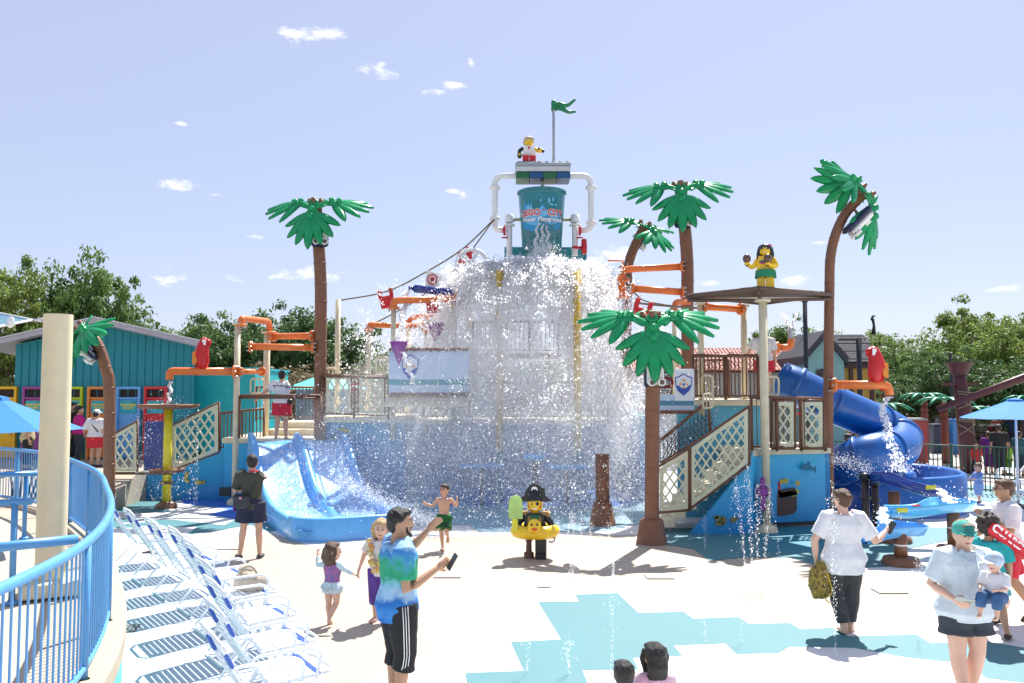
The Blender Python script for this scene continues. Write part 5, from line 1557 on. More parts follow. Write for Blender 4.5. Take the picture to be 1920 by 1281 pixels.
# ---- toy figures (plain brick-toy people)
def figure(label, base, s, rz, colors, kind):
    """blocky toy figure, total height s; built at origin then placed"""
    t = thing('toy_figure', label, 'toy statue', base)
    u = s / 4.2
    SK = YELLOW
    def part(mb, nm, m, par=t):
        o = mb.build(nm, m, None); o.parent = par; return o
    leg_m, tor_m, arm_m = colors
    seated = kind == 'seated'
    z0 = 0.0
    if not seated:
        for sx in (-1, 1):
            mb = MB()
            if kind == 'pirate' and sx == -1:
                mb.lathe([(.30 * u, 0), (.30 * u, .30 * u), (.18 * u, .36 * u), (.16 * u, .9 * u), (.26 * u, 1.2 * u), (.26 * u, 1.35 * u)], (-.36 * u, 0, 0), 14)
                part(mb, 'peg_leg', mat('peg_brown', (.13, .06, .045), .5))
                continue
            mb.rbox((sx * .36 * u, 0, .62 * u), (.66 * u, .66 * u, 1.24 * u), .04 * u); mb.rbox((sx * .36 * u, -.12 * u, .16 * u), (.66 * u, .86 * u, .32 * u), .04 * u)
            part(mb, 'leg', leg_m)
        mb = MB(); mb.rbox((0, 0, 1.34 * u), (1.42 * u, .66 * u, .24 * u), .04 * u); part(mb, 'hips', leg_m)
        zt = 1.46 * u
    else:
        for sx in (-1, 1):
            mb = MB(); mb.rbox((sx * .36 * u, -.42 * u, .34 * u), (.66 * u, 1.2 * u, .62 * u), .05 * u); part(mb, 'leg', leg_m)
        zt = .62 * u
    mb = MB()
    mb.prism([(-.74 * u, -.34 * u, zt), (.74 * u, -.34 * u, zt), (.52 * u, -.34 * u, zt + 1.22 * u), (-.52 * u, -.34 * u, zt + 1.22 * u)], (0, .68 * u, 0))
    part(mb, 'torso', tor_m)
    # head
    hz = zt + 1.22 * u
    mb = MB(); mb.lathe([(.24 * u, 0), (.24 * u, .10 * u), (.40 * u, .14 * u), (.47 * u, .24 * u), (.47 * u, .72 * u), (.40 * u, .84 * u), (.2 * u, .86 * u), (.2 * u, .98 * u), (.001, .98 * u)], (0, 0, hz), 20)
    hd = part(mb, 'head', SK)
    def on_head(pts, nm, m):
        R = .475 * u
        vs = []
        for (a, z) in pts: vs.append((sin(a) * R, -cos(a) * R, hz + z * u))
        mb = MB(); mb.add(vs, [tuple(range(len(vs)))]); part(mb, nm, m, hd)
    def he(a, z, ra, rz_, n=10): return [(a + ra * cos(2 * pi * k / n), z + rz_ * sin(2 * pi * k / n)) for k in range(n)]
    on_head(he(-.36, .54, .10, .055), 'eye', BLACK)
    if kind == 'pirate':
        on_head(he(.38, .56, .24, .11), 'eye_patch', BLACK)
        on_head([(-.8, .42), (-.55, .30), (0, .40), (.55, .30), (.8, .42), (.8, .6), (.9, .6), (.92, .3), (.5, .16), (-.5, .16), (-.92, .3), (-.9, .6), (-.8, .6)], 'beard', mat('beard_red', (.60, .04, .03), .5))
        on_head(he(0, .27, .34, .05), 'mouth', LW)
        on_head([(-.62, .74), (-.15, .66), (-.15, .62), (-.62, .69)], 'brow', BLACK)
    else:
        on_head(he(.36, .54, .10, .055), 'eye', BLACK)
        on_head([(-.3, .32), (0, .25), (.3, .32), (.2, .22), (-.2, .22)], 'mouth', LW if kind == 'hula' else RED)
        for sx in (-1, 1): on_head([(sx * .5, .70), (sx * .2, .70), (sx * .2, .67), (sx * .5, .66)], 'brow', BLACK)
    # arms
    def arm(sx, el, ha, m, hand=True):
        sh_ = Vector((sx * .60 * u, 0, zt + 1.02 * u))
        mb = MB(); mb.tube(bez([sh_, Vector(el) * u + Vector((0, 0, zt)), Vector(ha) * u + Vector((0, 0, zt))], 5), [.20 * u] * 5 + [.19 * u] * 4 + [.17 * u] * 2, 10); part(mb, 'arm', m)
        hp = Vector(ha) * u + Vector((0, -.06 * u, zt))
        if hand:
            mb = MB(); mb.lathe([(.20 * u, -.12 * u), (.20 * u, .12 * u), (.11 * u, .12 * u), (.11 * u, -.12 * u), (.20 * u, -.12 * u)], hp + Vector((0, -.14 * u, 0)), 12); part(mb, 'hand', SK)
        return hp
    if kind == 'pirate':
        arm(-1, (-.95, -.15, .6), (-.85, -.62, .25), tor_m)
        hp = arm(1, (.98, -.05, .55), (1.0, -.40, .10), tor_m, False)
        mb = MB(); mb.lathe([(.001, .05 * u), (.24 * u, .0), (.26 * u, -.28 * u), (.2 * u, -.3 * u)], hp, 12); part(mb, 'hook_cuff', mat('cuff_grey', (.12, .14, .18), .35))
        mb = MB(); mb.tube([hp + Vector((cos(a) * .2 * u, -.08 * u, -.34 * u + sin(a) * .2 * u)) for a in [pi * .5 - k * .5 for k in range(9)]], .05 * u, 6); part(mb, 'hook', mat('hook_grey', (.25, .27, .3), .3))
        mb = MB(); mb.prism([(-.30 * u, -.36 * u, zt + .1 * u), (.30 * u, -.36 * u, zt + .1 * u), (.26 * u, -.36 * u, zt + 1.1 * u), (-.26 * u, -.36 * u, zt + 1.1 * u)], (0, .02 * u, 0)); part(mb, 'green_shirt', mat('shirt_green', (.01, .16, .08), .5))
        for sx in (-1, 1):
            mb = MB(); mb.prism([(sx * .24 * u, -.375 * u, zt + .15 * u), (sx * .40 * u, -.375 * u, zt + .15 * u), (sx * .42 * u, -.375 * u, zt + .9 * u), (sx * .28 * u, -.375 * u, zt + 1.12 * u)], (0, .03 * u, 0)); part(mb, 'gold_trim', mat('trim_gold', (.36, .22, .07), .5))
            mb = MB(); mb.rbox((sx * .66 * u, 0, zt + 1.20 * u), (.5 * u, .7 * u, .16 * u), .05 * u); mb.rbox((sx * .80 * u, 0, zt + 1.08 * u), (.22 * u, .72 * u, .18 * u), .05 * u); part(mb, 'epaulette', mat('epaulette_gold', (.42, .25, .08), .5))
        # hat
        hw = [(-1.02, 0), (-.86, .12), (-.62, .32), (-.52, .62), (-.30, .92), (0, 1.02), (.30, .92), (.44, .78), (.62, .72), (.62, .35), (.86, .12), (1.02, 0), (.6, -.04), (-.6, -.04)]
        mb = MB(); mb.prism([(x * u, -.34 * u, hz + .72 * u + z * u) for x, z in hw], (0, .14 * u, 0)); mb.prism([(x * u * .95, .12 * u, hz + .72 * u + z * u * .92) for x, z in hw], (0, .18 * u, 0)); mb.lathe([(.56 * u, 0), (.50 * u, .5 * u), (.3 * u, .72 * u), (.001, .74 * u)], (0, 0, hz + .74 * u), 14)
        hat = part(mb, 'bicorne_hat', BLACK)
        yh = -.36 * u; cz_ = hz + .72 * u
        mb = MB(); mb.prism([(cos(a) * .19 * u, yh, cz_ + .66 * u + sin(a) * .19 * u) for a in [k * pi / 8 for k in range(16)]], (0, -.01 * u, 0)); mb.prism([(-.11 * u, yh, cz_ + .40 * u), (.11 * u, yh, cz_ + .40 * u), (.13 * u, yh, cz_ + .56 * u), (-.13 * u, yh, cz_ + .56 * u)], (0, -.012 * u, 0))
        for sg in (1, -1):
            mb.tube([(-.30 * u, yh, cz_ + (.22 - sg * .11) * u), (.30 * u, yh, cz_ + (.22 + sg * .11) * u)], .035 * u, 6)
            for ex in (-1, 1): mb.ball((ex * .31 * u, yh, cz_ + (.22 + ex * sg * .11 + .04) * u), .05 * u, 8, 5); mb.ball((ex * .31 * u, yh, cz_ + (.22 + ex * sg * .11 - .04) * u), .05 * u, 8, 5)
        part(mb, 'skull_and_bones', LW, hat)
        mb = MB()
        for sx in (-1, 1): mb.prism([(sx * .075 * u + cos(a) * .05 * u, yh - .018 * u, cz_ + .66 * u + sin(a) * .05 * u) for a in [k * pi / 4 for k in range(8)]], (0, -.01 * u, 0))
        mb.prism([(-.02 * u, yh - .018 * u, cz_ + .54 * u), (.02 * u, yh - .018 * u, cz_ + .54 * u), (0, yh - .018 * u, cz_ + .59 * u)], (0, -.01 * u, 0))
        part(mb, 'skull_eyes', BLACK, hat)
    if kind == 'seated':
        arm(-1, (-1.0, -.1, .7), (-1.0, -.45, .15), BLACK)
        mb = MB(); mb.lathe([(.20 * u, -.2 * u), (.26 * u, .2 * u), (.2 * u, .22 * u), (.001, .1 * u)], (-1.0 * u, -.65 * u, zt + .0 * u), 12, axis=(0, -1, .2)); part(mb, 'megaphone', BLACK)
        arm(1, (.95, -.2, .65), (1.15, -.55, .55), SK)
        mb = MB(); mb.rbox((1.25 * u, -.7 * u, zt + .62 * u), (.75 * u, .3 * u, .3 * u), .05 * u, rot=Matrix.Rotation(.5, 3, 'Y')); part(mb, 'binoculars', BLACK)
        mb = MB(); mb.prism([(-.14 * u, -.35 * u, zt + 1.1 * u), (.14 * u, -.35 * u, zt + 1.1 * u), (0, -.35 * u, zt + .75 * u)], (0, -.01, 0)); part(mb, 'collar', RED)
        mb = MB(); mb.ball((0, .05 * u, hz + .72 * u), (.56 * u, .55 * u, .36 * u), 14, 8, jit=.25); mb.ball((-.15 * u, .25 * u, hz + .5 * u), (.46 * u, .32 * u, .5 * u), 12, 8, jit=.2); part(mb, 'hair', mat('hair_sand', (.50, .38, .28), .5))
    if kind == 'hula':
        for sx, el, ha in ((-1, (-1.0, -.2, .35), (-1.45, -.25, .62)), (1, (.85, -.25, .35), (.25, -.85, .45))):
            hp = arm(sx, el, ha, SK)
            mb = MB(); mb.ball(hp + Vector((0, -.14 * u, .42 * u)), (.34 * u, .34 * u, .38 * u), 14, 9); mb.lathe([(.08 * u, -.25 * u), (.10 * u, .12 * u)], hp + Vector((0, -.14 * u, 0)), 8); part(mb, 'maraca', mat('maraca_brown', (.10, .045, .03), .25, coat=.4))
        mb = MB(); mb.tube([(cos(a) * .52 * u, sin(a) * .42 * u - .06 * u, zt + 1.05 * u - .22 * u * (1 - sin(a))) for a in [k * pi / 9 for k in range(18)]], .09 * u, 8, closed=True); part(mb, 'lei', mat('lei_pink', (.45, .05, .22), .6, bump=.8, bscale=60))
        mb = MB(); mb.lathe([(.80 * u, 0), (.80 * u, .05 * u), (.72 * u, .62 * u)], (0, 0, zt - .55 * u), 26)
        for k in range(26):
            a = k * 2 * pi / 26; mb.tube([(cos(a) * .76 * u, sin(a) * .6 * u, zt + .05 * u), (cos(a) * .82 * u, sin(a) * .72 * u, zt - .62 * u)], .05 * u, 4)
        part(mb, 'grass_skirt', mat('skirt_green', (.01, .22, .11), .5))
        mb = MB()
        mb.prism([(-.36 * u, -.35 * u, zt + .62 * u), (.36 * u, -.35 * u, zt + .62 * u), (.40 * u, -.35 * u, zt + .85 * u), (-.40 * u, -.35 * u, zt + .85 * u)], (0, -.01, 0)); part(mb, 'green_top', mat('skirt_green', (.01, .22, .11), .5))
        mb = MB(); mb.ball((0, .08 * u, hz + .66 * u), (.60 * u, .56 * u, .42 * u), 16, 9); mb.tube([(-.46 * u, .1 * u, hz + .7 * u), (-.54 * u, .02 * u, hz + .2 * u), (-.58 * u, .0, hz - .45 * u)], [(.16 * u, .3 * u), (.18 * u, .32 * u), (.12 * u, .22 * u)], 10, ref=(0, 1, 0)); mb.tube([(.46 * u, .1 * u, hz + .7 * u), (.54 * u, .02 * u, hz + .2 * u), (.60 * u, .0, hz - .40 * u)], [(.16 * u, .3 * u), (.18 * u, .32 * u), (.12 * u, .22 * u)], 10, ref=(0, 1, 0)); mb.tube([(0, .4 * u, hz + .8 * u), (0, .5 * u, hz + .2 * u), (0, .5 * u, hz - .5 * u)], [.45 * u, .5 * u, .4 * u], 10)
        part(mb, 'hair', mat('hair_black_toy', (.010, .010, .025), .25, coat=.5))
        mb = MB(); mb.ball((.42 * u, -.30 * u, hz + .85 * u), .12 * u, 8, 6); part(mb, 'flower', mat('lei_pink', (.45, .05, .22), .6))
    t.rotation_euler = (0, 0, rz)
    return t, u, zt
PB = G(1003, 1046)
t, u_, zt_ = figure('toy pirate statue with skull hat and one peg leg standing in front of the waterfall', PB, 1.20, -.08, (mat('trouser_black', (.03, .03, .035), .4), mat('coat_black', (.015, .017, .025), .35), None), 'pirate')
# swim ring round the pirate
t = thing('duck_swim_ring', 'yellow duck swim ring round the waist of the pirate statue', 'swim ring', PB + Vector((0, 0, .42)))
mb = MB()
rc = PB + Vector((0, -.02, .46))
mb.tube([rc + Vector((cos(a) * .315, sin(a) * .27, 0)) for a in [k * pi / 16 for k in range(32)]], .108, 14, closed=True, flat=1.0, ref=(0, 0, 1)); mb.build('ring', YELLOW, t)
hc = rc + Vector((-.02, -.34, .12))
mb = MB(); mb.ball(hc, (.115, .10, .135), 16, 10); hd = mb.build('duck_head', YELLOW, t)
mb = MB(); mb.ball(hc + Vector((0, -.10, -.03)), (.055, .06, .024), 10, 6); mb.build('beak', mat('beak_red', (.75, .10, .03), .3), hd)
for sx in (-1, 1):
    mb = MB(); mb.ball(hc + Vector((sx * .045, -.088, .045)), (.018, .012, .022), 8, 6); mb.build('eye', BLACK, hd)
t = thing('ice_lolly', 'pale green ice lolly held up beside the pirate statue', 'ice lolly', rc + Vector((-.33, -.32, .1)))
c = rc + Vector((-.33, -.28, 0))
mb = MB(); mb.prism([c + Vector((x, 0, z)) for x, z in [(-.12, .24), (.12, .24)] + [(.115 * cos(a), .50 + .12 * sin(a)) for a in [k * pi / 8 for k in range(9)]]], (0, .09, 0)); mb.build('ice', mat('lolly_green', (.50, .72, .25), .3, var=.15, coat=.4, trans=.3), t)
mb = MB(); mb.rbox(c + Vector((-.01, .045, .14)), (.10, .05, .26), .02); mb.build('stick', mat('stick_yellow', (.75, .72, .05), .4), t)
hb_ = P(1436, 543, 17.75)
figure('toy hula dancer statue shaking maracas on the brown canopy', Vector((hb_.x, 17.75, 4.98)), 1.06, -.35, (YELLOW, YELLOW, None), 'hula')
sb = P(992, 310, DB)
figure('toy lifeguard figure with binoculars seated on the deck above the bucket', sb + Vector((0, .05, .06)), 1.12, .0, (RED, WHITE, None), 'seated')
t = thing('white_bench_brick', 'white brick under the seated toy lifeguard', 'brick', sb)
mb = MB(); mb.rbox(sb + Vector((.05, .1, .03)), (.7, .5, .10), .01); mb.build('brick', WHITE, t)

# ---- parrots
def parrot(p, label, s=1.0, face=-1):
    t = thing('toy_parrot', label, 'toy parrot', p, 'red toy parrots on the orange pipes')
    mb = MB()
    mb.tube([p + Vector((0, 0, -.06)), p + Vector((-.02 * face, 0, .1)), p + Vector((.05 * face, 0, .30)), p + Vector((.0, 0, .52)), p + Vector((-.04 * face, 0, .66)), p + Vector((-.04 * face, 0, .74))], [(.09, .08), (.15, .13), (.20, .16), (.15, .13), (.12, .11), (.03, .03)], 12, ref=(0, 1, 0)); mb.build('body', RED, t)
    mb = MB(); mb.tube([p + Vector((.05 * -face, 0, .66)), p + Vector((.17 * -face, 0, .62)), p + Vector((.18 * -face, 0, .52))], [.075, .055, .01], 8); mb.build('beak', RED, t)
    mb = MB(); mb.prism([p + Vector((x * -face, -.115, z)) for x, z in ((.0, .54), (.10, .54), (.10, .68), (.02, .68))], (0, .02, 0)); mb.build('white_cheek', LW, t)
    mb = MB(); mb.prism([p + Vector((x * face, -.13, z)) for x, z in ((.10, .12), (.22, .05), (.22, .36), (.14, .40))], (0, .26, 0)); mb.build('wing', mat('wing_orange', (.75, .25, .03), .4), t)
    mb = MB(); mb.tube([p + Vector((.1 * face, 0, .1)), p + Vector((.12 * face, 0, -.22))], [.07, .04], 6); mb.build('tail', RED, t)
parrot(P(1642, 714, 18.3), 'red toy parrot perched on the right orange spout pipe', face=1)
parrot(P(380, 688, 21.4), 'red toy parrot perched on the left orange spout pipe', face=-1)

# ---- yellow bucket table (water umbrella)
c = G(313, 945); c.y = 21.0; c.x = P(313, 900, 21.0).x
zt = P(313, 766, 21).z
t = thing('rain_table', 'yellow post with brown disc on top dripping water, left of the slide', 'water feature', (c.x, c.y, 0))
mb = MB(); mb.tube([(c.x, c.y, .1), (c.x, c.y, zt)], .105, 14); mb.build('post', YELLOWP, t)
mb = MB(); mb.lathe([(.26, 0), (.26, .08), (.14, .16)], (c.x, c.y, 0), 14); mb.build('base', BROWN, t)
mb = MB(); mb.lathe([(.001, -.02), (.66, 0), (.72, .05), (.72, .10), (.68, .10), (.64, .04), (.001, .02)], (c.x, c.y, zt), 26); mb.build('top_disc', BROWN, t)
zd = P(313, 884, 21).z
mb = MB(); mb.lathe([(.1, -.08), (.34, -.02), (.42, .02), (.42, .06), (.36, .05), (.1, .02)], (c.x, c.y, zd), 22); mb.lathe([(.12, -.3), (.17, -.3), (.17, -.24), (.12, -.24)], (c.x, c.y, zd), 12); mb.build('lower_disc', BROWN, t)

# ---- ropes and pennant pieces left of the bucket
def rope(pts, r, label):
    o = MB().tube(bez(pts, 8), r, 6).build('rope', ROPE)
    tag(o, label, 'rope', 'ropes running down from the bucket frame')
rope([P(640, 563, 24.4), P(724, 547, 23.8), P(790, 515, 23.7), P(866, 468, 23.6), P(928, 410, 23.5)], .022, 'rope from the bucket frame down to the tall cream pole')
rope([P(692, 612, 23.2), P(770, 570, 23.3), P(826, 527, 23.4), P(868, 490, 23.4), P(926, 412, 23.4)], .02, 'lower rope from the bucket frame to the orange pipe')
rope([P(1188, 548, 21.5), P(1204, 562, 21.3), P(1225, 568, 21), P(1262, 574, 21)], .02, 'short rope with the red clips right of the waterfall')
rope([P(1190, 568, 21.6), P(1230, 572, 21.2), P(1310, 578, 20)], .03, 'dark cable behind the nearest palm crown')
def clip_piece(u, v, d, rot, label, m=RED, s=1.0):
    p = P(u, v, d)
    t = thing('red_clip_piece', label, 'hanging brick piece', p, 'red clip pieces hung on ropes')
    mb = MB()
    mb.rbox((0, 0, -.22 * s), (.40 * s, .10, .34 * s), .02)
    for sx in (-1, 1): mb.rbox((sx * .16 * s, 0, .03 * s), (.11 * s, .09, .24 * s), .02)
    o = mb.build('clip_body', m, None); o.parent = t
    t.rotation_euler = (0, rot, .1)
    return t
clip_piece(723, 552, 23.8, -.22, 'red clip piece hanging left of the dark blue pipe')
clip_piece(880, 470, 23.5, .5, 'red clip piece on the rope above the white wheel', s=.55)
clip_piece(864, 475, 23.6, .5, 'tiny red clip piece next to the white wheel', s=.3)
clip_piece(811, 563, 22.9, -.12, 'red clip piece hanging under the dark blue pipe', s=.9)
clip_piece(1206, 574, 20.8, .32, 'red clip piece behind the nearest palm crown', s=1.05)
c = P(885, 497, 23.3)
t = thing('pulley_disc', 'big white wheel with wedge openings left of the bucket deck', 'wheel', c)
mb = MB()
R = .42
mb.tube([c + Vector((cos(a) * R, 0, sin(a) * R)) for a in [k * pi / 16 for k in range(32)]], .06, 8, closed=True); mb.lathe([(.001, -.05), (.13, -.05), (.13, .05), (.001, .05)], c, 16, axis=(0, 1, 0))
mb.build('rim', WHITE, t)
for k in range(6):
    a = k * pi / 3 + .2
    mb = MB(); mb.prism([c + Vector((cos(a + q_) * rr, -.03, sin(a + q_) * rr)) for q_, rr in ((-.30, .12), (-.20, .42), (.20, .42), (.30, .12))], (0, .06, 0)); mb.build('spoke', WHITE, t)
    if k in (1, 2): 
        a += pi / 6
        mb = MB(); mb.prism([c + Vector((cos(a + q_) * rr, -.05, sin(a + q_) * rr)) for q_, rr in ((-.22, .16), (-.18, .36), (.18, .36), (.22, .16))], (0, .05, 0)); mb.build('red_wedge', RED, t)
def cone(u, v0, v1, wpx, d, m, label, tilt=0, name='hanging_cone'):
    a, b = P(u, v0, d), P(u, v1, d)
    t = thing(name, label, 'cone', a)
    mb = MB(); h_ = a.z - b.z; r = wpx / 2 * d / FPX
    mb.lathe([(.02, -h_), (r * .97, -.03), (r, 0), (r * .93, 0), (.02, -h_ + .08)], (0, 0, 0), 18); o = mb.build('cone', m, None); o.parent = t
    t.rotation_euler = (0, tilt, 0)
cone(748, 641, 683, 34, 21.0, PURPLE, 'purple cone catching water in front of the left shield board')
cone(818, 606, 648, 34, 23.2, PURPLE, 'purple cone at the left edge of the waterfall')
t = thing('white_cup', 'white tilted cup with red ring print beside the dark blue pipe', 'cup', P(812, 526, 23))
mb = MB(); mb.lathe([(.16, -.22), (.24, .16), (.25, .2), (.22, .16)], (0, 0, 0), 16); o = mb.build('cup', WHITE, None); o.parent = t
mb = MB(); mb.tube([Vector((cos(a) * .13, -.235, sin(a) * .13)) for a in [k * pi / 8 for k in range(16)]], .018, 5, closed=True); mb.ball((0, -.235, 0), (.05, .015, .06), 8, 5); o = mb.build('red_print', RED, None); o.parent = t
t.rotation_euler = (0, .3, 0)
p0, p1 = P(766, 540, 22.4), P(850, 549, 22.6)
t = thing('blue_spout', 'dark blue tube pouring water next to the red clip', 'spout', p0)
mb = MB(); mb.tube([p0, p0.lerp(p1, .12)], .06, 10); mb.build('spout_tip', BLUED, t)
mb = MB(); mb.tube([p0.lerp(p1, .12), p1], .105, 12); mb.build('tube', BLUED, t)
c = P(1095, 465, 23.3)
t = thing('red_water_gun', 'red handwheel shaped fitting right of the bucket', 'fitting', c)
mb = MB(); mb.lathe([(.001, -.07), (.15, -.07), (.19, 0), (.15, .07), (.001, .07)], c, 14, axis=(1, 0, 0)); mb.tube([c, c + Vector((-.32, 0, .02))], .04, 6); mb.rbox(c + Vector((0, 0, .14)), (.14, .16, .22), .03); mb.build('body', RED, t)

# ---- triple wave water slide
sdir = Vector((.44, -.898, 0)).normalized(); sper = Vector((.898, .44, 0)).normalized()
so_ = Vector((-5.42, 21.55, 0))
def SL(s, w, z): return so_ + sdir * s + sper * w + Vector((0, 0, z))
def bedz(s):
    k = [(0, 1.60), (.45, 1.55), (.9, 1.28), (1.5, .78), (2.1, .42), (2.8, .24), (3.6, .19), (6, .19)]
    for (a, za), (b, zb) in zip(k, k[1:]):
        if s <= b:
            f = (s - a) / (b - a); f = f * f * (3 - 2 * f) if (a == .45 or b == .45) else f
            return za + (zb - za) * f
    return .19
ws = thing('wave_slide', 'broad light blue water slide with rounded basin in front of the attendant', 'water slide', (-4.2, 18.6, 0))
HW = 1.12
Ssteps = [i * .15 for i in range(38)]
SE = Ssteps[-1]
def smoothz(s): return (bedz(s - .2) + bedz(s) + bedz(s + .2)) / 3 if s > .3 else bedz(s)
def prof(s):
    dz = .20 * max(0, min(1, (4.3 - s) / 1.2))
    ws_ = []
    for w in [x * .05 - 1.1 for x in range(45)]:
        z = smoothz(s)
        dd = abs(w - .02)
        if dd < .14: z += dz * (1 if dd < .06 else (.14 - dd) / .08)
        e = HW - abs(w)
        if e < .12: z += .02
        z += .03 * (abs(w) > .2) * ((abs(abs(w) - .6) / .5) ** 2)
        ws_.append((w, z))
    return ws_
rows = [prof(s) for s in Ssteps]
vs = []; nW = 45
for s, pr in zip(Ssteps, rows):
    for w, z in pr: vs.append(SL(s, w, z))
mb = MB(); mb.add(vs, [(i * nW + j, i * nW + j + 1, (i + 1) * nW + j + 1, (i + 1) * nW + j) for i in range(len(Ssteps) - 1) for j in range(nW - 1)], smooth=True)
mb.build('slide_bed', BLUES, ws)
# outer wall, running down one side, round the basin front and up the other
outl = []
for s in Ssteps[:-4]: outl.append((s, -HW, smoothz(s) + .20 + .03 * max(0, min(1, (1.2 - s)))))
for k in range(7):
    a = pi / 2 * k / 6; outl.append((Ssteps[-5] + sin(a) * .6, -HW + .6 - cos(a) * .6, .44))
for k in range(6, -1, -1):
    a = pi / 2 * k / 6; outl.append((Ssteps[-5] + sin(a) * .6, HW - .6 + cos(a) * .6, .44))
for s in reversed(Ssteps[:-4]): outl.append((s, HW, smoothz(s) + .20 + .03 * max(0, min(1, (1.2 - s)))))
N = len(outl); th = .13
nin = []; nou = []
for i, (s, w, z) in enumerate(outl):
    a = Vector(outl[max(0, i - 1)][:2]); b = Vector(outl[min(N - 1, i + 1)][:2]); dd = (b - a).normalized(); nn = Vector((dd.y, -dd.x))
    nin.append((s - nn.x * th * .5, w - nn.y * th * .5)); nou.append((s + nn.x * th * .5, w + nn.y * th * .5))
vs = []
for i, (s, w, z) in enumerate(outl):
    (ai, bi), (ao, bo) = nin[i], nou[i]
    vs += [SL(ai, bi, 0.02), SL(ai, bi, z - .03), SL(ai * .8 + ao * .2, bi * .8 + bo * .2, z), SL(ai * .2 + ao * .8, bi * .2 + bo * .8, z), SL(ao, bo, z - .03), SL(ao, bo, 0)]
fs = [(6 * i + a, 6 * i + a + 1, 6 * i + 7 + a, 6 * i + 6 + a) for i in range(N - 1) for a in range(5)]
mb = MB(); mb.add(vs, fs, smooth=True); mb.build('outer_wall', BLUES, ws)
mb = MB(); mb.prism([SL(-.05, -HW, 0), SL(-.05, HW, 0), SL(-.05, HW, 1.6), SL(-.05, -HW, 1.6)], sdir * .06); mb.build('back_wall', BLUES, ws)
# water skin on the lanes
WSHEET = mat('running_water', (.60, .74, .90), .12, var=.25, vscale=5, bump=1.0, bscale=16)
vs = []
for s, pr in zip(Ssteps, rows):
    for w, z in pr: vs.append(SL(s, w, z + .018 + .012 * noise.noise(Vector((s * 3, w * 4, 1))) - (.05 if (abs(w - .02) < .18 or HW - abs(w) < .10) and s < 4.0 else 0)))
mb = MB(); mb.add(vs, [(i * nW + j, i * nW + j + 1, (i + 1) * nW + j + 1, (i + 1) * nW + j) for i in range(3, len(Ssteps) - 1) for j in range(nW - 1)], smooth=True)
wm = bpy.data.materials.new('thin_water'); wm.use_nodes = True
nt = wm.node_tree; b_ = nt.nodes['Principled BSDF']; b_.inputs['Base Color'].default_value = (.85, .92, 1, 1); b_.inputs['Roughness'].default_value = .08
tcw = nt.nodes.new('ShaderNodeTexCoord'); mp = nt.nodes.new('ShaderNodeMapping'); mp.inputs['Rotation'].default_value = (0, 0, .455); mp.inputs['Scale'].default_value = (6, 1.6, 2)
nw = nt.nodes.new('ShaderNodeTexNoise'); nw.inputs['Scale'].default_value = 2.5; nw.inputs['Detail'].default_value = 8; nw.inputs['Roughness'].default_value = .75
nt.links.new(tcw.outputs['Object'], mp.inputs[0]); nt.links.new(mp.outputs[0], nw.inputs[0])
mrw = nt.nodes.new('ShaderNodeMapRange'); mrw.inputs[1].default_value = .42; mrw.inputs[2].default_value = .68; mrw.inputs[3].default_value = .05; mrw.inputs[4].default_value = .75
nt.links.new(nw.outputs[0], mrw.inputs[0])
tp_ = nt.nodes.new('ShaderNodeBsdfTransparent'); msw = nt.nodes.new('ShaderNodeMixShader')
nt.links.new(mrw.outputs[0], msw.inputs[0]); nt.links.new(tp_.outputs[0], msw.inputs[1]); nt.links.new(b_.outputs[0], msw.inputs[2]); nt.links.new(msw.outputs[0], nt.nodes['Material Output'].inputs[0])
bpw = nt.nodes.new('ShaderNodeBump'); bpw.inputs['Strength'].default_value = .6; bpw.inputs['Distance'].default_value = .03
nt.links.new(nw.outputs[0], bpw.inputs['Height']); nt.links.new(bpw.outputs[0], b_.inputs['Normal'])
o = mb.build('slide_water', wm); tag(o, 'thin water running down the light blue slide', None, None, 'stuff')

# ---- spiral tube slide
path = bez([P(1462, 712, 20.2), P(1500, 728, 20.0), P(1560, 757, 19.6), P(1620, 785, 19.4), P(1672, 815, 19.9), P(1690, 842, 20.9), P(1655, 850, 21.8), P(1600, 835, 22.0), P(1560, 850, 21.2),
            P(1556, 868, 20.0)], 8)
path = bez([P(1462, 712, 20.2), P(1500, 728, 20.0), P(1560, 757, 19.9), P(1620, 783, 20.1), P(1665, 802, 20.7), P(1690, 822, 20.4), P(1683, 842, 19.5), P(1640, 850, 18.9), P(1590, 866, 19.2), P(1565, 880, 20.2), P(1590, 900, 21.2)], 8)
ts = thing('tube_slide', 'big dark blue spiral tube slide on the right of the platform', 'tube slide', P(1640, 940, 19.5))
RT = .44
mb = MB(); mb.tube(path, RT, 24, cap=False); mb.tube(path, RT * .94, 24, cap=False); mb.build('tube', BLUET, ts)
for i in (7, 16, 28, 40, 52, 60, 68):
    if i + 1 < len(path):
        p = path[i]; ax = path[i + 1] - path[i - 1]
        mb = MB(); mb.lathe([(RT, -.05), (RT * 1.09, -.045), (RT * 1.09, .045), (RT, .05)], p, 28, axis=ax); mb.build('joint_flange', BLUET, ts)
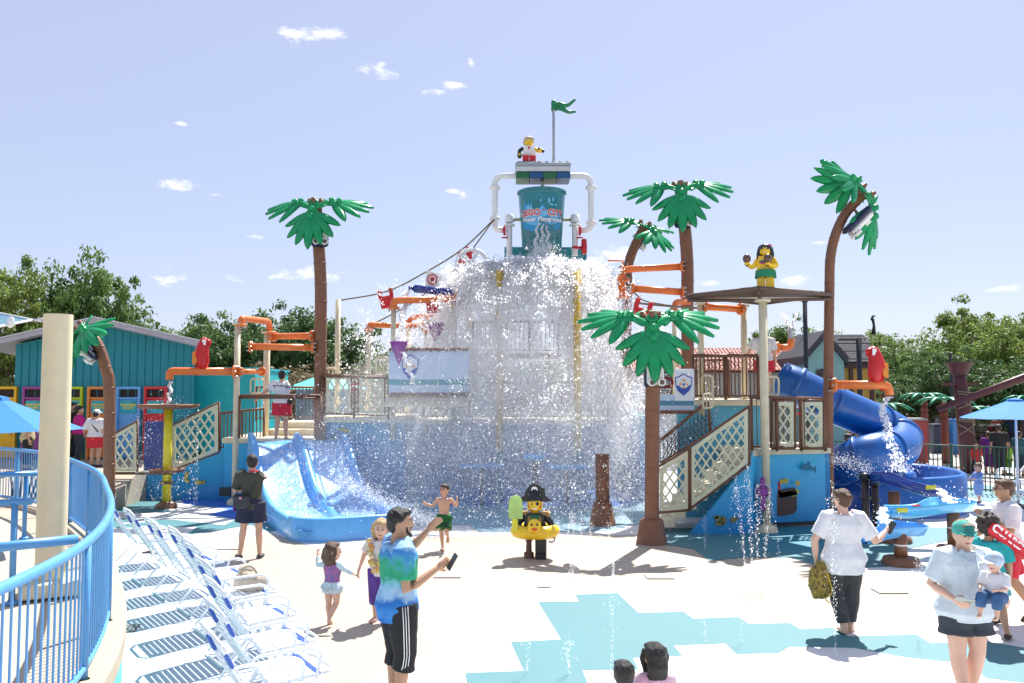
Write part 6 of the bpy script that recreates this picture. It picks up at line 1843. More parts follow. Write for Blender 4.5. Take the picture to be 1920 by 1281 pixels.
# open run-out trough
run = bez([P(1590, 905, 20.6), P(1640, 905, 20.4), P(1700, 905, 20.9), P(1735, 900, 21.6), P(1738, 893, 22.6)], 8)
run = bez([Vector((9.0, 21.8, .32)), Vector((9.9, 22.2, .30)), Vector((10.35, 21.5, .28)), Vector((10.1, 20.4, .26)), Vector((9.2, 19.8, .25)), Vector((8.2, 19.9, .25))], 8)
vs = []; K = 9
for i, p in enumerate(run):
    dd = (run[min(i + 1, len(run) - 1)] - run[max(0, i - 1)]); s_ = dd.cross(Vector((0, 0, 1))).normalized()
    for k, (w, z) in enumerate(((-.62, 0), (-.62, .62), (-.55, .66), (-.48, .60), (-.42, .08), (.42, .08), (.48, .60), (.55, .66), (.62, .62), (.62, 0))):
        vs.append(p + s_ * w + Vector((0, 0, z - .28 if z == 0 else z)))
K = 10
mb = MB(); mb.add(vs, [(i * K + j, i * K + j + 1, (i + 1) * K + j + 1, (i + 1) * K + j) for i in range(len(run) - 1) for j in range(K - 1)], smooth=True); mb.build('runout_trough', BLUET, ts)
mb = MB(); mb.tube([P(1600, 850, 20.6), G(1600, 925)], .09, 8); mb.tube([P(1660, 850, 21.4), G(1650, 915)], .09, 8); mb.build('support', mat('support_blue', (.01, .07, .3), .3), ts)
# dark blue skirt wall under the spiral
mb = MB()
c = Vector((8.1, 20.6, 0))
mb.lathe([(1.15, 0), (1.15, .95), (1.10, .97)], c, 28); mb.build('skirt', mat('skirt_blue', (.008, .08, .36), .25, coat=.3), ts)
mb = MB(); c2 = P(1585, 935, 19.2)
mb.tube([c2 + Vector((cos(a) * .42, 0, sin(a) * .42)) for a in [k * pi / 12 for k in range(24)]], .035, 6, closed=True); mb.build('round_port', mat('port_blue', (.006, .05, .25), .3), ts)

# ---- water tables on brown posts
def trough(name, pts, r0_, label, m, zpost, posts, yel=None):
    """open channel that widens into a round bowl at one end"""
    t = thing(name, label, 'water trough', (posts[0][0], posts[0][1], 0), 'blue water troughs on brown posts')
    path = bez(pts, 8); n_ = len(path)
    vs = []; K = 9
    for i, p in enumerate(path):
        dd = path[min(i + 1, n_ - 1)] - path[max(0, i - 1)]; dd.z = 0; s_ = dd.cross(Vector((0, 0, 1))).normalized()
        f = i / (n_ - 1)
        hw = r0_[0] + (r0_[1] - r0_[0]) * max(0, min(1, (f - .35) / .35))
        if f > .72: hw = r0_[1] * sqrt(max(.0, 1 - ((f - .72) / .28) ** 2)) + .01
        for (w, z) in ((-1, .0), (-1.12, .01), (-1.08, -.03), (-.75, -.17), (0, -.21), (.75, -.17), (1.08, -.03), (1.12, .01), (1, 0)):
            vs.append(p + s_ * (w * hw) + Vector((0, 0, z)))
        # inner skin
    for i, p in enumerate(path):
        dd = path[min(i + 1, n_ - 1)] - path[max(0, i - 1)]; dd.z = 0; s_ = dd.cross(Vector((0, 0, 1))).normalized()
        f = i / (n_ - 1)
        hw = r0_[0] + (r0_[1] - r0_[0]) * max(0, min(1, (f - .35) / .35))
        if f > .72: hw = r0_[1] * sqrt(max(.0, 1 - ((f - .72) / .28) ** 2)) + .01
        for (w, z) in ((-1, .0), (-.96, -.02), (-.88, -.06), (-.7, -.13), (0, -.16), (.7, -.13), (.88, -.06), (.96, -.02), (1, 0)):
            vs.append(p + s_ * (w * hw * .98) + Vector((0, 0, z)))
    A = n_ * K
    fs = [(o_ + i * K + j, o_ + i * K + j + 1, o_ + (i + 1) * K + j + 1, o_ + (i + 1) * K + j) for o_ in (0, A) for i in range(n_ - 1) for j in range(K - 1)]
    mb = MB(); mb.add(vs, fs, smooth=True); mb.build('channel', m, t)
    for (x, y) in posts:
        mb = MB(); mb.tube([(x, y, .06), (x, y, zpost)], .105, 10)
        for zz in (.35, .7):
            if zz < zpost - .1: mb.lathe([(.105, -.012), (.112, 0), (.105, .012)], (x, y, zz), 10)
        mb.build('post', BROWN, t)
        mb = MB(); mb.lathe([(.30, 0), (.30, .05), (.27, .12), (.10, .14)], (x, y, 0), 14); mb.build('post_base', BROWN, t)
        mb = MB(); mb.lathe([(.108, -.012), (.108, .012)], (x, y, zpost * .62), 12); mb.build('cable_tie', WHITE, t)
    if yel:
        mb = MB(); mb.rbox(yel, (.18, .02, .08), .008); mb.build('yellow_label', mat('label_yellow', (.8, .62, .02), .5), t)
    return t
def at(u, v, d): return P(u, v, d)
trough('upper_trough', [at(1764, 914, 15.9), at(1735, 910, 16.0), at(1700, 900, 16.1), at(1672, 889, 16.2), at(1650, 886, 16.3), at(1634, 886, 16.4)], (.13, .34), 'darkest and highest blue trough under the falling water', BLUED, .95, [(P(1671, 0, 16.2).x, 16.2)], at(1745, 914, 15.72))
trough('middle_trough', [at(1664, 950, 15.0), at(1700, 950, 15.0), at(1735, 946, 15.0), at(1765, 940, 15.1), at(1790, 938, 15.2), at(1818, 938, 15.3)], (.14, .36), 'sky blue middle trough with the red toy in it', BLUEL, .72, [(P(1780, 0, 15.15).x, 15.15)], at(1692, 957, 14.8))
trough('lower_trough', [at(1620, 998, 14.2), at(1640, 996, 14.2), at(1662, 988, 14.2), at(1680, 982, 14.3), at(1700, 981, 14.4), at(1722, 982, 14.5)], (.16, .38), 'lowest blue trough beside the woman in black leggings', BLUES, .52, [(P(1681, 0, 14.15).x, 14.15)])
for i, (u, v, zt, d) in enumerate(((1618, 960, 1.15, 16.4), (1636, 955, .95, 17.2))):
    x = P(u, 0, d).x
    t = thing('spray_post', ('front dark spray post left of the troughs', 'rear dark spray post left of the troughs')[i], 'spray post', (x, d, 0))
    mb = MB(); mb.tube([(x, d, 0), (x, d, zt)], .07, 10); mb.lathe([(.07, -.03), (.10, -.02), (.10, .02), (.07, .03)], (x, d, zt * .7), 10); mb.build('post', mat('post_dark', (.035, .02, .02), .35), t)
    mb = MB(); mb.lathe([(.07, 0), (.11, .02), (.11, .10), (.03, .13)], (x, d, zt), 10); mb.build('nozzle', BLACK, t)
    mb = MB(); mb.lathe([(.22, 0), (.2, .08), (.07, .1)], (x, d, 0), 12); mb.build('base', BROWN, t)
mb = MB(); mb.rbox(at(1719, 949, 14.95), (.14, .06, .05), .02); o = mb.build('red_toy', RED); tag(o, 'small red toy lying in the sky blue trough', 'toy')
# purple leg panel at foot of tall cream post
c = P(1430, 927, 17.25)
t = thing('purple_spinner', 'purple spinner panel clamped to the tall cream post', 'spinner', c)
mb = MB(); mb.rbox(c, (.10, .10, .66), .03); mb.rbox(c + Vector((0, 0, .05)), (.22, .12, .2), .05); mb.build('panel', PURPLE, t)
mb = MB(); mb.tube([c + Vector((cos(a) * .16, -.03, sin(a) * .16 + .05)) for a in [k * pi / 8 for k in range(16)]], .02, 5, closed=True); mb.build('wheel', mat('spinner_light', (.55, .45, .6), .4), t)

# ---- blue curved railing on the walkway
t = thing('blue_railing', 'curved blue picket railing sweeping round the raised walkway on the left', 'railing', (-4, 8, DECKZ))
rail_top = [p + Vector((0, 0, DECKZ + 1.07)) for p in RAIL]
mb = MB(); mb.tube(rail_top, .038, 12); mb.build('top_rail', BLUER, t)
mb = MB(); mb.tube([p + Vector((0, 0, DECKZ + .11)) for p in RAIL], .026, 8); mb.build('bottom_rail', BLUER, t)
mb = MB(); mb.tube([(0, 0, .10), (0, 0, 1.06)], .0085, 6, cap=False); pk = mb.build('picket', BLUER, mesh_only=True)
dense = bez(RAIL, 4)
acc = 0; last = dense[0]; k = 0; npk = 0; pacc = 0
for p in dense[1:]:
    sgl = (p - last).length
    while acc + sgl >= .112:
        f = (.112 - acc) / sgl; q_ = last.lerp(p, f); sgl -= (.112 - acc); last = q_; acc = 0; npk += 1
        if npk % 16 == 8:
            mb = MB(); mb.tube([q_ + Vector((0, 0, DECKZ)), q_ + Vector((0, 0, DECKZ + 1.05))], .034, 10); mb.lathe([(.075, 0), (.075, .012), (.05, .03), (.034, .03)], q_ + Vector((0, 0, DECKZ + .0)), 12); mb.build('post', BLUER, t)
        else:
            link('picket', pk, t, None, q_ + Vector((0, 0, DECKZ)) - wloc(t))
    acc += sgl; last = p
# inner handrails of the walkway ramp
def handrail(pts, posts_, label):
    t = thing('blue_handrail', label, 'handrail', pts[0], 'blue handrails inside the walkway')
    mb = MB(); mb.tube(pts, .038, 10); mb.build('rail', BLUER, t)
    for p in posts_:
        mb = MB(); mb.tube([(p[0], p[1], DECKZ - .05), (p[0], p[1], p[2])], .034, 10); mb.lathe([(.075, 0), (.075, .012), (.05, .03), (.034, .03)], (p[0], p[1], DECKZ - .05), 12); mb.build('post', BLUER, t)
handrail([P(-300, 958, 9.0), P(60, 940, 9.4)], [tuple(P(28, 943, 9.36)), tuple(P(-280, 958, 9.0))], 'short blue handrail ending left of the cream column')
handrail([P(-300, 1050, 6.3), P(0, 1026, 6.5), P(146, 1011, 6.8)], [], 'blue handrail joining the curved railing low on the left')
handrail([P(-300, 893, 13.0), P(-20, 891, 13.2), P(80, 888, 13.5)], [tuple(P(49, 889, 13.45))], 'far blue handrail behind the cream column')

# ---- cream column and shade sail
cx, cy = P(103, 800, 9.77).x, 9.77
t = thing('cream_column', 'thick cream column standing inside the curved blue railing', 'column', (cx, cy, DECKZ))
mb = MB(); mb.lathe([(.160, 0), (.154, P(0, 590, 9.77).z - DECKZ)], (cx, cy, DECKZ), 40); mb.lathe([(.001, P(0, 590, 9.77).z - DECKZ - .01), (.1535, P(0, 590, 9.77).z - DECKZ - .008)], (cx, cy, DECKZ), 40); mb.build('shaft', mat('column_cream', (.72, .64, .44), .5, var=.04, bump=.1, dirt=.06), t)
mb = MB(); mb.rbox((cx, cy, DECKZ + .05), (.62, .62, .16), .015, .5); mb.build('plinth', SLAB, t)
hk = P(86, 600, 9.77)
mb = MB(); mb.tube([hk, hk + Vector((-.16, 0, .0))], .02, 6); mb.rbox(hk + Vector((-.06, 0, 0)), (.07, .05, .05), .01); mb.build('sail_bracket', STEEL, t)
t = thing('shade_sail', 'pale blue shade sail stretched to the top of the cream column', 'shade sail', hk)
SAIL = mat('sail_blue', (.13, .28, .40), .8, var=.1, trans=.4)
A = hk + Vector((-.15, 0, 0)); B = P(-500, 500, 13.0); C = P(-500, 730, 7.0)
vs = []; N = 8
for i in range(N + 1):
    for j in range(N + 1):
        s, r_ = i / N, j / N
        p = A.lerp(B.lerp(C, r_), s); p.z -= .25 * sin(pi * r_) * s - .10 * s * (1 - s)
        vs.append(p)
mb = MB(); mb.add(vs, [(i * (N + 1) + j, i * (N + 1) + j + 1, (i + 1) * (N + 1) + j + 1, (i + 1) * (N + 1) + j) for i in range(N) for j in range(N)], smooth=True); mb.build('cloth', SAIL, t)
mb = MB(); mb.tube([vs[i * (N + 1)] for i in range(N + 1)], .015, 6); mb.tube([vs[i * (N + 1) + N] for i in range(N + 1)], .015, 6); mb.build('edge_cable', WHITE, t)
c = A.lerp(C, .09); mb = MB(); mb.ball(c + Vector((0, -.05, .02)), (.05, .02, .065), 10, 6); mb.build('tag_disc', WHITE, t)

# ---- umbrellas
UMB = mat('umbrella_blue', (.045, .27, .66), .7, var=.05, trans=.35)
def umbrella(c, r, h_, label, zb=0.0, rz=0.0, yaw=0):
    t = thing('patio_umbrella', label, 'umbrella', (c.x, c.y, zb))
    n_ = 8
    prof_ = [(.0, .0), (.14, -.04), (.16, -.09)], [(.13, -.075), (.5, -.30 * h_ - .02), (.8, -.50 * h_), (1.0, -.62 * h_)]
    for pr_, nm in zip(prof_, ('vent_cap', 'canopy')):
        vs = []
        for rr, z in pr_:
            for k in range(n_ * 2):
                a = pi * k / n_ + rz
                sag = 1.0 if k % 2 == 0 else .925
                vs.append((c.x + cos(a) * rr * r * sag, c.y + sin(a) * rr * r * sag, c.z + z + (.0 if k % 2 == 0 else -.015 * rr)))
        M_ = n_ * 2
        mb = MB(); mb.add(vs, [(i * M_ + k, i * M_ + (k + 1) % M_, (i + 1) * M_ + (k + 1) % M_, (i + 1) * M_ + k) for i in range(len(pr_) - 1) for k in range(M_)])
        mb.build(nm, UMB, t)
    mb = MB(); mb.tube([(c.x, c.y, zb), (c.x, c.y, c.z)], .03, 8); mb.build('pole', mat('pole_white', (.7, .7, .72), .35), t)
    mb = MB(); mb.lathe([(.28, 0), (.28, .06), (.05, .1)], (c.x, c.y, zb), 14); mb.build('base', GREYD, t)
    for k in range(n_):
        a = 2 * pi * k / n_ + rz
        mb = MB(); mb.tube([(c.x, c.y, c.z - .12), (c.x + cos(a) * r * .98, c.y + sin(a) * r * .98, c.z - .62 * h_ - .01)], .01, 4); mb.build('rib', STEEL, t)
umbrella(P(-8, 740, 12.6), 1.24, .82, 'blue patio umbrella on the left behind the cream column', zb=DECKZ - .06, rz=.2)
c = P(1903, 746, 21.0)
umbrella(c, 1.25, .80, 'blue patio umbrella on the right beyond the green fence line', zb=0, rz=.1)

# ---- green fence on the right
FG = mat('fence_green', (.012, .07, .045), .4)
f0, f1 = G(1700, 880), G(1990, 905)
pts_f = [Vector((9.2, 27.2, 0)), Vector((14.9, 22.2, 0)), Vector((18.5, 19.3, 0))]
z_t = 1.32
t = thing('green_fence', 'dark green picket fence between the pad and the plaza on the right', 'fence', pts_f[1])
mb = MB(); mb.tube([(0, 0, .06), (0, 0, z_t - .02)], .016, 5, cap=False); pk = mb.build('picket', FG, mesh_only=True)
for a, b in zip(pts_f, pts_f[1:]):
    L = (b - a).length; n_ = int(L / .12)
    for zz in (.12, .45, z_t - .02):
        mb = MB(); mb.tube([a + Vector((0, 0, zz)), b + Vector((0, 0, zz))], .022, 6); mb.build('rail', FG, t)
    for k in range(n_ + 1):
        if k % 18 == 0:
            p = a.lerp(b, k / n_); mb = MB(); mb.rbox((p.x, p.y, z_t / 2 + .02), (.075, .075, z_t + .04), .01, .7); mb.build('post', FG, t)
        else: link('picket', pk, t, None, a.lerp(b, k / n_) - wloc(t))
# bench rail behind the fence
# ---- white strap loungers
def lounger():
    t = thing('strap_chair', 'white strap patio chair', 'patio chair', (0, 0, 0), 'row of white strap chairs along the walkway')
    W_ = .29
    back = bez([Vector((.02, 0, .40)), Vector((-.20, 0, .72)), Vector((-.36, 0, 1.02))], 6)
    seat = bez([Vector((.02, 0, .40)), Vector((.30, 0, .415)), Vector((.56, 0, .43))], 6)
    spine = list(reversed(back)) + seat[1:]
    for sy in (-1, 1): pass
    # one bent tube: up one side, round the top, down the other, round the seat front
    loop = [p + Vector((0, -W_, 0)) for p in spine] + [spine[-1] + Vector((.04, -W_ * .6, .0)), spine[-1] + Vector((.04, W_ * .6, .0))] + [p + Vector((0, W_, 0)) for p in reversed(spine)] + [spine[0] + Vector((-.035, W_ * .62, .06)), spine[0] + Vector((-.035, -W_ * .62, .06))]
    mb = MB(); mb.tube(loop, .0155, 8, closed=True); o = mb.build('frame', WHITEM, None); o.parent = t
    for pts, nm in (([(.14, -W_ - .02, .40), (-.22, -W_ - .02, .02), (-.24, -W_ + .04, .012), (-.24, W_ - .04, .012), (-.22, W_ + .02, .02), (.14, W_ + .02, .40)], 'rear_legs'), ([(.20, -W_ - .02, .40), (.46, -W_ - .02, .02), (.48, -W_ + .04, .012), (.48, W_ - .04, .012), (.46, W_ + .02, .02), (.20, W_ + .02, .40)], 'front_legs')):
        mb = MB(); mb.tube(elbow(pts, .06, 4), .0145, 8); o = mb.build('leg_frame', WHITEM, None); o.parent = t
    for sy in (-1, 1):
        y = sy * (W_ + .025)
        mb = MB(); mb.tube(elbow([(-.14, y, .62), (-.08, y, .66), (.38, y, .66), (.46, y, .60), (.40, y, .30), (.36, y, .12)], .09, 5), .0145, 8); o = mb.build('armrest', WHITEM, None); o.parent = t
    strap = MB(); strap.rbox((0, 0, 0), (.050, W_ * 2 + .03, .006), .002); sm = strap.build('strap', mat('strap_white', (.76, .80, .84), .5, trans=.15), mesh_only=True)
    sb_ = MB(); sb_.rbox((0, 0, 0), (.046, W_ * 2 + .034, .007), .002); sbm = sb_.build('strap', mat('strap_blue', (.03, .09, .42), .4), mesh_only=True)
    def along(path_, s):
        acc = 0
        for a, b in zip(path_, path_[1:]):
            l = (b - a).length
            if acc + l >= s: return a.lerp(b, (s - acc) / l), (b - a).normalized()
            acc += l
        return path_[-1], (path_[-1] - path_[-2]).normalized()
    for k in range(11):
        p, d_ = along(back, .06 + k * .063)
        me_ = sm
        s = link('strap', me_, t, None, p + Vector((.012, 0, .008)), (0, -atan2(d_.z, d_.x), 0))
    for k in (8.5,):       # blue covered straps near the top are short sleeves at each side
        p, d_ = along(back, .06 + k * .063)
        for sy in (-1, 1):
            mb = MB(); mb.rbox((0, 0, 0), (.125, .10, .03), .008); me_ = mb.build('blue_sleeve', mat('strap_blue', (.03, .09, .42), .4), mesh_only=True)
            link('blue_sleeve', me_, t, None, p + Vector((.0, sy * (W_ - .03), .0)), (0, -atan2(d_.z, d_.x), 0))
    for k in range(8):
        p, d_ = along(seat, .05 + k * .062)
        link('strap', sbm if k == 6 else sm, t, None, p + Vector((0, 0, .014)), (0, -atan2(d_.z, d_.x), 0))
    return t
ch0 = lounger()
spots = [(-6.15, 14.0, .60, 'white strap chair farthest back, mostly behind the curved blue railing'), (-5.40, 13.02, .63, 'complete white strap chair nearest the railing end, with flip flops beside it'), (-4.69, 12.10, .63, 'white strap chair directly in front of the one with the flip flops'),
         (-4.03, 11.27, .63, 'white strap chair standing between the grey shirted man and the railing'), (-3.45, 10.29, .63, 'white strap chair with the beige bag on its seat'), (-2.93, 9.25, .62, 'white strap chair just in front of the one holding the beige bag'),
         (-2.50, 8.30, .60, 'white strap chair with twisted blue sleeves low in the row'), (-2.18, 7.42, .58, 'second nearest white strap chair at the bottom edge'), (-1.92, 6.62, .56, 'nearest white strap chair cut by the bottom edge')]
for i, (x, y, a, lb) in enumerate(spots):
    if i == 0:
        ch0.location = (x, y, 0); ch0.rotation_euler = (0, 0, a); ch0['label'] = lb
    else: dup(ch0, (x, y, 0), a, lb)
bpy.context.view_layer.update()
for i, (u, v, a, lb) in enumerate(((1905, 925, 2.6, 'white strap chair under the right umbrella'), (1940, 955, 2.5, 'white strap chair cut by the right photo edge'))):
    p = G(u, v); dup(ch0, (p.x, p.y, 0), a, lb)
# bag and flip flops
c = Vector((-3.20, 10.45, .44))
t = thing('beige_bag', 'beige cloth bag slumped on the seat of a white strap chair', 'bag', c)
mb = MB(); mb.ball(c + Vector((0.05, 0, .10)), (.20, .15, .14), 16, 10, jit=.25); mb.ball(c + Vector((.0, .05, .20)), (.12, .10, .09), 12, 8, jit=.3); mb.build('body', mat('bag_cloth', (.50, .42, .34), .9, bump=.6, bscale=30), t)
mb = MB(); mb.tube([c + Vector((.05 + cos(a) * .10, -.10, .18 + sin(a) * .12)) for a in [k * pi / 8 for k in range(9)]], .012, 6); mb.build('strap', mat('bag_strap', (.35, .28, .22), .9), t)
for i, (u, v) in enumerate(((281, 1037), (297, 1039))):
    c = G(u, v)
    t = thing('flip_flop', ('flip flop left of its pair beside the chair legs', 'flip flop right of its pair beside the chair legs')[i], 'flip flop', c)
    mb = MB(); mb.prism([(c.x + x, c.y + y, 0.004) for x, y in ell(0, 0, .13, .05, a=.2 + i * .3)], (0, 0, .022)); mb.build('sole', mat('flip_brown', (.10, .06, .05), .7), t)
    mb = MB(); mb.tube([(c.x - .06, c.y - .04, .02), (c.x + .03, c.y, .06), (c.x - .06, c.y + .04, .02)], .008, 5); mb.build('strap', BLACK, t)
# dark chairs behind the railing, on the pad
for i, (u, v) in enumerate(((40, 918), (168, 972))):
    c = G(u, v + 60)
    t = thing('dark_deck_chair', ('dark fan backed chair seen through the railing left of the column', 'dark fan backed chair seen through the railing right of the column')[i], 'chair', (c.x, c.y, 0))
    m = mat('chair_dark', (.02, .02, .028), .5)
    for k in range(7):
        a = (k - 3) * .10
        mb = MB(); mb.tube([(c.x + (k - 3) * .06, c.y, .30), (c.x + (k - 3) * .06 + sin(a) * .6, c.y + .18, .30 + cos(a) * .68)], .03, 4, flat=.3, ref=(0, 1, 0)); mb.build('back_slat', m, t)
    mb = MB(); mb.rbox((c.x, c.y - .25, .32), (.52, .5, .04), .01); mb.build('seat', m, t)
    for sx in (-1, 1):
        mb = MB(); mb.rbox((c.x + sx * .30, c.y - .2, .52), (.10, .62, .03), .01); mb.build('armrest', m, t)
        mb = MB(); mb.tube([(c.x + sx * .28, c.y - .45, 0), (c.x + sx * .28, c.y - .45, .5)], .03, 4); mb.tube([(c.x + sx * .28, c.y + .2, 0), (c.x + sx * .26, c.y - .1, .32)], .03, 4); mb.build('leg', m, t)
# ================================================================== people
def hairmat(name, c, *a, **k):
    m = mat(name, c, .42, var=.35, vscale=30)
    nt = m.node_tree; b = nt.nodes['Principled BSDF']
    tc = nt.nodes.new('ShaderNodeTexCoord'); mp = nt.nodes.new('ShaderNodeMapping'); mp.inputs['Scale'].default_value = (150, 150, 14)
    n = nt.nodes.new('ShaderNodeTexNoise'); n.inputs['Scale'].default_value = 1; n.inputs['Detail'].default_value = 4; n.inputs['Distortion'].default_value = .6
    nt.links.new(tc.outputs['Object'], mp.inputs[0]); nt.links.new(mp.outputs[0], n.inputs['Vector'])
    bp = nt.nodes.new('ShaderNodeBump'); bp.inputs['Strength'].default_value = 1.0; bp.inputs['Distance'].default_value = .012
    nt.links.new(n.outputs[0], bp.inputs['Height']); nt.links.new(bp.outputs[0], b.inputs['Normal'])
    return m
SKINS = {k: mat('skin_' + k, c, .5, var=.06, bump=.05, trans=.06) for k, c in dict(light=(.62, .36, .25), fair=(.68, .42, .31), tan=(.46, .26, .16), mid=(.36, .19, .11)).items()}
HAIRM = {k: hairmat('hair_' + k, c, .45, var=.3, vscale=30, bump=.8, bscale=90) for k, c in dict(black=(.012, .010, .010), brown=(.10, .05, .028), sandy=(.30, .17, .08), blonde=(.50, .33, .16), dark=(.03, .018, .012)).items()}
EYEW = mat('eye_white', (.75, .73, .70), .3); LIP = mat('lips', (.42, .14, .12), .5)
def cloth(name, c, **k):
    k.setdefault('bump', .5); k.setdefault('bscale', 9)
    return mat('cloth_' + name, c, .85, trans=.10, **k)
def rmesh(o, vox, it=4, fac=.5):
    m = o.modifiers.new('surface', 'REMESH'); m.mode = 'VOXEL'; m.voxel_size = vox; m.use_smooth_shade = True
    s = o.modifiers.new('soften', 'SMOOTH'); s.factor = fac; s.iterations = it
    return o
BASEJ = dict(hip=(.052, 0, .515), knee=(.056, -.012, .285), ank=(.058, .012, .045), toe=(.066, -.085, .016), sh=(.108, .004, .800), el=(.138, .015, .635), wr=(.146, -.03, .485))
def person(label, loc, H, face, pose=None, w=1.0, kid=False, skin='light', hair='short', hairm='brown', top=None, bottom=None, shoes=None, vox=.010, group=None, hyaw=0.0, hpitch=0.0, fingers=True, grip=0.3, bend=0.0, twist=0.0, female=False, facep=True):
    t = thing('person', label, 'person', loc, group, face)
    k = .800 / .845 if kid else 1.0
    hs = 1.32 if kid else 1.0
    if kid and H < 1.05: k, hs = .765 / .845, 1.55
    J = {}
    for n_, p in BASEJ.items():
        for sd_, sg in (('L', 1), ('R', -1)):
            J[n_ + sd_] = Vector((p[0] * sg * (1 if n_ != 'sh' else (.92 if female else 1)), p[1], p[2] * k))
    for n_, p in (pose or {}).items(): J[n_] = Vector(p)
    Rb = Matrix.Rotation(bend, 3, 'X')      # positive bends forward (towards -Y)
    piv = Vector((0, 0, .53 * k))
    def B(p):          # torso points follow the bend
        p = Vector(p); return piv + Rb @ (p - piv)
    for n_ in ('shL', 'shR'):
        if not (pose and n_ in pose): J[n_] = B(J[n_])
    headc = B((0, -.008, (.845 * k + .075 * hs * 1.0)))
    S_ = lambda v: Vector(v) * H
    tor = [((0, .006, .475), (.080, .058)), ((0, .006, .515), (.094 * (1.06 if female else 1), .070)), ((0, 0, .575), (.084, .062)), ((0, -.002, .630), (.076, .056)), ((0, -.002, .700), (.088, .060)), ((0, 0, .755), (.100, .060)), ((0, .004, .800), (.096, .050)), ((0, .006, .825), (.050, .040))]
    def torso(mb, mg=0.0, z0=.475, z1=.83, flare=0.0):
        pts = []; rs = []
        for (p, r) in tor:
            if p[2] < z0 - 1e-4 or p[2] > z1 + 1e-4: continue
            q_ = Vector((p[0], p[1], p[2] * k)); q_ = B(q_) if p[2] > .53 else q_
            ww = w if p[2] < .78 else 1 + (w - 1) * .4
            pts.append(S_(q_)); rs.append(((r[0] * ww + mg + flare * max(0, .62 - p[2])) * H, (r[1] * (ww * 1.08 if ww > 1 else ww) + mg + flare * max(0, .62 - p[2])) * H))
        # hem exactly at z0
        if z0 > .48 or z0 < .47:
            q_ = Vector((0, .004, z0 * k)); q_ = B(q_) if z0 > .53 else q_
            if z0 < .475: pts.insert(0, S_(q_)); rs.insert(0, (rs[0][0], rs[0][1]))
        mb.tube(pts, rs, 20, ref=(0, 1, 0))
    mb = MB()
    torso(mb)
    nk0, nk1 = B((0, .008, .80 * k)), headc + Vector((0, .008, -.03 * hs))
    mb.tube([S_(nk0), S_(nk0.lerp(nk1, .5)), S_(nk1)], [.040 * H * (w ** .5), .033 * H * (w ** .4), .034 * H], 12)
    hr = Vector((.050, .060, .066)) * hs
    RH = Matrix.Rotation(hyaw, 3, 'Z') @ Matrix.Rotation(hpitch, 3, 'X')
    def hp(v): return S_(headc + RH @ (Vector(v) * hs))
    mb.ball(S_(headc), hr * H, 20, 14, R=RH)
    mb.ball(hp((0, -.014, -.034)), Vector((.037, .040, .040)) * hs * H, 14, 10, R=RH)
    mb.tube([hp((0, -.052, .012)), hp((0, -.064, -.008)), hp((0, -.055, -.016))], [.006 * hs * H, .010 * hs * H, .009 * hs * H], 8)
    for sg in (-1, 1): mb.ball(hp((sg * .050, .004, -.004)), Vector((.007, .013, .019)) * hs * H, 8, 6, R=RH)
    for sd_, sg in (('L', 1), ('R', -1)):
        h_, kn, an, to = J['hip' + sd_], J['knee' + sd_], J['ank' + sd_], J['toe' + sd_]
        wl = 1 + (w - 1) * .7
        mb.tube([S_(h_ + Vector((0, 0, .02))), S_(h_.lerp(kn, .35)), S_(h_.lerp(kn, .75)), S_(kn), S_(kn.lerp(an, .28) + Vector((0, .006, 0))), S_(kn.lerp(an, .65)), S_(an), S_(an + Vector((0, 0, -.02)))],
                [.056 * wl * H, .053 * wl * H, .041 * wl * H, .035 * wl * H, .036 * wl * H, .027 * wl * H, .021 * wl * H, .021 * H], 14)
        d_ = (to - an); hl = an + Vector((-d_.x * .25, -d_.y * .25, -.018))
        mb.tube([S_(hl), S_(an.lerp(to, .45) + Vector((0, 0, -.008))), S_(to + Vector((0, 0, .004))), S_(to + d_ * .18 + Vector((0, 0, .006)))], [(.022 * H, .020 * H), (.026 * H, .022 * H), (.027 * H, .014 * H), (.015 * H, .008 * H)], 10, ref=(0, 0, 1))
        s_, e_, w_ = J['sh' + sd_], J['el' + sd_], J['wr' + sd_]
        wa = 1 + (w - 1) * .45
        mb.tube([S_(s_.lerp(Vector((0, s_.y, s_.z)), .35)), S_(s_), S_(s_.lerp(e_, .4)), S_(e_), S_(e_.lerp(w_, .3)), S_(w_)], [.034 * wa * H, .034 * wa * H, .029 * wa * H, .023 * wa * H, .023 * wa * H, .0145 * H], 12)
        # hand: palm, four unequal fingers, thumb leaving the side
        hd = (w_ - e_).normalized()
        inw = Vector((-sg, 0, 0)) if abs(hd.x) < .7 else Vector((0, 0, -1))
        pn = (inw - hd * inw.dot(hd)).normalized()
        sv = hd.cross(pn) * (-sg)
        if sv.y > 0 and abs(hd.x) < .7: sv = -sv
        kk = 1.1 if kid else 1.0
        mb.tube([S_(w_ - hd * .005), S_(w_ + hd * .022 * kk), S_(w_ + hd * .050 * kk)], [(.013 * H, .012 * H), (.023 * kk * H, .012 * H), (.022 * kk * H, .010 * H)], 10, ref=pn)
        if fingers:
            for i, (o_, ln) in enumerate(((.0165, .044), (.0055, .050), (-.0055, .046), (-.0165, .036))):
                b_ = w_ + hd * .046 * kk + sv * o_ * kk
                d1 = (hd + pn * grip + sv * o_ * 6).normalized(); d2 = (hd + pn * grip * 3).normalized()
                m_ = b_ + d1 * ln * .5 * kk; e2 = m_ + d2 * ln * .5 * kk
                mb.tube([S_(b_), S_(m_), S_(e2)], [.0060 * H, .0056 * H, .0046 * H], 7)
            b_ = w_ + hd * .014 * kk + sv * .016 * kk
            m_ = b_ + (hd * .6 + sv * .8 + pn * .3).normalized() * .024 * kk
            mb.tube([S_(b_), S_(m_), S_(m_ + (hd * .9 + sv * .25 + pn * .3).normalized() * .022 * kk)], [.0085 * H, .0068 * H, .005 * H], 7)
        else:
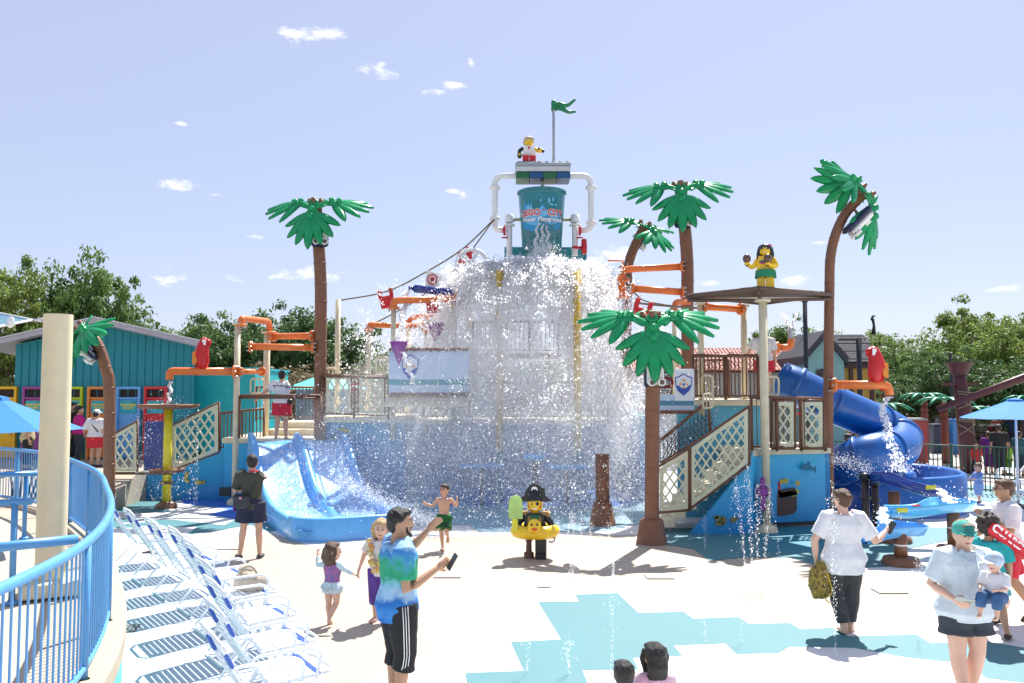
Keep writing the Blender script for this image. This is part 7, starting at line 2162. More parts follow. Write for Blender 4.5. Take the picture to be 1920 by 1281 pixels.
            mb.ball(S_(w_ + hd * .06), (.018 * H,) * 3, 8, 6)
    o = mb.build('body', SKINS[skin], None); o.parent = t; rmesh(o, vox, 3)
    # face
    if facep:
        for sg in (-1, 1):
            mb = MB(); mb.ball(hp((sg * .019, -.0535, .006)), Vector((.0085, .005, .005)) * hs * H, 8, 6, R=RH); o = mb.build('eye', EYEW, None); o.parent = t
            mb = MB(); mb.ball(hp((sg * .019, -.0575, .006)), Vector((.0062, .003, .0058)) * hs * H, 8, 6, R=RH); p_ = mb.build('pupil', BLACK, None); p_.parent = o
            mb = MB(); mb.tube([hp((sg * .010, -.0575, .020)), hp((sg * .019, -.0575, .0235)), hp((sg * .029, -.051, .019))], .0032 * hs * H, 5); o = mb.build('eyebrow', HAIRM[hairm], None); o.parent = t
        mb = MB(); mb.tube([hp((-.016, -.048, -.034)), hp((0, -.0545, -.037)), hp((.016, -.048, -.034))], [.0018 * H * hs, .0046 * H * hs, .0018 * H * hs], 6); o = mb.build('mouth', LIP, None); o.parent = t
    # hair
    HM = HAIRM[hairm]
    mb = MB()
    if hair in ('short', 'curly', 'bun', 'long', 'capped'):
        j = .35 if hair == 'curly' else .10
        e = 1.16 if hair == 'curly' else 1.0
        mb.ball(hp((0, .014, .020)), Vector((.056, .058, .060)) * hs * H * e, 20, 14, R=RH, jit=j)
        mb.ball(hp((0, .026, -.004)), Vector((.049, .046, .052)) * hs * H * e, 16, 10, R=RH, jit=j)
        if hair != 'curly': mb.ball(hp((.01, -.022, .050)), Vector((.040, .034, .020)) * hs * H, 12, 8, R=RH, jit=.2)
    if hair == 'bun': mb.ball(hp((0, .075, .022)), Vector((.026, .022, .026)) * hs * H, 12, 8, R=RH, jit=.3)
    if hair == 'long':
        sh_b = headc + Vector((0, .045, -.13 * hs))
        mb.tube([hp((0, .035, .02)), hp((0, .048, -.04)), S_(headc + Vector((0, .058, -.085 * hs))), S_(sh_b)], [(.050 * hs * H, .030 * hs * H), (.056 * hs * H, .026 * hs * H), (.054 * hs * H, .022 * hs * H), (.034 * hs * H, .010 * hs * H)], 14, ref=(0, 1, 0))
        for sg in (-1, 1): mb.tube([hp((sg * .040, -.004, .040)), hp((sg * .054, -.006, -.01)), hp((sg * .050, .008, -.075))], [(.016 * hs * H, .026 * hs * H), (.012 * hs * H, .026 * hs * H), (.006 * hs * H, .012 * hs * H)], 8, ref=(1, 0, 0))
    o = mb.build('hair', HM, None); o.parent = t; rmesh(o, max(.005, vox * .7), 6)
    d_ = o.modifiers.new('strands', 'DISPLACE'); tx = bpy.data.textures.get('strand_noise') or bpy.data.textures.new('strand_noise', 'CLOUDS'); tx.noise_scale = .02; d_.texture = tx; d_.strength = .0025 * hs; d_.mid_level = .45
    # clothes
    if top:
        m_, sl, hem, mg = top[:4]
        fl = top[4] if len(top) > 4 else .05
        mb = MB(); torso(mb, mg, hem, .826, fl)
        for sd_ in 'LR':
            s_, e_, w_ = J['sh' + sd_], J['el' + sd_], J['wr' + sd_]
            wa = 1 + (w - 1) * .45
            pts = [s_.lerp(Vector((0, s_.y, s_.z)), .4), s_]; rs = [(.040 * wa + mg * .6) * H, (.041 * wa + mg * .7) * H]
            if sl <= 1:
                pts.append(s_.lerp(e_, sl)); rs.append((.034 * wa + mg * .75) * H)
            else:
                pts += [e_, e_.lerp(w_, sl - 1)]; rs += [(.027 * wa + mg * .8) * H, (.019 * wa + mg * .6) * H]
            if sl > 0: mb.tube([S_(p) for p in pts], rs, 14)
        o = mb.build('shirt', m_, None); o.parent = t; rmesh(o, vox, 2)
        f = o.modifiers.new('folds', 'DISPLACE'); tx = bpy.data.textures.get('fold_noise') or bpy.data.textures.new('fold_noise', 'CLOUDS'); tx.noise_scale = .13; f.texture = tx; f.strength = .012 * H; f.mid_level = .4
    if bottom:
        m_, fr, mg = bottom[:3]
        mb = MB()
        pts = [((0, .006, .50), (.090, .068)), ((0, .006, .535), (.092, .066)), ((0, .003, .575 if not (len(bottom) > 3) else bottom[3]), (.085, .062))]
        mb.tube([S_((p[0], p[1], p[2] * k)) for p, r in pts], [((r[0] * w + mg * .8) * H, (r[1] * w * (1.06 if w > 1 else 1) + mg * .8) * H) for p, r in pts], 18, ref=(0, 1, 0))
        for sd_ in 'LR':
            h_, kn, an = J['hip' + sd_], J['knee' + sd_], J['ank' + sd_]
            wl = 1 + (w - 1) * .7
            P_ = [h_ + Vector((0, 0, .02)), h_.lerp(kn, .4)]; R_ = [(.060 * wl + mg) * H, (.054 * wl + mg) * H]
            tot = fr
            if tot <= .5: P_.append(h_.lerp(kn, tot * 2)); R_.append((.054 * wl + mg * 1.5 - .016 * max(0, tot * 2 - .5)) * H)
            else:
                P_ += [kn, kn.lerp(an, .3), kn.lerp(an, (tot - .5) * 2)]; R_ += [(.036 * wl + mg) * H, (.037 * wl + mg) * H, (.026 * wl + mg * (1.0 + 0)) * H]
            if P_[-1] == P_[-2]: P_.pop(); R_.pop()
            mb.tube([S_(p) for p in P_], R_, 16)
        o = mb.build('trousers' if fr > .6 else 'shorts', m_, None); o.parent = t; rmesh(o, vox, 2)
        f = o.modifiers.new('folds', 'DISPLACE'); tx = bpy.data.textures.get('fold_noise') or bpy.data.textures.new('fold_noise', 'CLOUDS'); tx.noise_scale = .13; f.texture = tx; f.strength = .010 * H; f.mid_level = .4
    if shoes:
        for sd_ in 'LR':
            an, to = J['ank' + sd_], J['toe' + sd_]; d_ = to - an
            mb = MB(); mb.tube([S_(an + Vector((-d_.x * .35, -d_.y * .35, -.022))), S_(an.lerp(to, .4) + Vector((0, 0, -.012))), S_(to), S_(to + d_ * .30 + Vector((0, 0, .0)))], [(.024 * H, .020 * H), (.030 * H, .026 * H), (.031 * H, .017 * H), (.018 * H, .009 * H)], 12, ref=(0, 0, 1))
            o = mb.build('shoe', shoes, None); o.parent = t
    Rz = Matrix.Rotation(face, 3, 'Z')
    def Wp(p): return Vector(loc) + Rz @ (Vector(p) * H)
    t['_'] = 0
    del t['_']
    return t, Wp, J, hp, RH
def child_mesh(t, mb, name, m, parent=None):
    o = mb.build(name, m, None); o.parent = parent or t; return o

WT = cloth('white', (.78, .78, .80)); REDC = cloth('red', (.62, .03, .05)); BLK = cloth('black', (.018, .018, .022)); NAVC = cloth('navy', (.02, .025, .055)); OLV = cloth('olive', (.055, .06, .045))
# attendant on the slide platform
L_ = P(527, 824, 21.85)
t, Wp, J, hp, RH = person('attendant in white shirt and red shorts seen from behind at the top of the slide', L_, 1.76, pi, dict(elL=(.22, .03, .70), wrL=(.315, .075, .600), elR=(.22, .03, .70), wrR=(.330, .075, .600), ankL=(.072, .01, .045), ankR=(-.072, .01, .045)), 1.12, skin='light', hair='short', hairm='black', top=(WT, .75, .505, .020), bottom=(REDC, .36, .026), vox=.013, shoes=None)
me = text_mesh('ATTENDANT', .105, .002, .003)
me.materials.clear(); me.materials.append(NAVY)
for v in me.vertices: v.co = Vector((-v.co.x, .155 - (v.co.x ** 2) * 1.1 + v.co.z, 1.335 + v.co.y))
link('shirt_lettering', me, t)
tt = thing('hip_pouch', 'black hip pouch on the side of the slide attendant', 'pouch', Wp((-.12, .03, .545)))
mb = MB(); mb.ball(Wp((-.125, .03, .545)), (.09, .09, .08), 12, 8); mb.build('pouch', BLACK, tt)
# grey shirted man
L_ = G(470, 1047)
t, Wp, J, hp, RH = person('man in olive grey shirt and navy shorts, back turned, left of the slide', L_, 1.76, pi + .12, dict(elL=(.165, -.02, .635), wrL=(.115, -.12, .745), elR=(.13, -.03, .64), wrR=(.06, -.16, .72), kneeL=(.075, -.01, .285), ankL=(.10, .012, .045), toeL=(.135, -.07, .016), kneeR=(-.07, -.01, .285), ankR=(-.085, .012, .045), toeR=(-.09, -.085, .016)), .96, skin='light', hair='short', hairm='black', top=(OLV, .80, .47, .018, .02), bottom=(NAVC, .36, .026), shoes=mat('clog_grey', (.06, .065, .09), .5), vox=.010)
q_ = Wp((.115, -.13, .80))
tt = thing('phone', 'black phone held up by the man in the olive grey shirt', 'phone', q_); mb = MB(); mb.rbox(q_, (.075, .012, .16), .006, .5); mb.build('case', BLACK, tt)
q_ = Wp((.075, .10, .555))
tt = thing('shoulder_bag', 'small dark grey shoulder bag with round badge on the back of the grey shirted man', 'bag', q_)
BAGM = cloth('bag_grey', (.045, .05, .065))
mb = MB(); mb.rbox(q_, (.28, .09, .24), .04, pi + .12); mb.rbox(q_ + Vector((0, -.02, .06)), (.285, .095, .12), .04, pi + .12); mb.build('pouch', BAGM, tt)
mb = MB(); mb.tube(bez([q_ + Vector((.12, .0, .10)), Wp((-.03, .075, .70)), Wp((-.085, .02, .822)), Wp((-.07, -.06, .79))], 6), .013, 6, flat=.4); mb.build('strap', BAGM, tt)
mb = MB(); mb.lathe([(.001, .0), (.024, .0), (.024, .01), (.001, .012)], q_ + Vector((.0, -.075, .07)), 14, axis=(0, -1, 0)); mb.build('badge', mat('badge', (.5, .25, .25), .5), tt)
q_ = Wp((.155, .02, .50))
tt = thing('purple_pouch', 'purple pouch beside the shoulder bag of the grey shirted man', 'pouch', q_); mb = MB(); mb.rbox(q_, (.06, .10, .16), .02, .3); mb.build('pouch', cloth('purple', (.12, .02, .22)), tt)
mb = MB(); q_ = Wp((-.02, .028, .838)); mb.tube([q_ + Vector((cos(a) * .068, sin(a) * .055, 0)) for a in [k * pi / 8 for k in range(16)]], .014, 6, closed=True); o = mb.build('red_neck_strap', REDC); tag(o, 'red neck strap round the neck of the grey shirted man', 'strap')
# toddler girl
L_ = G(622, 1172)
RASH = mat('rash_pattern', (.10, .12, .38), .8, vscale=22, col2=(.45, .12, .22)); PALE = cloth('pale_blue', (.52, .64, .70), vscale=14, var=.2)
t, Wp, J, hp, RH = person('toddler girl in patterned swim vest holding the hand of the blonde girl', L_, 1.0, 2.75, dict(elL=(.21, .0, .705), wrL=(.25, -.05, .80), elR=(-.17, .0, .68), wrR=(-.29, -.02, .63), ankL=(.035, .0, .045), ankR=(-.04, .12, .10), kneeR=(-.05, -.02, .27), toeR=(-.045, .07, .03)), 1.1, kid=True, skin='fair', hair='long', hairm='brown', top=(RASH, .0, .53, .012, .0), bottom=(PALE, .10, .018), vox=.008, hyaw=-.9)
mb = MB()
for sd_ in 'LR':
    s_, e_, w_ = [J[n + sd_] for n in ('sh', 'el', 'wr')]
    mb.tube([s_.lerp(Vector((0, s_.y, s_.z)), .3), s_, e_, w_.lerp(e_, .12)], [.045, .046, .034, .026], 12)
o = child_mesh(t, mb, 'sleeves', PALE); rmesh(o, .008, 2)
mb = MB()
for i in range(22):
    a = 2 * pi * i / 22; r_ = 1 + .10 * (i % 2)
    mb.tube([(cos(a) * .105 * r_, sin(a) * .08 * r_, .50), (cos(a) * .135 * r_, sin(a) * .108 * r_, .44)], .014, 5)
o = child_mesh(t, mb, 'ruffle', PALE); rmesh(o, .008, 2)
# girl with lei
L_ = G(713, 1166)
TRO = mat('tropic_print', (.020, .02, .16), .8, vscale=14, col2=(.16, .06, .35)); WTP = mat('white_shirt_print', (.72, .70, .68), .85, vscale=6, var=.05, bump=.4, bscale=9, trans=.1)
t, Wp, J, hp, RH = person('blonde girl in white shirt and flower garland behind the tie dye man', L_, 1.26, -.25, dict(elR=(-.165, -.01, .66), wrR=(-.205, -.03, .53), elL=(.13, .02, .62), wrL=(.13, -.05, .50)), 1.0, kid=True, skin='fair', hair='long', hairm='blonde', top=(WTP, .9, .47, .020), bottom=(TRO, .72, .022), vox=.008, hyaw=.35, hpitch=.12)
tt = thing('flower_garland', 'yellow orange flower garland round the neck of the blonde girl', 'garland', Wp((0, -.08, .7)))
mb1 = MB(); mb2 = MB(); mb3 = MB()
rr_ = random.Random(3)
for k in range(54):
    a = pi * k / 53
    q_ = Wp((-.070 * cos(a) * (1 + .1), -.088 - .03 * sin(a), .80 - .27 * sin(a) ** .8)) + Vector((rr_.uniform(-.03, .03), rr_.uniform(-.02, .02), rr_.uniform(-.03, .03)))
    (mb1, mb2, mb3)[k % 3].ball(q_, (.030, .018, .026), 7, 5, jit=.5)
mb1.build('yellow_flowers', mat('flower_yellow', (.80, .58, .15), .7, trans=.2), tt); mb2.build('orange_flowers', mat('flower_orange', (.80, .40, .12), .7, trans=.2), tt); mb3.build('pale_flowers', mat('flower_pale', (.78, .72, .50), .7, trans=.2), tt)
mb = MB()
for (x, z, s) in ((0, .69, 1), (.016, .715, .6), (-.014, .715, .6)): mb.ball((x * 1.26 - .0, -.105 * 1.26, z * 1.26 + .0), (.030 * s, .01, .030 * s), 10, 6)
# (round dark print on the shirt left plain)
# tie-dye man
TIE = ramp_mat('tie_dye', [(0, (.01, .12, .46)), (.14, (.03, .22, .60)), (.26, (.02, .16, .52)), (.38, (.35, .55, .75)), (.50, (.20, .50, .62)), (.60, (.015, .30, .16)), (.74, (.02, .34, .18)), (.84, (.06, .34, .46)), (.93, (.03, .20, .55)), (1, (.25, .45, .70))], lo=.78, hi=1.48, wav=.26, wscale=8, trans=.08)
L_ = G(745, 1333)
t, Wp, J, hp, RH = person('man in tie dye shirt and black side striped trousers, holding a phone', L_, 1.79, pi / 2 + .42, dict(elR=(-.135, .0, .612), wrR=(-.10, -.17, .700), elL=(.17, -.12, .76), wrL=(.16, -.21, .85), kneeR=(-.056, -.02, .285), ankR=(-.058, .012, .045)), 1.06, skin='tan', hair='short', hairm='black', top=(TIE, .72, .455, .024, .04), bottom=(BLK, .62, .018), shoes=mat('trainer_dark', (.03, .03, .035), .6), vox=.009, hyaw=-.40, grip=.25)
mb = MB()
for sg in (-1, 1):
    mb.tube([hp((sg * .036, -.034, -.015)), hp((sg * .032, -.040, -.042)), hp((sg * .012, -.052, -.062)), hp((0, -.054, -.066))], [.007, .012, .014, .012], 7)
mb.tube([hp((-.02, -.052, -.024)), hp((0, -.058, -.021)), hp((.02, -.052, -.024))], .006, 6)
o = child_mesh(t, mb, 'beard', HAIRM['black'])
# stripes down the outside of the right leg, lettering on the back edge of the shirt
for k in (-1, 0, 1):
    mb = MB(); H_ = 1.79
    pts = [(-.131, k * .013 + .004, .535), (-.134, k * .013, .47), (-.126, k * .013 - .006, .38), (-.114, k * .013 - .012, .295), (-.113, k * .013 - .006, .25), (-.110, k * .013, .232)]
    mb.tube([Vector(p) * H_ for p in pts], .0065, 5, flat=.6, ref=(0, 1, 0)); o = child_mesh(t, mb, 'side_stripe', LW)
q_ = Wp(J['wrR'] + Vector((-.01, -.075, .028)))
tt = thing('phone', 'dark grey phone in the hand of the man in tie dye', 'phone', q_); mb = MB(); mb.rbox(q_, (.012, .078, .155), .006, rot=Matrix.Rotation(.5, 3, 'Y') @ Matrix.Rotation(.5, 3, 'Z')); mb.build('case', mat('phone_grey', (.05, .06, .065), .3), tt)
# running boy
L_ = G(832, 1032)
GRT = mat('green_trunks', (.012, .17, .03), .8, vscale=7, col2=(.008, .02, .012), bump=.4, bscale=9)
person('bare chested boy in green swim shorts running towards the viewer in the spray', L_, 1.18, -.1, dict(elR=(-.185, .02, .655), wrR=(-.255, -.06, .70), elL=(.19, .02, .655), wrL=(.215, -.08, .765), kneeL=(.055, -.10, .30), ankL=(.05, .08, .19), toeL=(.05, .05, .11), kneeR=(-.035, -.02, .28), ankR=(-.02, .01, .045), toeR=(-.02, -.08, .016)), .95, kid=True, skin='light', hair='short', hairm='dark', top=None, bottom=(GRT, .42, .026), vox=.009, hyaw=-.25, bend=-.06)
# woman in white shirt
L_ = G(1585, 1186)
LEG = mat('black_leggings', (.014, .015, .018), .6, vscale=60, col2=(.05, .05, .055), bump=.3, bscale=40)
t, Wp, J, hp, RH = person('woman in loose white shirt and black leggings seen from behind, holding a phone', L_, 1.68, pi - .12, dict(elR=(-.215, .03, .635), wrR=(-.315, -.10, .690), elL=(.20, .02, .64), wrL=(.185, -.02, .50), ankL=(.02, .06, .045), kneeL=(.05, .0, .285), toeL=(.03, -.03, .016), ankR=(-.03, .0, .045), kneeR=(-.05, -.01, .285)), 1.34, skin='fair', hair='bun', hairm='brown', top=(WT, .80, .42, .016, .10), bottom=(LEG, .93, .010), vox=.010, hyaw=.45, female=True)
q_ = Wp(J['wrR'] + Vector((-.05, -.04, .02)))
tt = thing('phone', 'black phone held out by the woman in the loose white shirt', 'phone', q_); mb = MB(); mb.rbox(q_, (.08, .012, .155), .006, rot=Matrix.Rotation(.55, 3, 'Y')); mb.build('case', BLACK, tt)
q_ = Wp((.175, .04, .37))
tt = thing('mesh_bag', 'yellow and black net bag hanging beside the woman in the loose white shirt', 'bag', q_)
BM = mat('bag_net', (.45, .32, .05), .8, vscale=26, col2=(.02, .02, .02), bump=.6, bscale=60)
mb = MB(); mb.ball(q_ + Vector((0, 0, -.02)), (.13, .09, .22), 16, 12, jit=.3); o = mb.build('body', BM, tt)
mb = MB(); mb.tube([q_ + Vector((-.03, 0, .18)), Wp((.185, -.02, .46)), q_ + Vector((.05, 0, .18))], .012, 6); mb.build('handle', BLACK, tt)
mb = MB(); mb.tube(bez([q_ + Vector((.06, -.06, .1)), q_ + Vector((.11, -.09, -.12)), q_ + Vector((.03, -.1, -.2)), q_ + Vector((.09, -.05, -.26))], 5), .008, 5); mb.build('cord', mat('cord_yellow', (.6, .42, .05), .7), tt)
# mother with cap
L_ = G(1815, 1322)
LIN = cloth('linen', (.62, .72, .78))
t, Wp, J, hp, RH = person('woman in green cap and pale linen shirt, carrying a baby', L_, 1.66, .05, dict(elR=(-.175, .02, .645), wrR=(-.135, -.13, .600), elL=(.175, .0, .64), wrL=(.135, -.15, .605), ankR=(-.04, -.04, .045), toeR=(-.05, -.13, .016), ankL=(.045, .05, .045)), 1.26, skin='fair', hair='capped', hairm='sandy', top=(LIN, .85, .455, .026, .10), bottom=(cloth('charcoal', (.045, .055, .07)), .28, .024), vox=.009, hyaw=-.12, hpitch=.16, female=True)
tt = thing('baseball_hat', 'mint green cap with dark printed patch on the woman carrying the baby', 'cap', Wp((0, -.02, .97)))
def W2(v): return Vector(L_) + Matrix.Rotation(.05, 3, 'Z') @ hp(v)
CAPM = cloth('mint', (.08, .42, .36)); RC = Matrix.Rotation(.05, 3, 'Z') @ RH
mb = MB(); mb.ball(W2((0, .006, .024)), Vector((.0575, .064, .054)) * 1.66, 20, 12, R=RC); o = mb.build('crown', CAPM, tt)
mb = MB()
for j, (ax_, by) in enumerate(((.052, -.050), (.050, -.092))):
    pass
vs = []
for k in range(11):
    a = pi * k / 10
    vs += [W2((-.054 * cos(a), -.030 - .030 * sin(a), .028)), W2((-.050 * cos(a), -.035 - .060 * sin(a), .024 - .004 * sin(a)))]
vs2 = [v - RC @ Vector((0, 0, .006)) for v in vs]
mb.add(vs, [(2 * k, 2 * k + 1, 2 * k + 3, 2 * k + 2) for k in range(10)], smooth=True); mb.add(vs2, [(2 * k, 2 * k + 1, 2 * k + 3, 2 * k + 2) for k in range(10)], smooth=True); mb.build('brim', CAPM, tt)
mb = MB(); mb.rbox(W2((0, -.062, .052)), (.075, .012, .055), .004, rot=RC @ Matrix.Rotation(-.35, 3, 'X')); o = mb.build('patch', mat('patch_dark', (.01, .16, .15), .6), tt)
q_ = Wp((-.115, -.20, .610))
tt = thing('phone', 'pale phone held low by the woman carrying the baby', 'phone', q_); mb = MB(); mb.rbox(q_, (.155, .08, .014), .006, rot=Matrix.Rotation(-.6, 3, 'X') @ Matrix.Rotation(.25, 3, 'Y')); mb.build('case', mat('phone_pale', (.35, .42, .40), .3), tt)
# shirt front detail: placket and open collar
mb = MB(); mb.tube([Vector((.006, -.118, .785)) * 1.66, Vector((.006, -.137, .70)) * 1.66, Vector((.008, -.142, .60)) * 1.66, Vector((.012, -.150, .50)) * 1.66], .010, 5, flat=.5, ref=(0, 1, 0)); child_mesh(t, mb, 'placket', LIN)
for sg in (-1, 1):
    mb = MB(); mb.prism([Vector(p) * 1.66 for p in ((sg * .035, -.045, .845), (sg * .075, -.055, .815), (sg * .045, -.115, .785), (sg * .010, -.105, .775))], Vector((0, -.008, .006))); child_mesh(t, mb, 'collar', LIN)
# baby
bp_ = P(1868, 1140, 7.55)
t, Wp, J, hp, RH = person('baby in sun cap and jeans on the hip of the woman with the green cap', bp_ + Vector((0, 0, -.26)), .74, -.9, dict(kneeL=(.10, -.20, .50), ankL=(.10, -.24, .30), toeL=(.10, -.31, .28), kneeR=(-.08, -.20, .50), ankR=(-.08, -.24, .30), toeR=(-.08, -.31, .28), elL=(.15, -.08, .60), wrL=(.10, -.18, .60), elR=(-.15, -.06, .60), wrR=(-.10, -.18, .58)), 1.25, kid=True, skin='fair', hair='short', hairm='blonde', top=(WT, .9, .47, .02, .0), bottom=(cloth('denim', (.05, .13, .28)), .80, .02), vox=.008, fingers=False, hpitch=.1)
tt = thing('sun_hat', 'pale blue and white sun cap on the baby', 'cap', bp_ + Vector((0, 0, .25)))
CB = cloth('babycap', (.50, .62, .78))
def W3(v): return bp_ + Vector((0, 0, -.26)) + Matrix.Rotation(-.9, 3, 'Z') @ hp(v)
mb = MB(); mb.ball(W3((0, .004, .022)), Vector((.061, .068, .058)) * .74 * 1.68, 18, 10); mb.build('crown', CB, tt)
vs = []
for k in range(11):
    a = pi * k / 10
    vs += [W3((-.052 * cos(a), -.030 - .030 * sin(a), .024)), W3((-.048 * cos(a), -.035 - .070 * sin(a), .014))]
mb = MB(); mb.add(vs, [(2 * k, 2 * k + 1, 2 * k + 3, 2 * k + 2) for k in range(10)], smooth=True); mb.build('brim', WT, tt)
# boy in teal shirt
L_ = G(1860, 1196)
t, Wp, J, hp, RH = person('boy with dark curly hair and teal shirt next to the lifeguard', L_, 1.42, pi - .35, dict(kneeL=(.05, -.05, .285), ankL=(.06, .02, .06), ankR=(-.10, .06, .06), kneeR=(-.07, -.02, .285), toeR=(-.12, -.02, .02)), 1.05, kid=True, skin='tan', hair='curly', hairm='dark', top=(cloth('teal', (.02, .40, .42)), .9, .47, .024), bottom=(cloth('aqua', (.10, .40, .45)), .34, .026), shoes=mat('sandal', (.06, .03, .03), .6), vox=.010)
# lifeguard
L_ = G(1893, 1168)
t, Wp, J, hp, RH = person('lifeguard with sunglasses, white shirt and red shorts in profile at the right edge', L_, 1.76, -pi / 2 - .15, dict(elL=(.13, -.02, .645), wrL=(.10, -.16, .74), elR=(-.13, .03, .64), wrR=(-.14, -.10, .60), kneeL=(.05, -.06, .29), ankL=(.05, -.10, .05), toeL=(.05, -.19, .02), kneeR=(-.05, .06, .27), ankR=(-.05, .19, .08), toeR=(-.05, .12, .02)), 1.02, skin='tan', hair='short', hairm='brown', top=(WT, .85, .50, .022), bottom=(REDC, .38, .028), shoes=mat('sandal_black', (.03, .02, .02), .6), vox=.010)
mb = MB()
for sg in (-1, 1): mb.ball(hp((sg * .021, -.060, .004)), (.024, .008, .017), 10, 6, R=RH); mb.tube([hp((sg * .036, -.056, .008)), hp((sg * .052, .0, .004))], .003, 5)
tt = child_mesh(t, mb, 'sunglasses', BLACK)
mb = MB(); mb.tube(bez([Vector((.05, -.13, 1.17)), Vector((.10, -.10, 1.33)), Vector((.115, .0, 1.46)), Vector((.05, .115, 1.36)), Vector((-.04, .13, 1.16))], 6), .022, 6, flat=.35); child_mesh(t, mb, 'guard_strap', mat('strap_black', (.02, .015, .02), .7))
a, b = P(1853, 985, 9.9), P(1985, 1082, 9.9)
tt = thing('rescue_tube', 'red foam rescue tube with white lettering held by the lifeguard', 'rescue tube', a)
mb = MB(); mb.tube([a, a.lerp(b, .04), a.lerp(b, .96), b], [.06, .095, .095, .06], 14, flat=.85); mb.build('foam', mat('tube_red', (.66, .02, .03), .45), tt)
dr = (b - a).normalized(); ang = -atan2(dr.z, dr.x)
me = text_mesh('GUARD', .12, .002, .005); me.materials.clear(); me.materials.append(LW)
c_ = a.lerp(b, .22) + Vector((0, -.088, .004))
me.transform(Matrix.Translation(c_ - wloc(tt)) @ Matrix.Rotation(ang, 4, 'Y') @ Matrix.Rotation(pi / 2, 4, 'X')); link('guard_lettering', me, tt)
# toddler in blue
L_ = G(1836, 943)
person('toddler in pale blue suit walking beside the green fence on the right', L_, 1.02, -pi / 2 + .2, dict(elL=(.13, -.07, .62), wrL=(.11, -.20, .60), elR=(-.13, -.07, .62), wrR=(-.11, -.20, .58), ankL=(.05, -.05, .045), ankR=(-.05, .06, .045)), 1.05, kid=True, skin='light', hair='short', hairm='brown', top=(cloth('suit_blue', (.22, .34, .62)), 1.8, .47, .02), bottom=(cloth('suit_blue', (.22, .34, .62)), .62, .022), shoes=mat('shoe_navy', (.02, .03, .10), .6), vox=.012)
# two children at the bottom edge
L_ = P(1171, 1400, 6.25); L_.z = 0
person('small child with dark hair at the bottom edge, left of the girl in pink', L_, .90, pi, {}, 1.1, kid=True, skin='tan', hair='short', hairm='black', top=(cloth('dark_child', (.03, .03, .06)), .8, .47, .02), bottom=(NAVC, .4, .02), vox=.008)
L_ = P(1230, 1400, 6.5); L_.z = 0
PK = mat('pink_stripes', (.62, .30, .42), .8, vscale=9, col2=(.78, .68, .74), bump=.3)
person('small girl with long dark wet hair and pink striped shirt at the bottom edge', L_, .955, pi + .15, dict(elL=(.16, -.02, .66), wrL=(.185, -.08, .72)), 1.1, kid=True, skin='tan', hair='long', hairm='black', top=(PK, .9, .47, .02), bottom=(PK, .4, .02), vox=.008)
# attendant on the upper right platform
L_ = P(1434, 768, 19.7); L_.z = P(1370, 750, 19.3).z + .02
person('attendant in white shirt and red shorts on the upper right platform', L_, 1.68, pi - .3, dict(elL=(.19, -.02, .66), wrL=(.25, -.06, .56)), 1.1, skin='light', hair='bun', hairm='brown', top=(WT, .8, .50, .022), bottom=(REDC, .30, .026), vox=.013, female=True)
# people in front of the changing rooms
L_ = Vector((P(150, 0, 24.2).x, 24.2, .78))
person('woman in bright pink top and dark trousers near the changing room doors', L_, 1.66, pi / 2 + .5, dict(elR=(-.13, -.05, .64), wrR=(-.10, -.16, .68), elL=(.13, -.05, .64), wrL=(.10, -.16, .70)), 1.12, skin='light', hair='bun', hairm='black', top=(cloth('pink', (.62, .02, .24)), 1.8, .50, .02), bottom=(cloth('slate', (.05, .06, .08)), .93, .014), shoes=BLACK, vox=.014, female=True)
L_ = Vector((P(137, 0, 25.0).x, 25.0, .78))
person('man in black shirt partly behind the woman in pink', L_, 1.74, pi / 2, {}, 1.05, skin='tan', hair='short', hairm='black', top=(BLK, .8, .48, .02), bottom=(BLK, .9, .02), shoes=BLACK, vox=.014)
L_ = Vector((P(182, 0, 23.4).x, 23.4, .78))
t, Wp, J, hp, RH = person('guard in white shirt, red shorts and white cap beside the bent palm trunk', L_, 1.56, pi - .1, dict(elL=(.20, .02, .64), wrL=(.25, -.06, .56)), 1.32, skin='light', hair='capped', hairm='black', top=(WT, .85, .49, .026), bottom=(REDC, .38, .03), shoes=BLACK, vox=.014)
tt = thing('baseball_hat', 'white cap on the guard beside the bent palm trunk', 'cap', L_ + Vector((0, 0, 1.5)))
mb = MB(); q_ = L_ + Matrix.Rotation(pi - .1, 3, 'Z') @ hp((0, .0, .03)); mb.ball(q_, (.10, .11, .085), 14, 8); mb.rbox(q_ + Vector((0, .13, -.01)), (.15, .12, .015), .005); mb.build('crown', WT, tt)
mb = MB(); mb.tube(bez([Vector((.12, .05, 1.28)), Vector((.03, .155, 1.18)), Vector((-.10, .165, 1.02)), Vector((-.17, .06, .90))], 5), .016, 5, flat=.5); child_mesh(t, mb, 'bag_strap', BLACK)
L_ = Vector((P(55, 0, 22.5).x, 22.5, .78))
person('person in patterned beige top below the left umbrella', L_, 1.62, 2.0, {}, 1.1, skin='tan', hair='short', hairm='dark', top=(mat('beige_print', (.35, .28, .16), .8, vscale=16, col2=(.6, .5, .3)), .9, .46, .024), bottom=(BLK, .9, .02), shoes=BLACK, vox=.014, female=True)
L_ = Vector((P(92, 0, 23.5).x, 23.5, .78))
person('person in yellow shirt hidden behind the cream column', L_, 1.6, 2.4, {}, 1.1, skin='tan', hair='short', hairm='dark', top=(cloth('yellow', (.7, .45, .06)), .9, .46, .024), bottom=(BLK, .9, .02), shoes=BLACK, vox=.014)
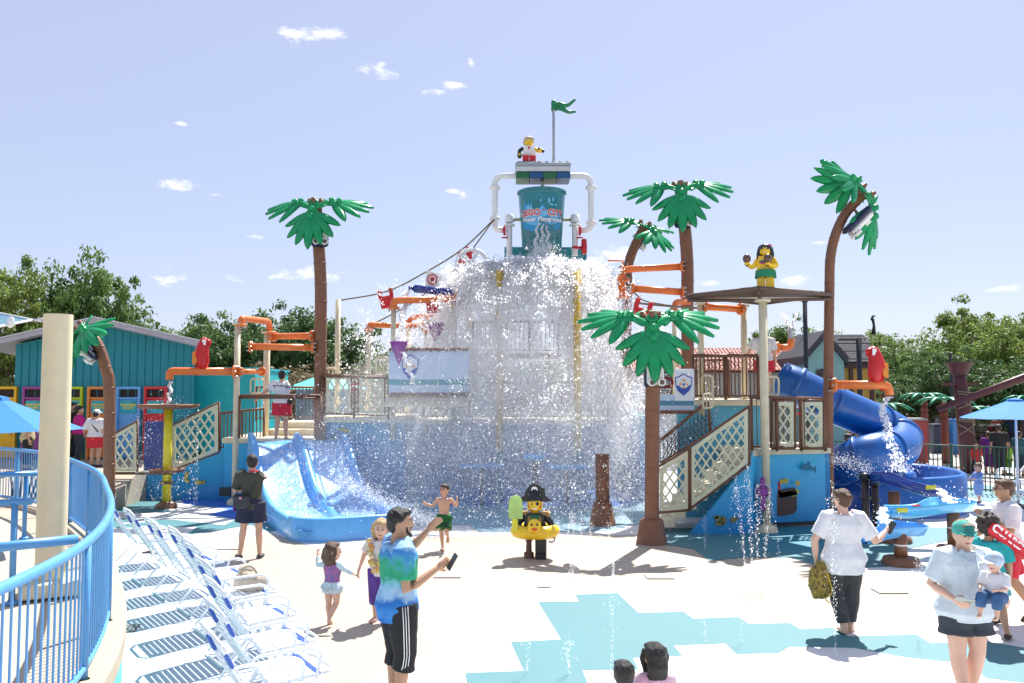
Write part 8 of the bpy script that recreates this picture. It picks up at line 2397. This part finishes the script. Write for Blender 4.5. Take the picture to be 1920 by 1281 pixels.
# beyond the green fence
for (u, d, H_, f, lb, tm_c, bt_c, hm) in ((1850, 30, 1.45, 2.6, 'person in purple shirt beyond the green fence', (.22, .04, .30), (.15, .03, .2), 'brown'), (1870, 29, 1.74, 2.9, 'person in black jacket standing next to the one in purple', (.02, .02, .02), (.03, .03, .04), 'dark'),
                                          (1885, 29.5, 1.15, .2, 'child in bright green beyond the green fence', (.25, .60, .03), (.1, .2, .03), 'brown'), (1908, 29, 1.5, 2.2, 'person in dark teal behind the right umbrella pole', (.03, .12, .13), (.03, .05, .08), 'dark'),
                                          (1826, 28, 1.2, 0, 'child in red bending behind the fence at the foot of the mast', (.45, .03, .03), (.02, .02, .03), 'dark'), (1893, 42, 1.7, 0, 'distant person in navy near the picnic tables', (.02, .04, .12), (.02, .02, .04), 'dark'),
                                          (1912, 43, 1.65, 1, 'distant person in grey near the right edge', (.10, .10, .11), (.03, .03, .05), 'brown'), (1700, 44, 1.7, 2, 'distant person in red behind the slide top', (.35, .03, .03), (.02, .02, .04), 'dark'),
                                          (1731, 45, 1.6, 0, 'distant person in black left of the bins', (.02, .02, .02), (.02, .02, .03), 'dark'), (1757, 46, 1.7, 1, 'distant person in white between the bins and the palm', (.5, .5, .5), (.03, .03, .06), 'brown')):
    L_ = Vector((P(u, 0, d).x, d, 0))
    person(lb, L_, H_, f, {}, 1.1, kid=H_ < 1.3, skin='tan', hair='short', hairm=hm, top=(cloth('c%d' % u, tm_c), .9, .47, .022), bottom=(cloth('b%d' % u, bt_c), .8, .02), shoes=BLACK, vox=.02, fingers=False, facep=False)
L_ = P(1592, 900, 22.6); L_.z = 0
person('person in red patterned shirt stooping behind the spiral tube slide', L_, 1.74, 1.2, {}, 1.1, skin='tan', hair='short', hairm='dark', top=(mat('red_print', (.55, .02, .05), .8, vscale=12, col2=(.7, .4, .4)), .9, .47, .022), bottom=(NAVC, .8, .02), vox=.016, fingers=False, facep=False)
# ================================================================== water
wd = bpy.data.materials.new('white_water'); wd.use_nodes = True
nt = wd.node_tree; nt.nodes.remove(nt.nodes['Principled BSDF'])
df_ = nt.nodes.new('ShaderNodeBsdfDiffuse'); df_.inputs[0].default_value = (.97, .98, 1, 1)
tr_ = nt.nodes.new('ShaderNodeBsdfTranslucent'); tr_.inputs[0].default_value = (.99, .99, 1, 1)
gl_ = nt.nodes.new('ShaderNodeBsdfGlossy'); gl_.inputs['Roughness'].default_value = .12
tp2 = nt.nodes.new('ShaderNodeBsdfTransparent')
a_ = nt.nodes.new('ShaderNodeMixShader'); a_.inputs[0].default_value = .78
b_ = nt.nodes.new('ShaderNodeMixShader'); b_.inputs[0].default_value = .05
c_ = nt.nodes.new('ShaderNodeMixShader'); c_.inputs[0].default_value = .58
nt.links.new(df_.outputs[0], a_.inputs[1]); nt.links.new(tr_.outputs[0], a_.inputs[2])
nt.links.new(a_.outputs[0], b_.inputs[1]); nt.links.new(gl_.outputs[0], b_.inputs[2])
nt.links.new(b_.outputs[0], nt.nodes['Material Output'].inputs[0])
WD = wd
def drops(name, label, pts, sizes, stretch, seed=0):
    """water drops: one point cloud mesh, each point instanced as a small uneven blob (geometry nodes)"""
    n_ = len(pts)
    me = bpy.data.meshes.new(name)
    me.vertices.add(n_); me.vertices.foreach_set('co', np.asarray(pts, dtype=np.float32).ravel())
    at_ = me.attributes.new('drop_scale', 'FLOAT_VECTOR', 'POINT')
    sc = np.stack([sizes, sizes, sizes * stretch], 1).astype(np.float32); at_.data.foreach_set('vector', sc.ravel())
    at2 = me.attributes.new('drop_rot', 'FLOAT_VECTOR', 'POINT')
    rng = np.random.RandomState(seed)
    ro = np.stack([rng.normal(0, .45, n_), rng.normal(0, .45, n_), rng.uniform(0, 6.28, n_)], 1).astype(np.float32); at2.data.foreach_set('vector', ro.ravel())
    me.materials.append(WD)
    o = link(name, me)
    ng = bpy.data.node_groups.new(name + '_nodes', 'GeometryNodeTree')
    ng.interface.new_socket('Geometry', in_out='INPUT', socket_type='NodeSocketGeometry'); ng.interface.new_socket('Geometry', in_out='OUTPUT', socket_type='NodeSocketGeometry')
    N_ = ng.nodes
    gi, go = N_.new('NodeGroupInput'), N_.new('NodeGroupOutput')
    ico = N_.new('GeometryNodeMeshGrid')
    for k_, v_ in (('Size X', 2.6), ('Size Y', 2.2), ('Vertices X', 4), ('Vertices Y', 4)): ico.inputs[k_].default_value = v_
    tf = N_.new('GeometryNodeTransform'); tf.inputs['Rotation'].default_value = (1.25, .25, 0); ng.links.new(ico.outputs[0], tf.inputs[0])
    sp = N_.new('GeometryNodeSetPosition'); nz = N_.new('ShaderNodeTexNoise'); nz.inputs['Scale'].default_value = .9; nz.inputs['Detail'].default_value = 1
    vm = N_.new('ShaderNodeVectorMath'); vm.operation = 'SUBTRACT'; vm.inputs[1].default_value = (.5, .5, .5)
    vs_ = N_.new('ShaderNodeVectorMath'); vs_.operation = 'SCALE'; vs_.inputs[3].default_value = 2.6
    ng.links.new(nz.outputs['Color'], vm.inputs[0]); ng.links.new(vm.outputs[0], vs_.inputs[0]); ng.links.new(vs_.outputs[0], sp.inputs['Offset']); ng.links.new(tf.outputs[0], sp.inputs['Geometry'])
    sm = N_.new('GeometryNodeSetMaterial'); sm.inputs['Material'].default_value = WD; ng.links.new(sp.outputs[0], sm.inputs[0])
    mp_ = N_.new('GeometryNodeMeshToPoints'); ng.links.new(gi.outputs[0], mp_.inputs[0])
    ip = N_.new('GeometryNodeInstanceOnPoints'); ng.links.new(mp_.outputs[0], ip.inputs['Points']); ng.links.new(sm.outputs[0], ip.inputs['Instance'])
    for nm, sk in (('drop_scale', 'Scale'), ('drop_rot', 'Rotation')):
        na = N_.new('GeometryNodeInputNamedAttribute'); na.data_type = 'FLOAT_VECTOR'; na.inputs['Name'].default_value = nm; ng.links.new(na.outputs[0], ip.inputs[sk])
    ng.links.new(ip.outputs[0], go.inputs[0])
    m_ = o.modifiers.new('drops', 'NODES'); m_.node_group = ng
    tag(o, label, None, None, 'stuff')
    return o
rng = np.random.RandomState(11)
def cascade():
    """water thrown off the round splash roof: packets that fall, spread and break up"""
    C0 = np.array([.55, 23.5, 5.95])
    NP = 1900
    th = rng.uniform(-pi, pi, NP)
    th = np.where(rng.rand(NP) < .92, rng.uniform(-.15, pi + .15, NP), th)        # more towards the viewer
    # fingers: speeds vary with direction
    fing = .5 + .5 * np.sin(th * 9 + 1.3) * np.sin(th * 5.1 + .4)
    r0_ = rng.uniform(1.35, 1.75, NP)
    v_ = np.clip(rng.gamma(2.2, .66, NP), .1, 3.9) * (.7 + .6 * fing)
    t_ = rng.rand(NP) ** 1.0 * 1.22
    vz = rng.uniform(.0, 1.1, NP)
    rr = r0_ + v_ * t_ * .92 * (1 - .09 * np.cos(th))
    z = C0[2] + .12 + vz * t_ - 4.9 * t_ * t_ * .93
    cx = C0[0] - .14 * t_ ** 2 * 1.6 + np.cos(th) * rr * 1.0; cy = C0[1] - np.sin(th) * rr
    ok = z > .02
    th, t_, cx, cy, z, v_ = [a[ok] for a in (th, t_, cx, cy, z, v_)]
    NP = len(z)
    per = 62
    sp_ = (.05 + .17 * t_)[:, None]
    # filament packets: points strung along a short random curve + halo
    dirv = rng.normal(size=(NP, 3)); dirv[:, 2] += 1.2; dirv /= np.linalg.norm(dirv, axis=1)[:, None]
    u_ = rng.uniform(-1, 1, (NP, per))
    L_ = (.14 + .30 * t_)[:, None]
    bendv = rng.normal(size=(NP, 3)) * .25
    pts = np.stack([cx, cy, z], 1)[:, None, :] + dirv[:, None, :] * (u_ * L_)[..., None] + bendv[:, None, :] * ((u_ ** 2) * L_)[..., None] + rng.normal(size=(NP, per, 3)) * (sp_ * (.25 + rng.rand(NP, per) ** 2))[..., None]
    size = (.0055 + .0095 * rng.rand(NP, per) ** 3) * (1.25 - .35 * t_)[:, None] * (rng.uniform(.6, 1.3, NP))[:, None]
    pts = pts.reshape(-1, 3); size = size.ravel()
    # dense white dome at the top
    nd = 24000
    th = rng.uniform(-pi, pi, nd); q = rng.rand(nd)
    r = 1.85 * np.sqrt(q); zz = 5.92 + .38 * np.sqrt(np.clip(1 - (r / 1.95) ** 2, 0, 1)) + .08 * np.sin(th * 7 + r * 5) * (r > .4) + rng.normal(0, .055, nd)
    dome = np.stack([.55 + np.cos(th) * r, 23.5 - np.sin(th) * r, zz], 1)
    tt_ = rng.rand(nd) ** .8 * .50
    th2 = rng.uniform(-.2, pi + .2, nd)
    f2 = 1 + .25 * np.sin(th2 * 13) * np.sin(th2 * 5 + 1)
    r2 = 1.72 + tt_ * (1.0 * f2 + rng.normal(0, .25, nd)); z2 = 6.12 + .25 * tt_ - 4.9 * tt_ ** 2 * (1 + .3 * rng.rand(nd)) + rng.normal(0, .05, nd)
    lip = np.stack([.55 + np.cos(th2) * r2, 23.5 - np.sin(th2) * r2, z2], 1)
    keep = rng.rand(nd) < (1 - tt_ / .56) + .15
    lip = lip[keep]
    p3 = np.concatenate([pts, dome, lip]); s3 = np.concatenate([size, .013 + .014 * rng.rand(nd) ** 2, (.009 + .012 * rng.rand(nd) ** 2)[keep]])
    # stray splashes thrown up and aside
    ns = 9000
    th = rng.uniform(-.3, pi + .3, ns); r = 1.6 + rng.gamma(1.5, .30, ns); z = 5.8 + rng.normal(.05, .24, ns) - (r - 1.6) * rng.uniform(0, 1.8, ns)
    st_ = np.stack([.55 + np.cos(th) * r, 23.5 - np.sin(th) * r, z], 1)
    p3 = np.concatenate([p3, st_]); s3 = np.concatenate([s3, .006 + .010 * rng.rand(ns) ** 2])
    return p3, s3
p3, s3 = cascade()
drops('falling_water', 'sheet of white water pouring from the tipped bucket over the tower', p3, s3, rng.uniform(.8, 2.4, len(s3)), 1)
# ragged sheets of water between the drops: thin surfaces that start whole at the roof and tear open as they fall
wsm = bpy.data.materials.new('torn_water'); wsm.use_nodes = True
nt = wsm.node_tree; nt.nodes.remove(nt.nodes['Principled BSDF'])
uvn = nt.nodes.new('ShaderNodeUVMap'); uvn.uv_map = 'flow'
geo = nt.nodes.new('ShaderNodeSeparateXYZ'); nt.links.new(uvn.outputs[0], geo.inputs[0])
def nz_(sx, sy, det, rgh, dist=0.0):
    mpn = nt.nodes.new('ShaderNodeMapping'); mpn.inputs['Scale'].default_value = (sx, sy, 1); nt.links.new(uvn.outputs[0], mpn.inputs[0])
    q = nt.nodes.new('ShaderNodeTexNoise'); q.inputs['Scale'].default_value = 1; q.inputs['Detail'].default_value = det; q.inputs['Roughness'].default_value = rgh; q.inputs['Distortion'].default_value = dist
    nt.links.new(mpn.outputs[0], q.inputs['Vector']); return q.outputs[0]
def mth(op, a, b=None, c=None):
    q = nt.nodes.new('ShaderNodeMath'); q.operation = op
    for i, x in enumerate((a, b, c)):
        if x is None: continue
        if isinstance(x, (int, float)): q.inputs[i].default_value = x
        else: nt.links.new(x, q.inputs[i])
    return q.outputs[0]
n1_ = nz_(3.2, 3.0, 2, .5, .3)            # big gaps
n2_ = nz_(15, 15, 8, .72, 1.2)           # lace
n3_ = nz_(42, 50, 4, .7, 1.0)
rid = mth('ABSOLUTE', mth('SUBTRACT', n2_, .5))
rid2 = mth('ABSOLUTE', mth('SUBTRACT', n3_, .5))
v_flow = geo.outputs[1]
cov = mth('ADD', mth('MULTIPLY', mth('SUBTRACT', n1_, .5), 2.3), mth('SUBTRACT', .52, mth('MULTIPLY', v_flow, .50)))   # + near the top, - further down
lac = mth('SUBTRACT', cov, mth('ADD', mth('MULTIPLY', rid, 3.2), mth('MULTIPLY', rid2, 1.6)))
al = nt.nodes.new('ShaderNodeMapRange'); al.inputs[1].default_value = -.36; al.inputs[2].default_value = .0; nt.links.new(lac, al.inputs[0])
edge = nt.nodes.new('ShaderNodeMapRange'); edge.inputs[1].default_value = 1.05; edge.inputs[2].default_value = .6; nt.links.new(v_flow, edge.inputs[0])
alp = mth('MULTIPLY', al.outputs[0], edge.outputs[0])
d_1 = nt.nodes.new('ShaderNodeBsdfDiffuse'); d_1.inputs[0].default_value = (.97, .98, 1, 1)
t_1 = nt.nodes.new('ShaderNodeBsdfTranslucent'); t_1.inputs[0].default_value = (.99, .99, 1, 1)
bpn = nt.nodes.new('ShaderNodeBump'); bpn.inputs['Strength'].default_value = 1.0; bpn.inputs['Distance'].default_value = .10; nt.links.new(n2_, bpn.inputs['Height'])
for q in (d_1, t_1): nt.links.new(bpn.outputs[0], q.inputs['Normal'])
m_1 = nt.nodes.new('ShaderNodeMixShader'); m_1.inputs[0].default_value = .80; nt.links.new(d_1.outputs[0], m_1.inputs[1]); nt.links.new(t_1.outputs[0], m_1.inputs[2])
t_2 = nt.nodes.new('ShaderNodeBsdfTransparent'); m_2 = nt.nodes.new('ShaderNodeMixShader')
nt.links.new(alp, m_2.inputs[0]); nt.links.new(t_2.outputs[0], m_2.inputs[1]); nt.links.new(m_1.outputs[0], m_2.inputs[2]); nt.links.new(m_2.outputs[0], nt.nodes['Material Output'].inputs[0])
def water_sheet(k, v0, rough, t_end):
    NT, NF = 200, 90
    th = np.linspace(-.55, pi + .55, NT)
    tt = np.linspace(0.0, t_end, NF)          # negative part: over the roof top
    vs = []; uv = []
    off = k * 13.7
    for j, t0 in enumerate(tt):
        for i, a in enumerate(th):
            nn = noise.noise(Vector((a * 2.4 + off, t0 * .8, 1.0))); n2 = noise.noise(Vector((a * 7 + off, t0 * 3.0, 5.0))); n3 = noise.noise(Vector((a * 20 + off, t0 * 9, 9.0)))
            if t0 < 0:
                r = 1.62 * (1 + t0 / .42) ** .7; z = 6.16 + .16 * min(1, -t0 * 4) + .10 * n2 + .05 * n3 + .05 * k * .3
            else:
                sp = v0 * (1 + .95 * nn) * (1 - .07 * cos(a))
                r = 1.62 + sp * t0 + (.10 + .32 * t0) * n2 + (.03 + .14 * t0) * n3; z = 6.16 + .10 * nn + .35 * t0 * (1 + nn) - 4.6 * t0 * t0 + .05 * n2
            vs.append((.55 - .22 * max(0, t0) + cos(a) * r, 23.5 - sin(a) * r, max(z, .03))); uv.append((a + off, (.126 + t0 * .80) if t0 > 0 else (t0 + .42) * .3))
    fs = [(j * NT + i, j * NT + i + 1, (j + 1) * NT + i + 1, (j + 1) * NT + i) for j in range(NF - 1) for i in range(NT - 1)]
    me = bpy.data.meshes.new('water_sheet'); me.from_pydata(vs, [], fs)
    ul = me.uv_layers.new(name='flow'); idx = np.empty(len(me.loops), dtype=np.int32); me.loops.foreach_get('vertex_index', idx)
    U = np.array(uv, dtype=np.float32); U[:, 1] = (U[:, 1]) ; ul.data.foreach_set('uv', U[idx].ravel())
    me.polygons.foreach_set('use_smooth', np.ones(len(fs), dtype=bool)); me.materials.append(wsm)
    o = link('water_sheet', me); tag(o, 'torn white sheet of water thrown off the tower roof', None, None, 'stuff')
for k, (v0, te) in enumerate(((1.35, 1.10),)):
    water_sheet(k, v0, 1, te)
# fine spray filling the space round the foot of the waterfall
n_ = 60000
r = rng.gamma(5, .62, n_); th = rng.uniform(-.2, pi + .2, n_)
px = .1 + np.cos(th) * (1.2 + r) ; py = 22.8 - np.sin(th) * (.8 + r * .95); pz = np.abs(rng.normal(0, 1.25, n_)) + .03
k_ = (pz < 4.2) & (py > 16.0) & (np.abs(px) < 5.0)
drops('spray', 'fine spray drifting round the foot of the waterfall', np.stack([px, py, pz], 1)[k_], (.0045 + .0065 * rng.rand(n_) ** 3)[k_], rng.uniform(.8, 1.5, k_.sum()), 2)
# mist: soft rounded volumes of even density
def mist_mat(name, dens):
    m = bpy.data.materials.new(name); m.use_nodes = True; nt = m.node_tree; nt.nodes.remove(nt.nodes['Principled BSDF'])
    v = nt.nodes.new('ShaderNodeVolumePrincipled'); v.inputs['Density'].default_value = dens; v.inputs['Color'].default_value = (.96, .97, 1, 1); v.inputs['Anisotropy'].default_value = .35
    nt.links.new(v.outputs[0], nt.nodes['Material Output'].inputs['Volume']); return m
MM = mist_mat('mist', .055)
mb = MB()
mb.ball((-.35, 21.6, 1.3), (5.0, 4.2, 3.0), 40, 24, jit=.12)
o = mb.build('mist', MM); tag(o, 'soft white mist hanging round the foot of the waterfall', None, None, 'stuff')
MM2 = mist_mat('mist_dense', .07)
mb = MB(); mb.ball((.05, 21.9, 2.0), (3.5, 2.9, 2.5), 40, 24, jit=.2)
o = mb.build('mist', MM2); tag(o, 'thicker mist in the middle of the waterfall', None, None, 'stuff')

# slide spray
n_ = 4500
s_ = rng.rand(n_) ** .8 * 4.6; lane = np.where(rng.rand(n_) < .5, -.58, .62); w_ = lane + rng.normal(0, .20, n_)
bz = np.array([smoothz(x) for x in np.linspace(0, 6, 200)]); zb = np.interp(s_, np.linspace(0, 6, 200), bz)
hh = np.abs(rng.normal(0, .05, n_)) + .035 + (rng.rand(n_) < .12) * np.abs(rng.normal(0, .22, n_))
P_ = np.array([so_.x, so_.y, 0])[None] + np.array(sdir)[None] * s_[:, None] + np.array(sper)[None] * w_[:, None]; P_[:, 2] = zb + hh
drops('slide_spray', 'white spray bouncing down the light blue slide', P_, .003 + .005 * rng.rand(n_) ** 3, np.full(n_, 1.0), 3)
# spray fans from the top of the slide and along the right slide lip
n_ = 5000
c0 = P(640, 905, 20); th = rng.rand(n_)
fan = np.stack([P(640, 930, 18.5).x + th * 2.2 + rng.normal(0, .12, n_), 18.2 - th * 1.2 + rng.normal(0, .25, n_), .75 * (1 - th) ** 1.5 + .18 + np.abs(rng.normal(0, .14, n_))], 1)
drops('lip_spray', 'spray shooting over the right lip of the slide', fan, .003 + .0045 * rng.rand(n_) ** 2, np.full(n_, 1.0), 4)

# ground jets
def jet(name, u, v, h_, label, n=260, lean=(0, 0), plume=True, w=.010, seed=0):
    c = G(u, v)
    r_ = np.random.RandomState(seed + 100)
    t_ = r_.rand(n)
    up_ = t_ * h_
    x = c.x + lean[0] * t_ + r_.normal(0, .008 + .03 * t_ ** 2, n); y = c.y + lean[1] * t_ + r_.normal(0, .008 + .03 * t_ ** 2, n)
    pts = np.stack([x, y, up_ + .01], 1); sz = w * (.5 + .8 * r_.rand(n))
    if plume:
        m = n // 2
        q = r_.rand(m); a = r_.uniform(0, 6.28, m)
        p2 = np.stack([c.x + lean[0] * (1 + .3 * q) + np.cos(a) * .11 * q, c.y + lean[1] * (1 + .3 * q) + np.sin(a) * .11 * q, h_ * (1 + .12 * r_.rand(m)) - q ** 2 * h_ * .75 + r_.normal(0, .02, m)], 1)
        pts = np.concatenate([pts, p2]); sz = np.concatenate([sz, w * (.35 + .9 * r_.rand(m) ** 2)])
    o = drops('water_jet', label, pts, sz, r_.uniform(1.0, 3.0, len(sz)), seed)
    o['kind'] = 'stuff'
    return o
mbn = MB()
JETS = [(1403, 1106, 1.45, (-.12, .1), 'left front', 260), (1412, 1108, 1.6, (-.02, .1), 'second', 260), (1420, 1110, 1.35, (.06, .1), 'third', 240), (1428, 1112, 1.25, (.16, .1), 'right front', 240), (1322, 1030, .55, (0, 0), 'short left', 150),
        (1148, 1255, 1.15, (0, 0), 'thin', 200), (1323, 1207, .42, (0, 0), 'short thin', 60), (1567, 1235, 1.7, (0, 0), 'tall thin', 320), (1076, 1010, .42, (-.03, 0), 'low', 110), (1062, 1016, .55, (.1, 0), 'low leaning', 140), (1090, 1014, .36, (0, 0), 'low third', 90), (1108, 1012, .30, (0, 0), 'low fourth', 90), (1142, 1010, .30, (0, 0), 'low fifth', 90),
        (1070, 1088, .22, (0, 0), 'tiny', 50), (1076, 1088, .26, (0, 0), 'tiny second', 50), (1150, 1085, .45, (.0, 0), 'middle', 120), (1066, 1265, .32, (0, 0), 'bottom', 120), (988, 1262, .55, (.03, 0), 'bottom left', 90), (1390, 1205, .5, (0, 0), 'mid right', 70), (1722, 1200, .9, (0, 0), 'right', 140), (1728, 1110, .4, (0, 0), 'right short', 70), (1705, 1020, .4, (0, 0), 'far right', 60)]
for i, (u, v, h_, ln, nm, n) in enumerate(JETS):
    jet('jet', u, v, h_, 'thin water jet rising from the splash pad floor, %s one' % nm, n, ln, True, .0024 if v > 1150 else .0028, i)
# falling spouts
def spout(p0, p1, w0, w1, label, n, seed, spread=.0, splash=0):
    r_ = np.random.RandomState(seed + 300)
    t_ = r_.rand(n); f = t_
    a = r_.uniform(0, 6.28, n); rad = (w0 + (w1 - w0) * t_) * np.sqrt(r_.rand(n))
    wob = .03 * np.sin(t_ * 17 + seed)
    pts = np.stack([p0.x + (p1.x - p0.x) * np.sqrt(t_) + np.cos(a) * rad + wob, p0.y + (p1.y - p0.y) * t_ + np.sin(a) * rad, p0.z + (p1.z - p0.z) * t_], 1)
    sz = .006 + .008 * r_.rand(n) ** 2
    if splash:
        q = r_.gamma(2, .11, splash); a = r_.uniform(0, 6.28, splash)
        p2 = np.stack([p1.x + np.cos(a) * q, p1.y + np.sin(a) * q, p1.z + np.abs(r_.normal(0, .16, splash))], 1)
        pts = np.concatenate([pts, p2]); sz = np.concatenate([sz, .003 + .005 * r_.rand(splash) ** 2])
    return drops('spout_water', label, pts, sz, np.full(len(sz), 1.6), seed)
spout(P(1668, 745, 18.3), P(1690, 884, 16.3), .06, .15, 'water falling from the right orange spout into the dark trough', 700, 1, splash=260)
spout(P(318, 716, 21.4), P(314, 764, 21.0), .035, .04, 'thin water stream from the left orange spout', 500, 2, splash=200)
spout(P(764, 545, 22.4), P(748, 643, 21.0), .07, .09, 'water pouring from the dark blue tube into the purple cone', 2400, 3, splash=200)
spout(P(748, 660, 20.8), P(775, 720, 20.8), .04, .06, 'water spilling out of the purple cone', 500, 7)
spout(P(1764, 916, 15.8), P(1784, 944, 15.2), .05, .09, 'water spilling from the dark trough into the sky blue one', 900, 4, splash=90)
spout(P(1664, 952, 15.0), P(1660, 980, 14.3), .05, .10, 'water spilling from the sky blue trough into the lowest one', 800, 5, splash=80)
# curtain dripping from the rain table
n_ = 1500
a = rng.uniform(0, 6.28, n_); zt = P(313, 766, 21).z
c_ = Vector((P(313, 900, 21.0).x, 21.0, 0))
k_ = (np.round(a * 9) / 9)
drops('drip_curtain', 'curtain of drops falling from the brown disc of the yellow post', np.stack([c_.x + np.cos(k_) * .70 + rng.normal(0, .02, n_), c_.y + np.sin(k_) * .70 + rng.normal(0, .02, n_), zt - rng.rand(n_) ** .7 * (zt - .1)], 1), .0025 + .004 * rng.rand(n_) ** 2, rng.uniform(1, 5, n_), 8)
# Y shaped sprayer
for i, sg in enumerate((-1, 1)):
    p0 = P(1482, 628, 20.5); p1 = P(1482 + sg * 16, 588, 20.5)
    spout(p1, p0, .03, .015, ('left', 'right')[i] + ' arm of water above the Y shaped sprayer', 300, 10 + i)
# white streams on the bucket front
for i, (u0, u1) in enumerate(((1010, 1004), (1018, 1016), (1026, 1028))):
    spout(P(u0, 418 + i * 3, 22.85), P(u1, 480, 22.6), .015, .10, 'water running down the bucket front, %s stream' % ('left', 'middle', 'right')[i], 420, 20 + i, splash=500)
# mid-air droplets beside the right platform
n_ = 1300
q = rng.rand(n_)
drops('side_spray', 'fan of droplets beside the arching palm trunk', np.stack([P(1552, 0, 17.6).x + q * .85 + rng.normal(0, .08, n_), 17.5 + rng.normal(0, .12, n_), P(1552, 860, 17.6).z - q ** 2 * .3 + rng.normal(0, .05 + .10 * q, n_)], 1), .003 + .003 * rng.rand(n_) ** 2, np.full(n_, 1.0), 9)
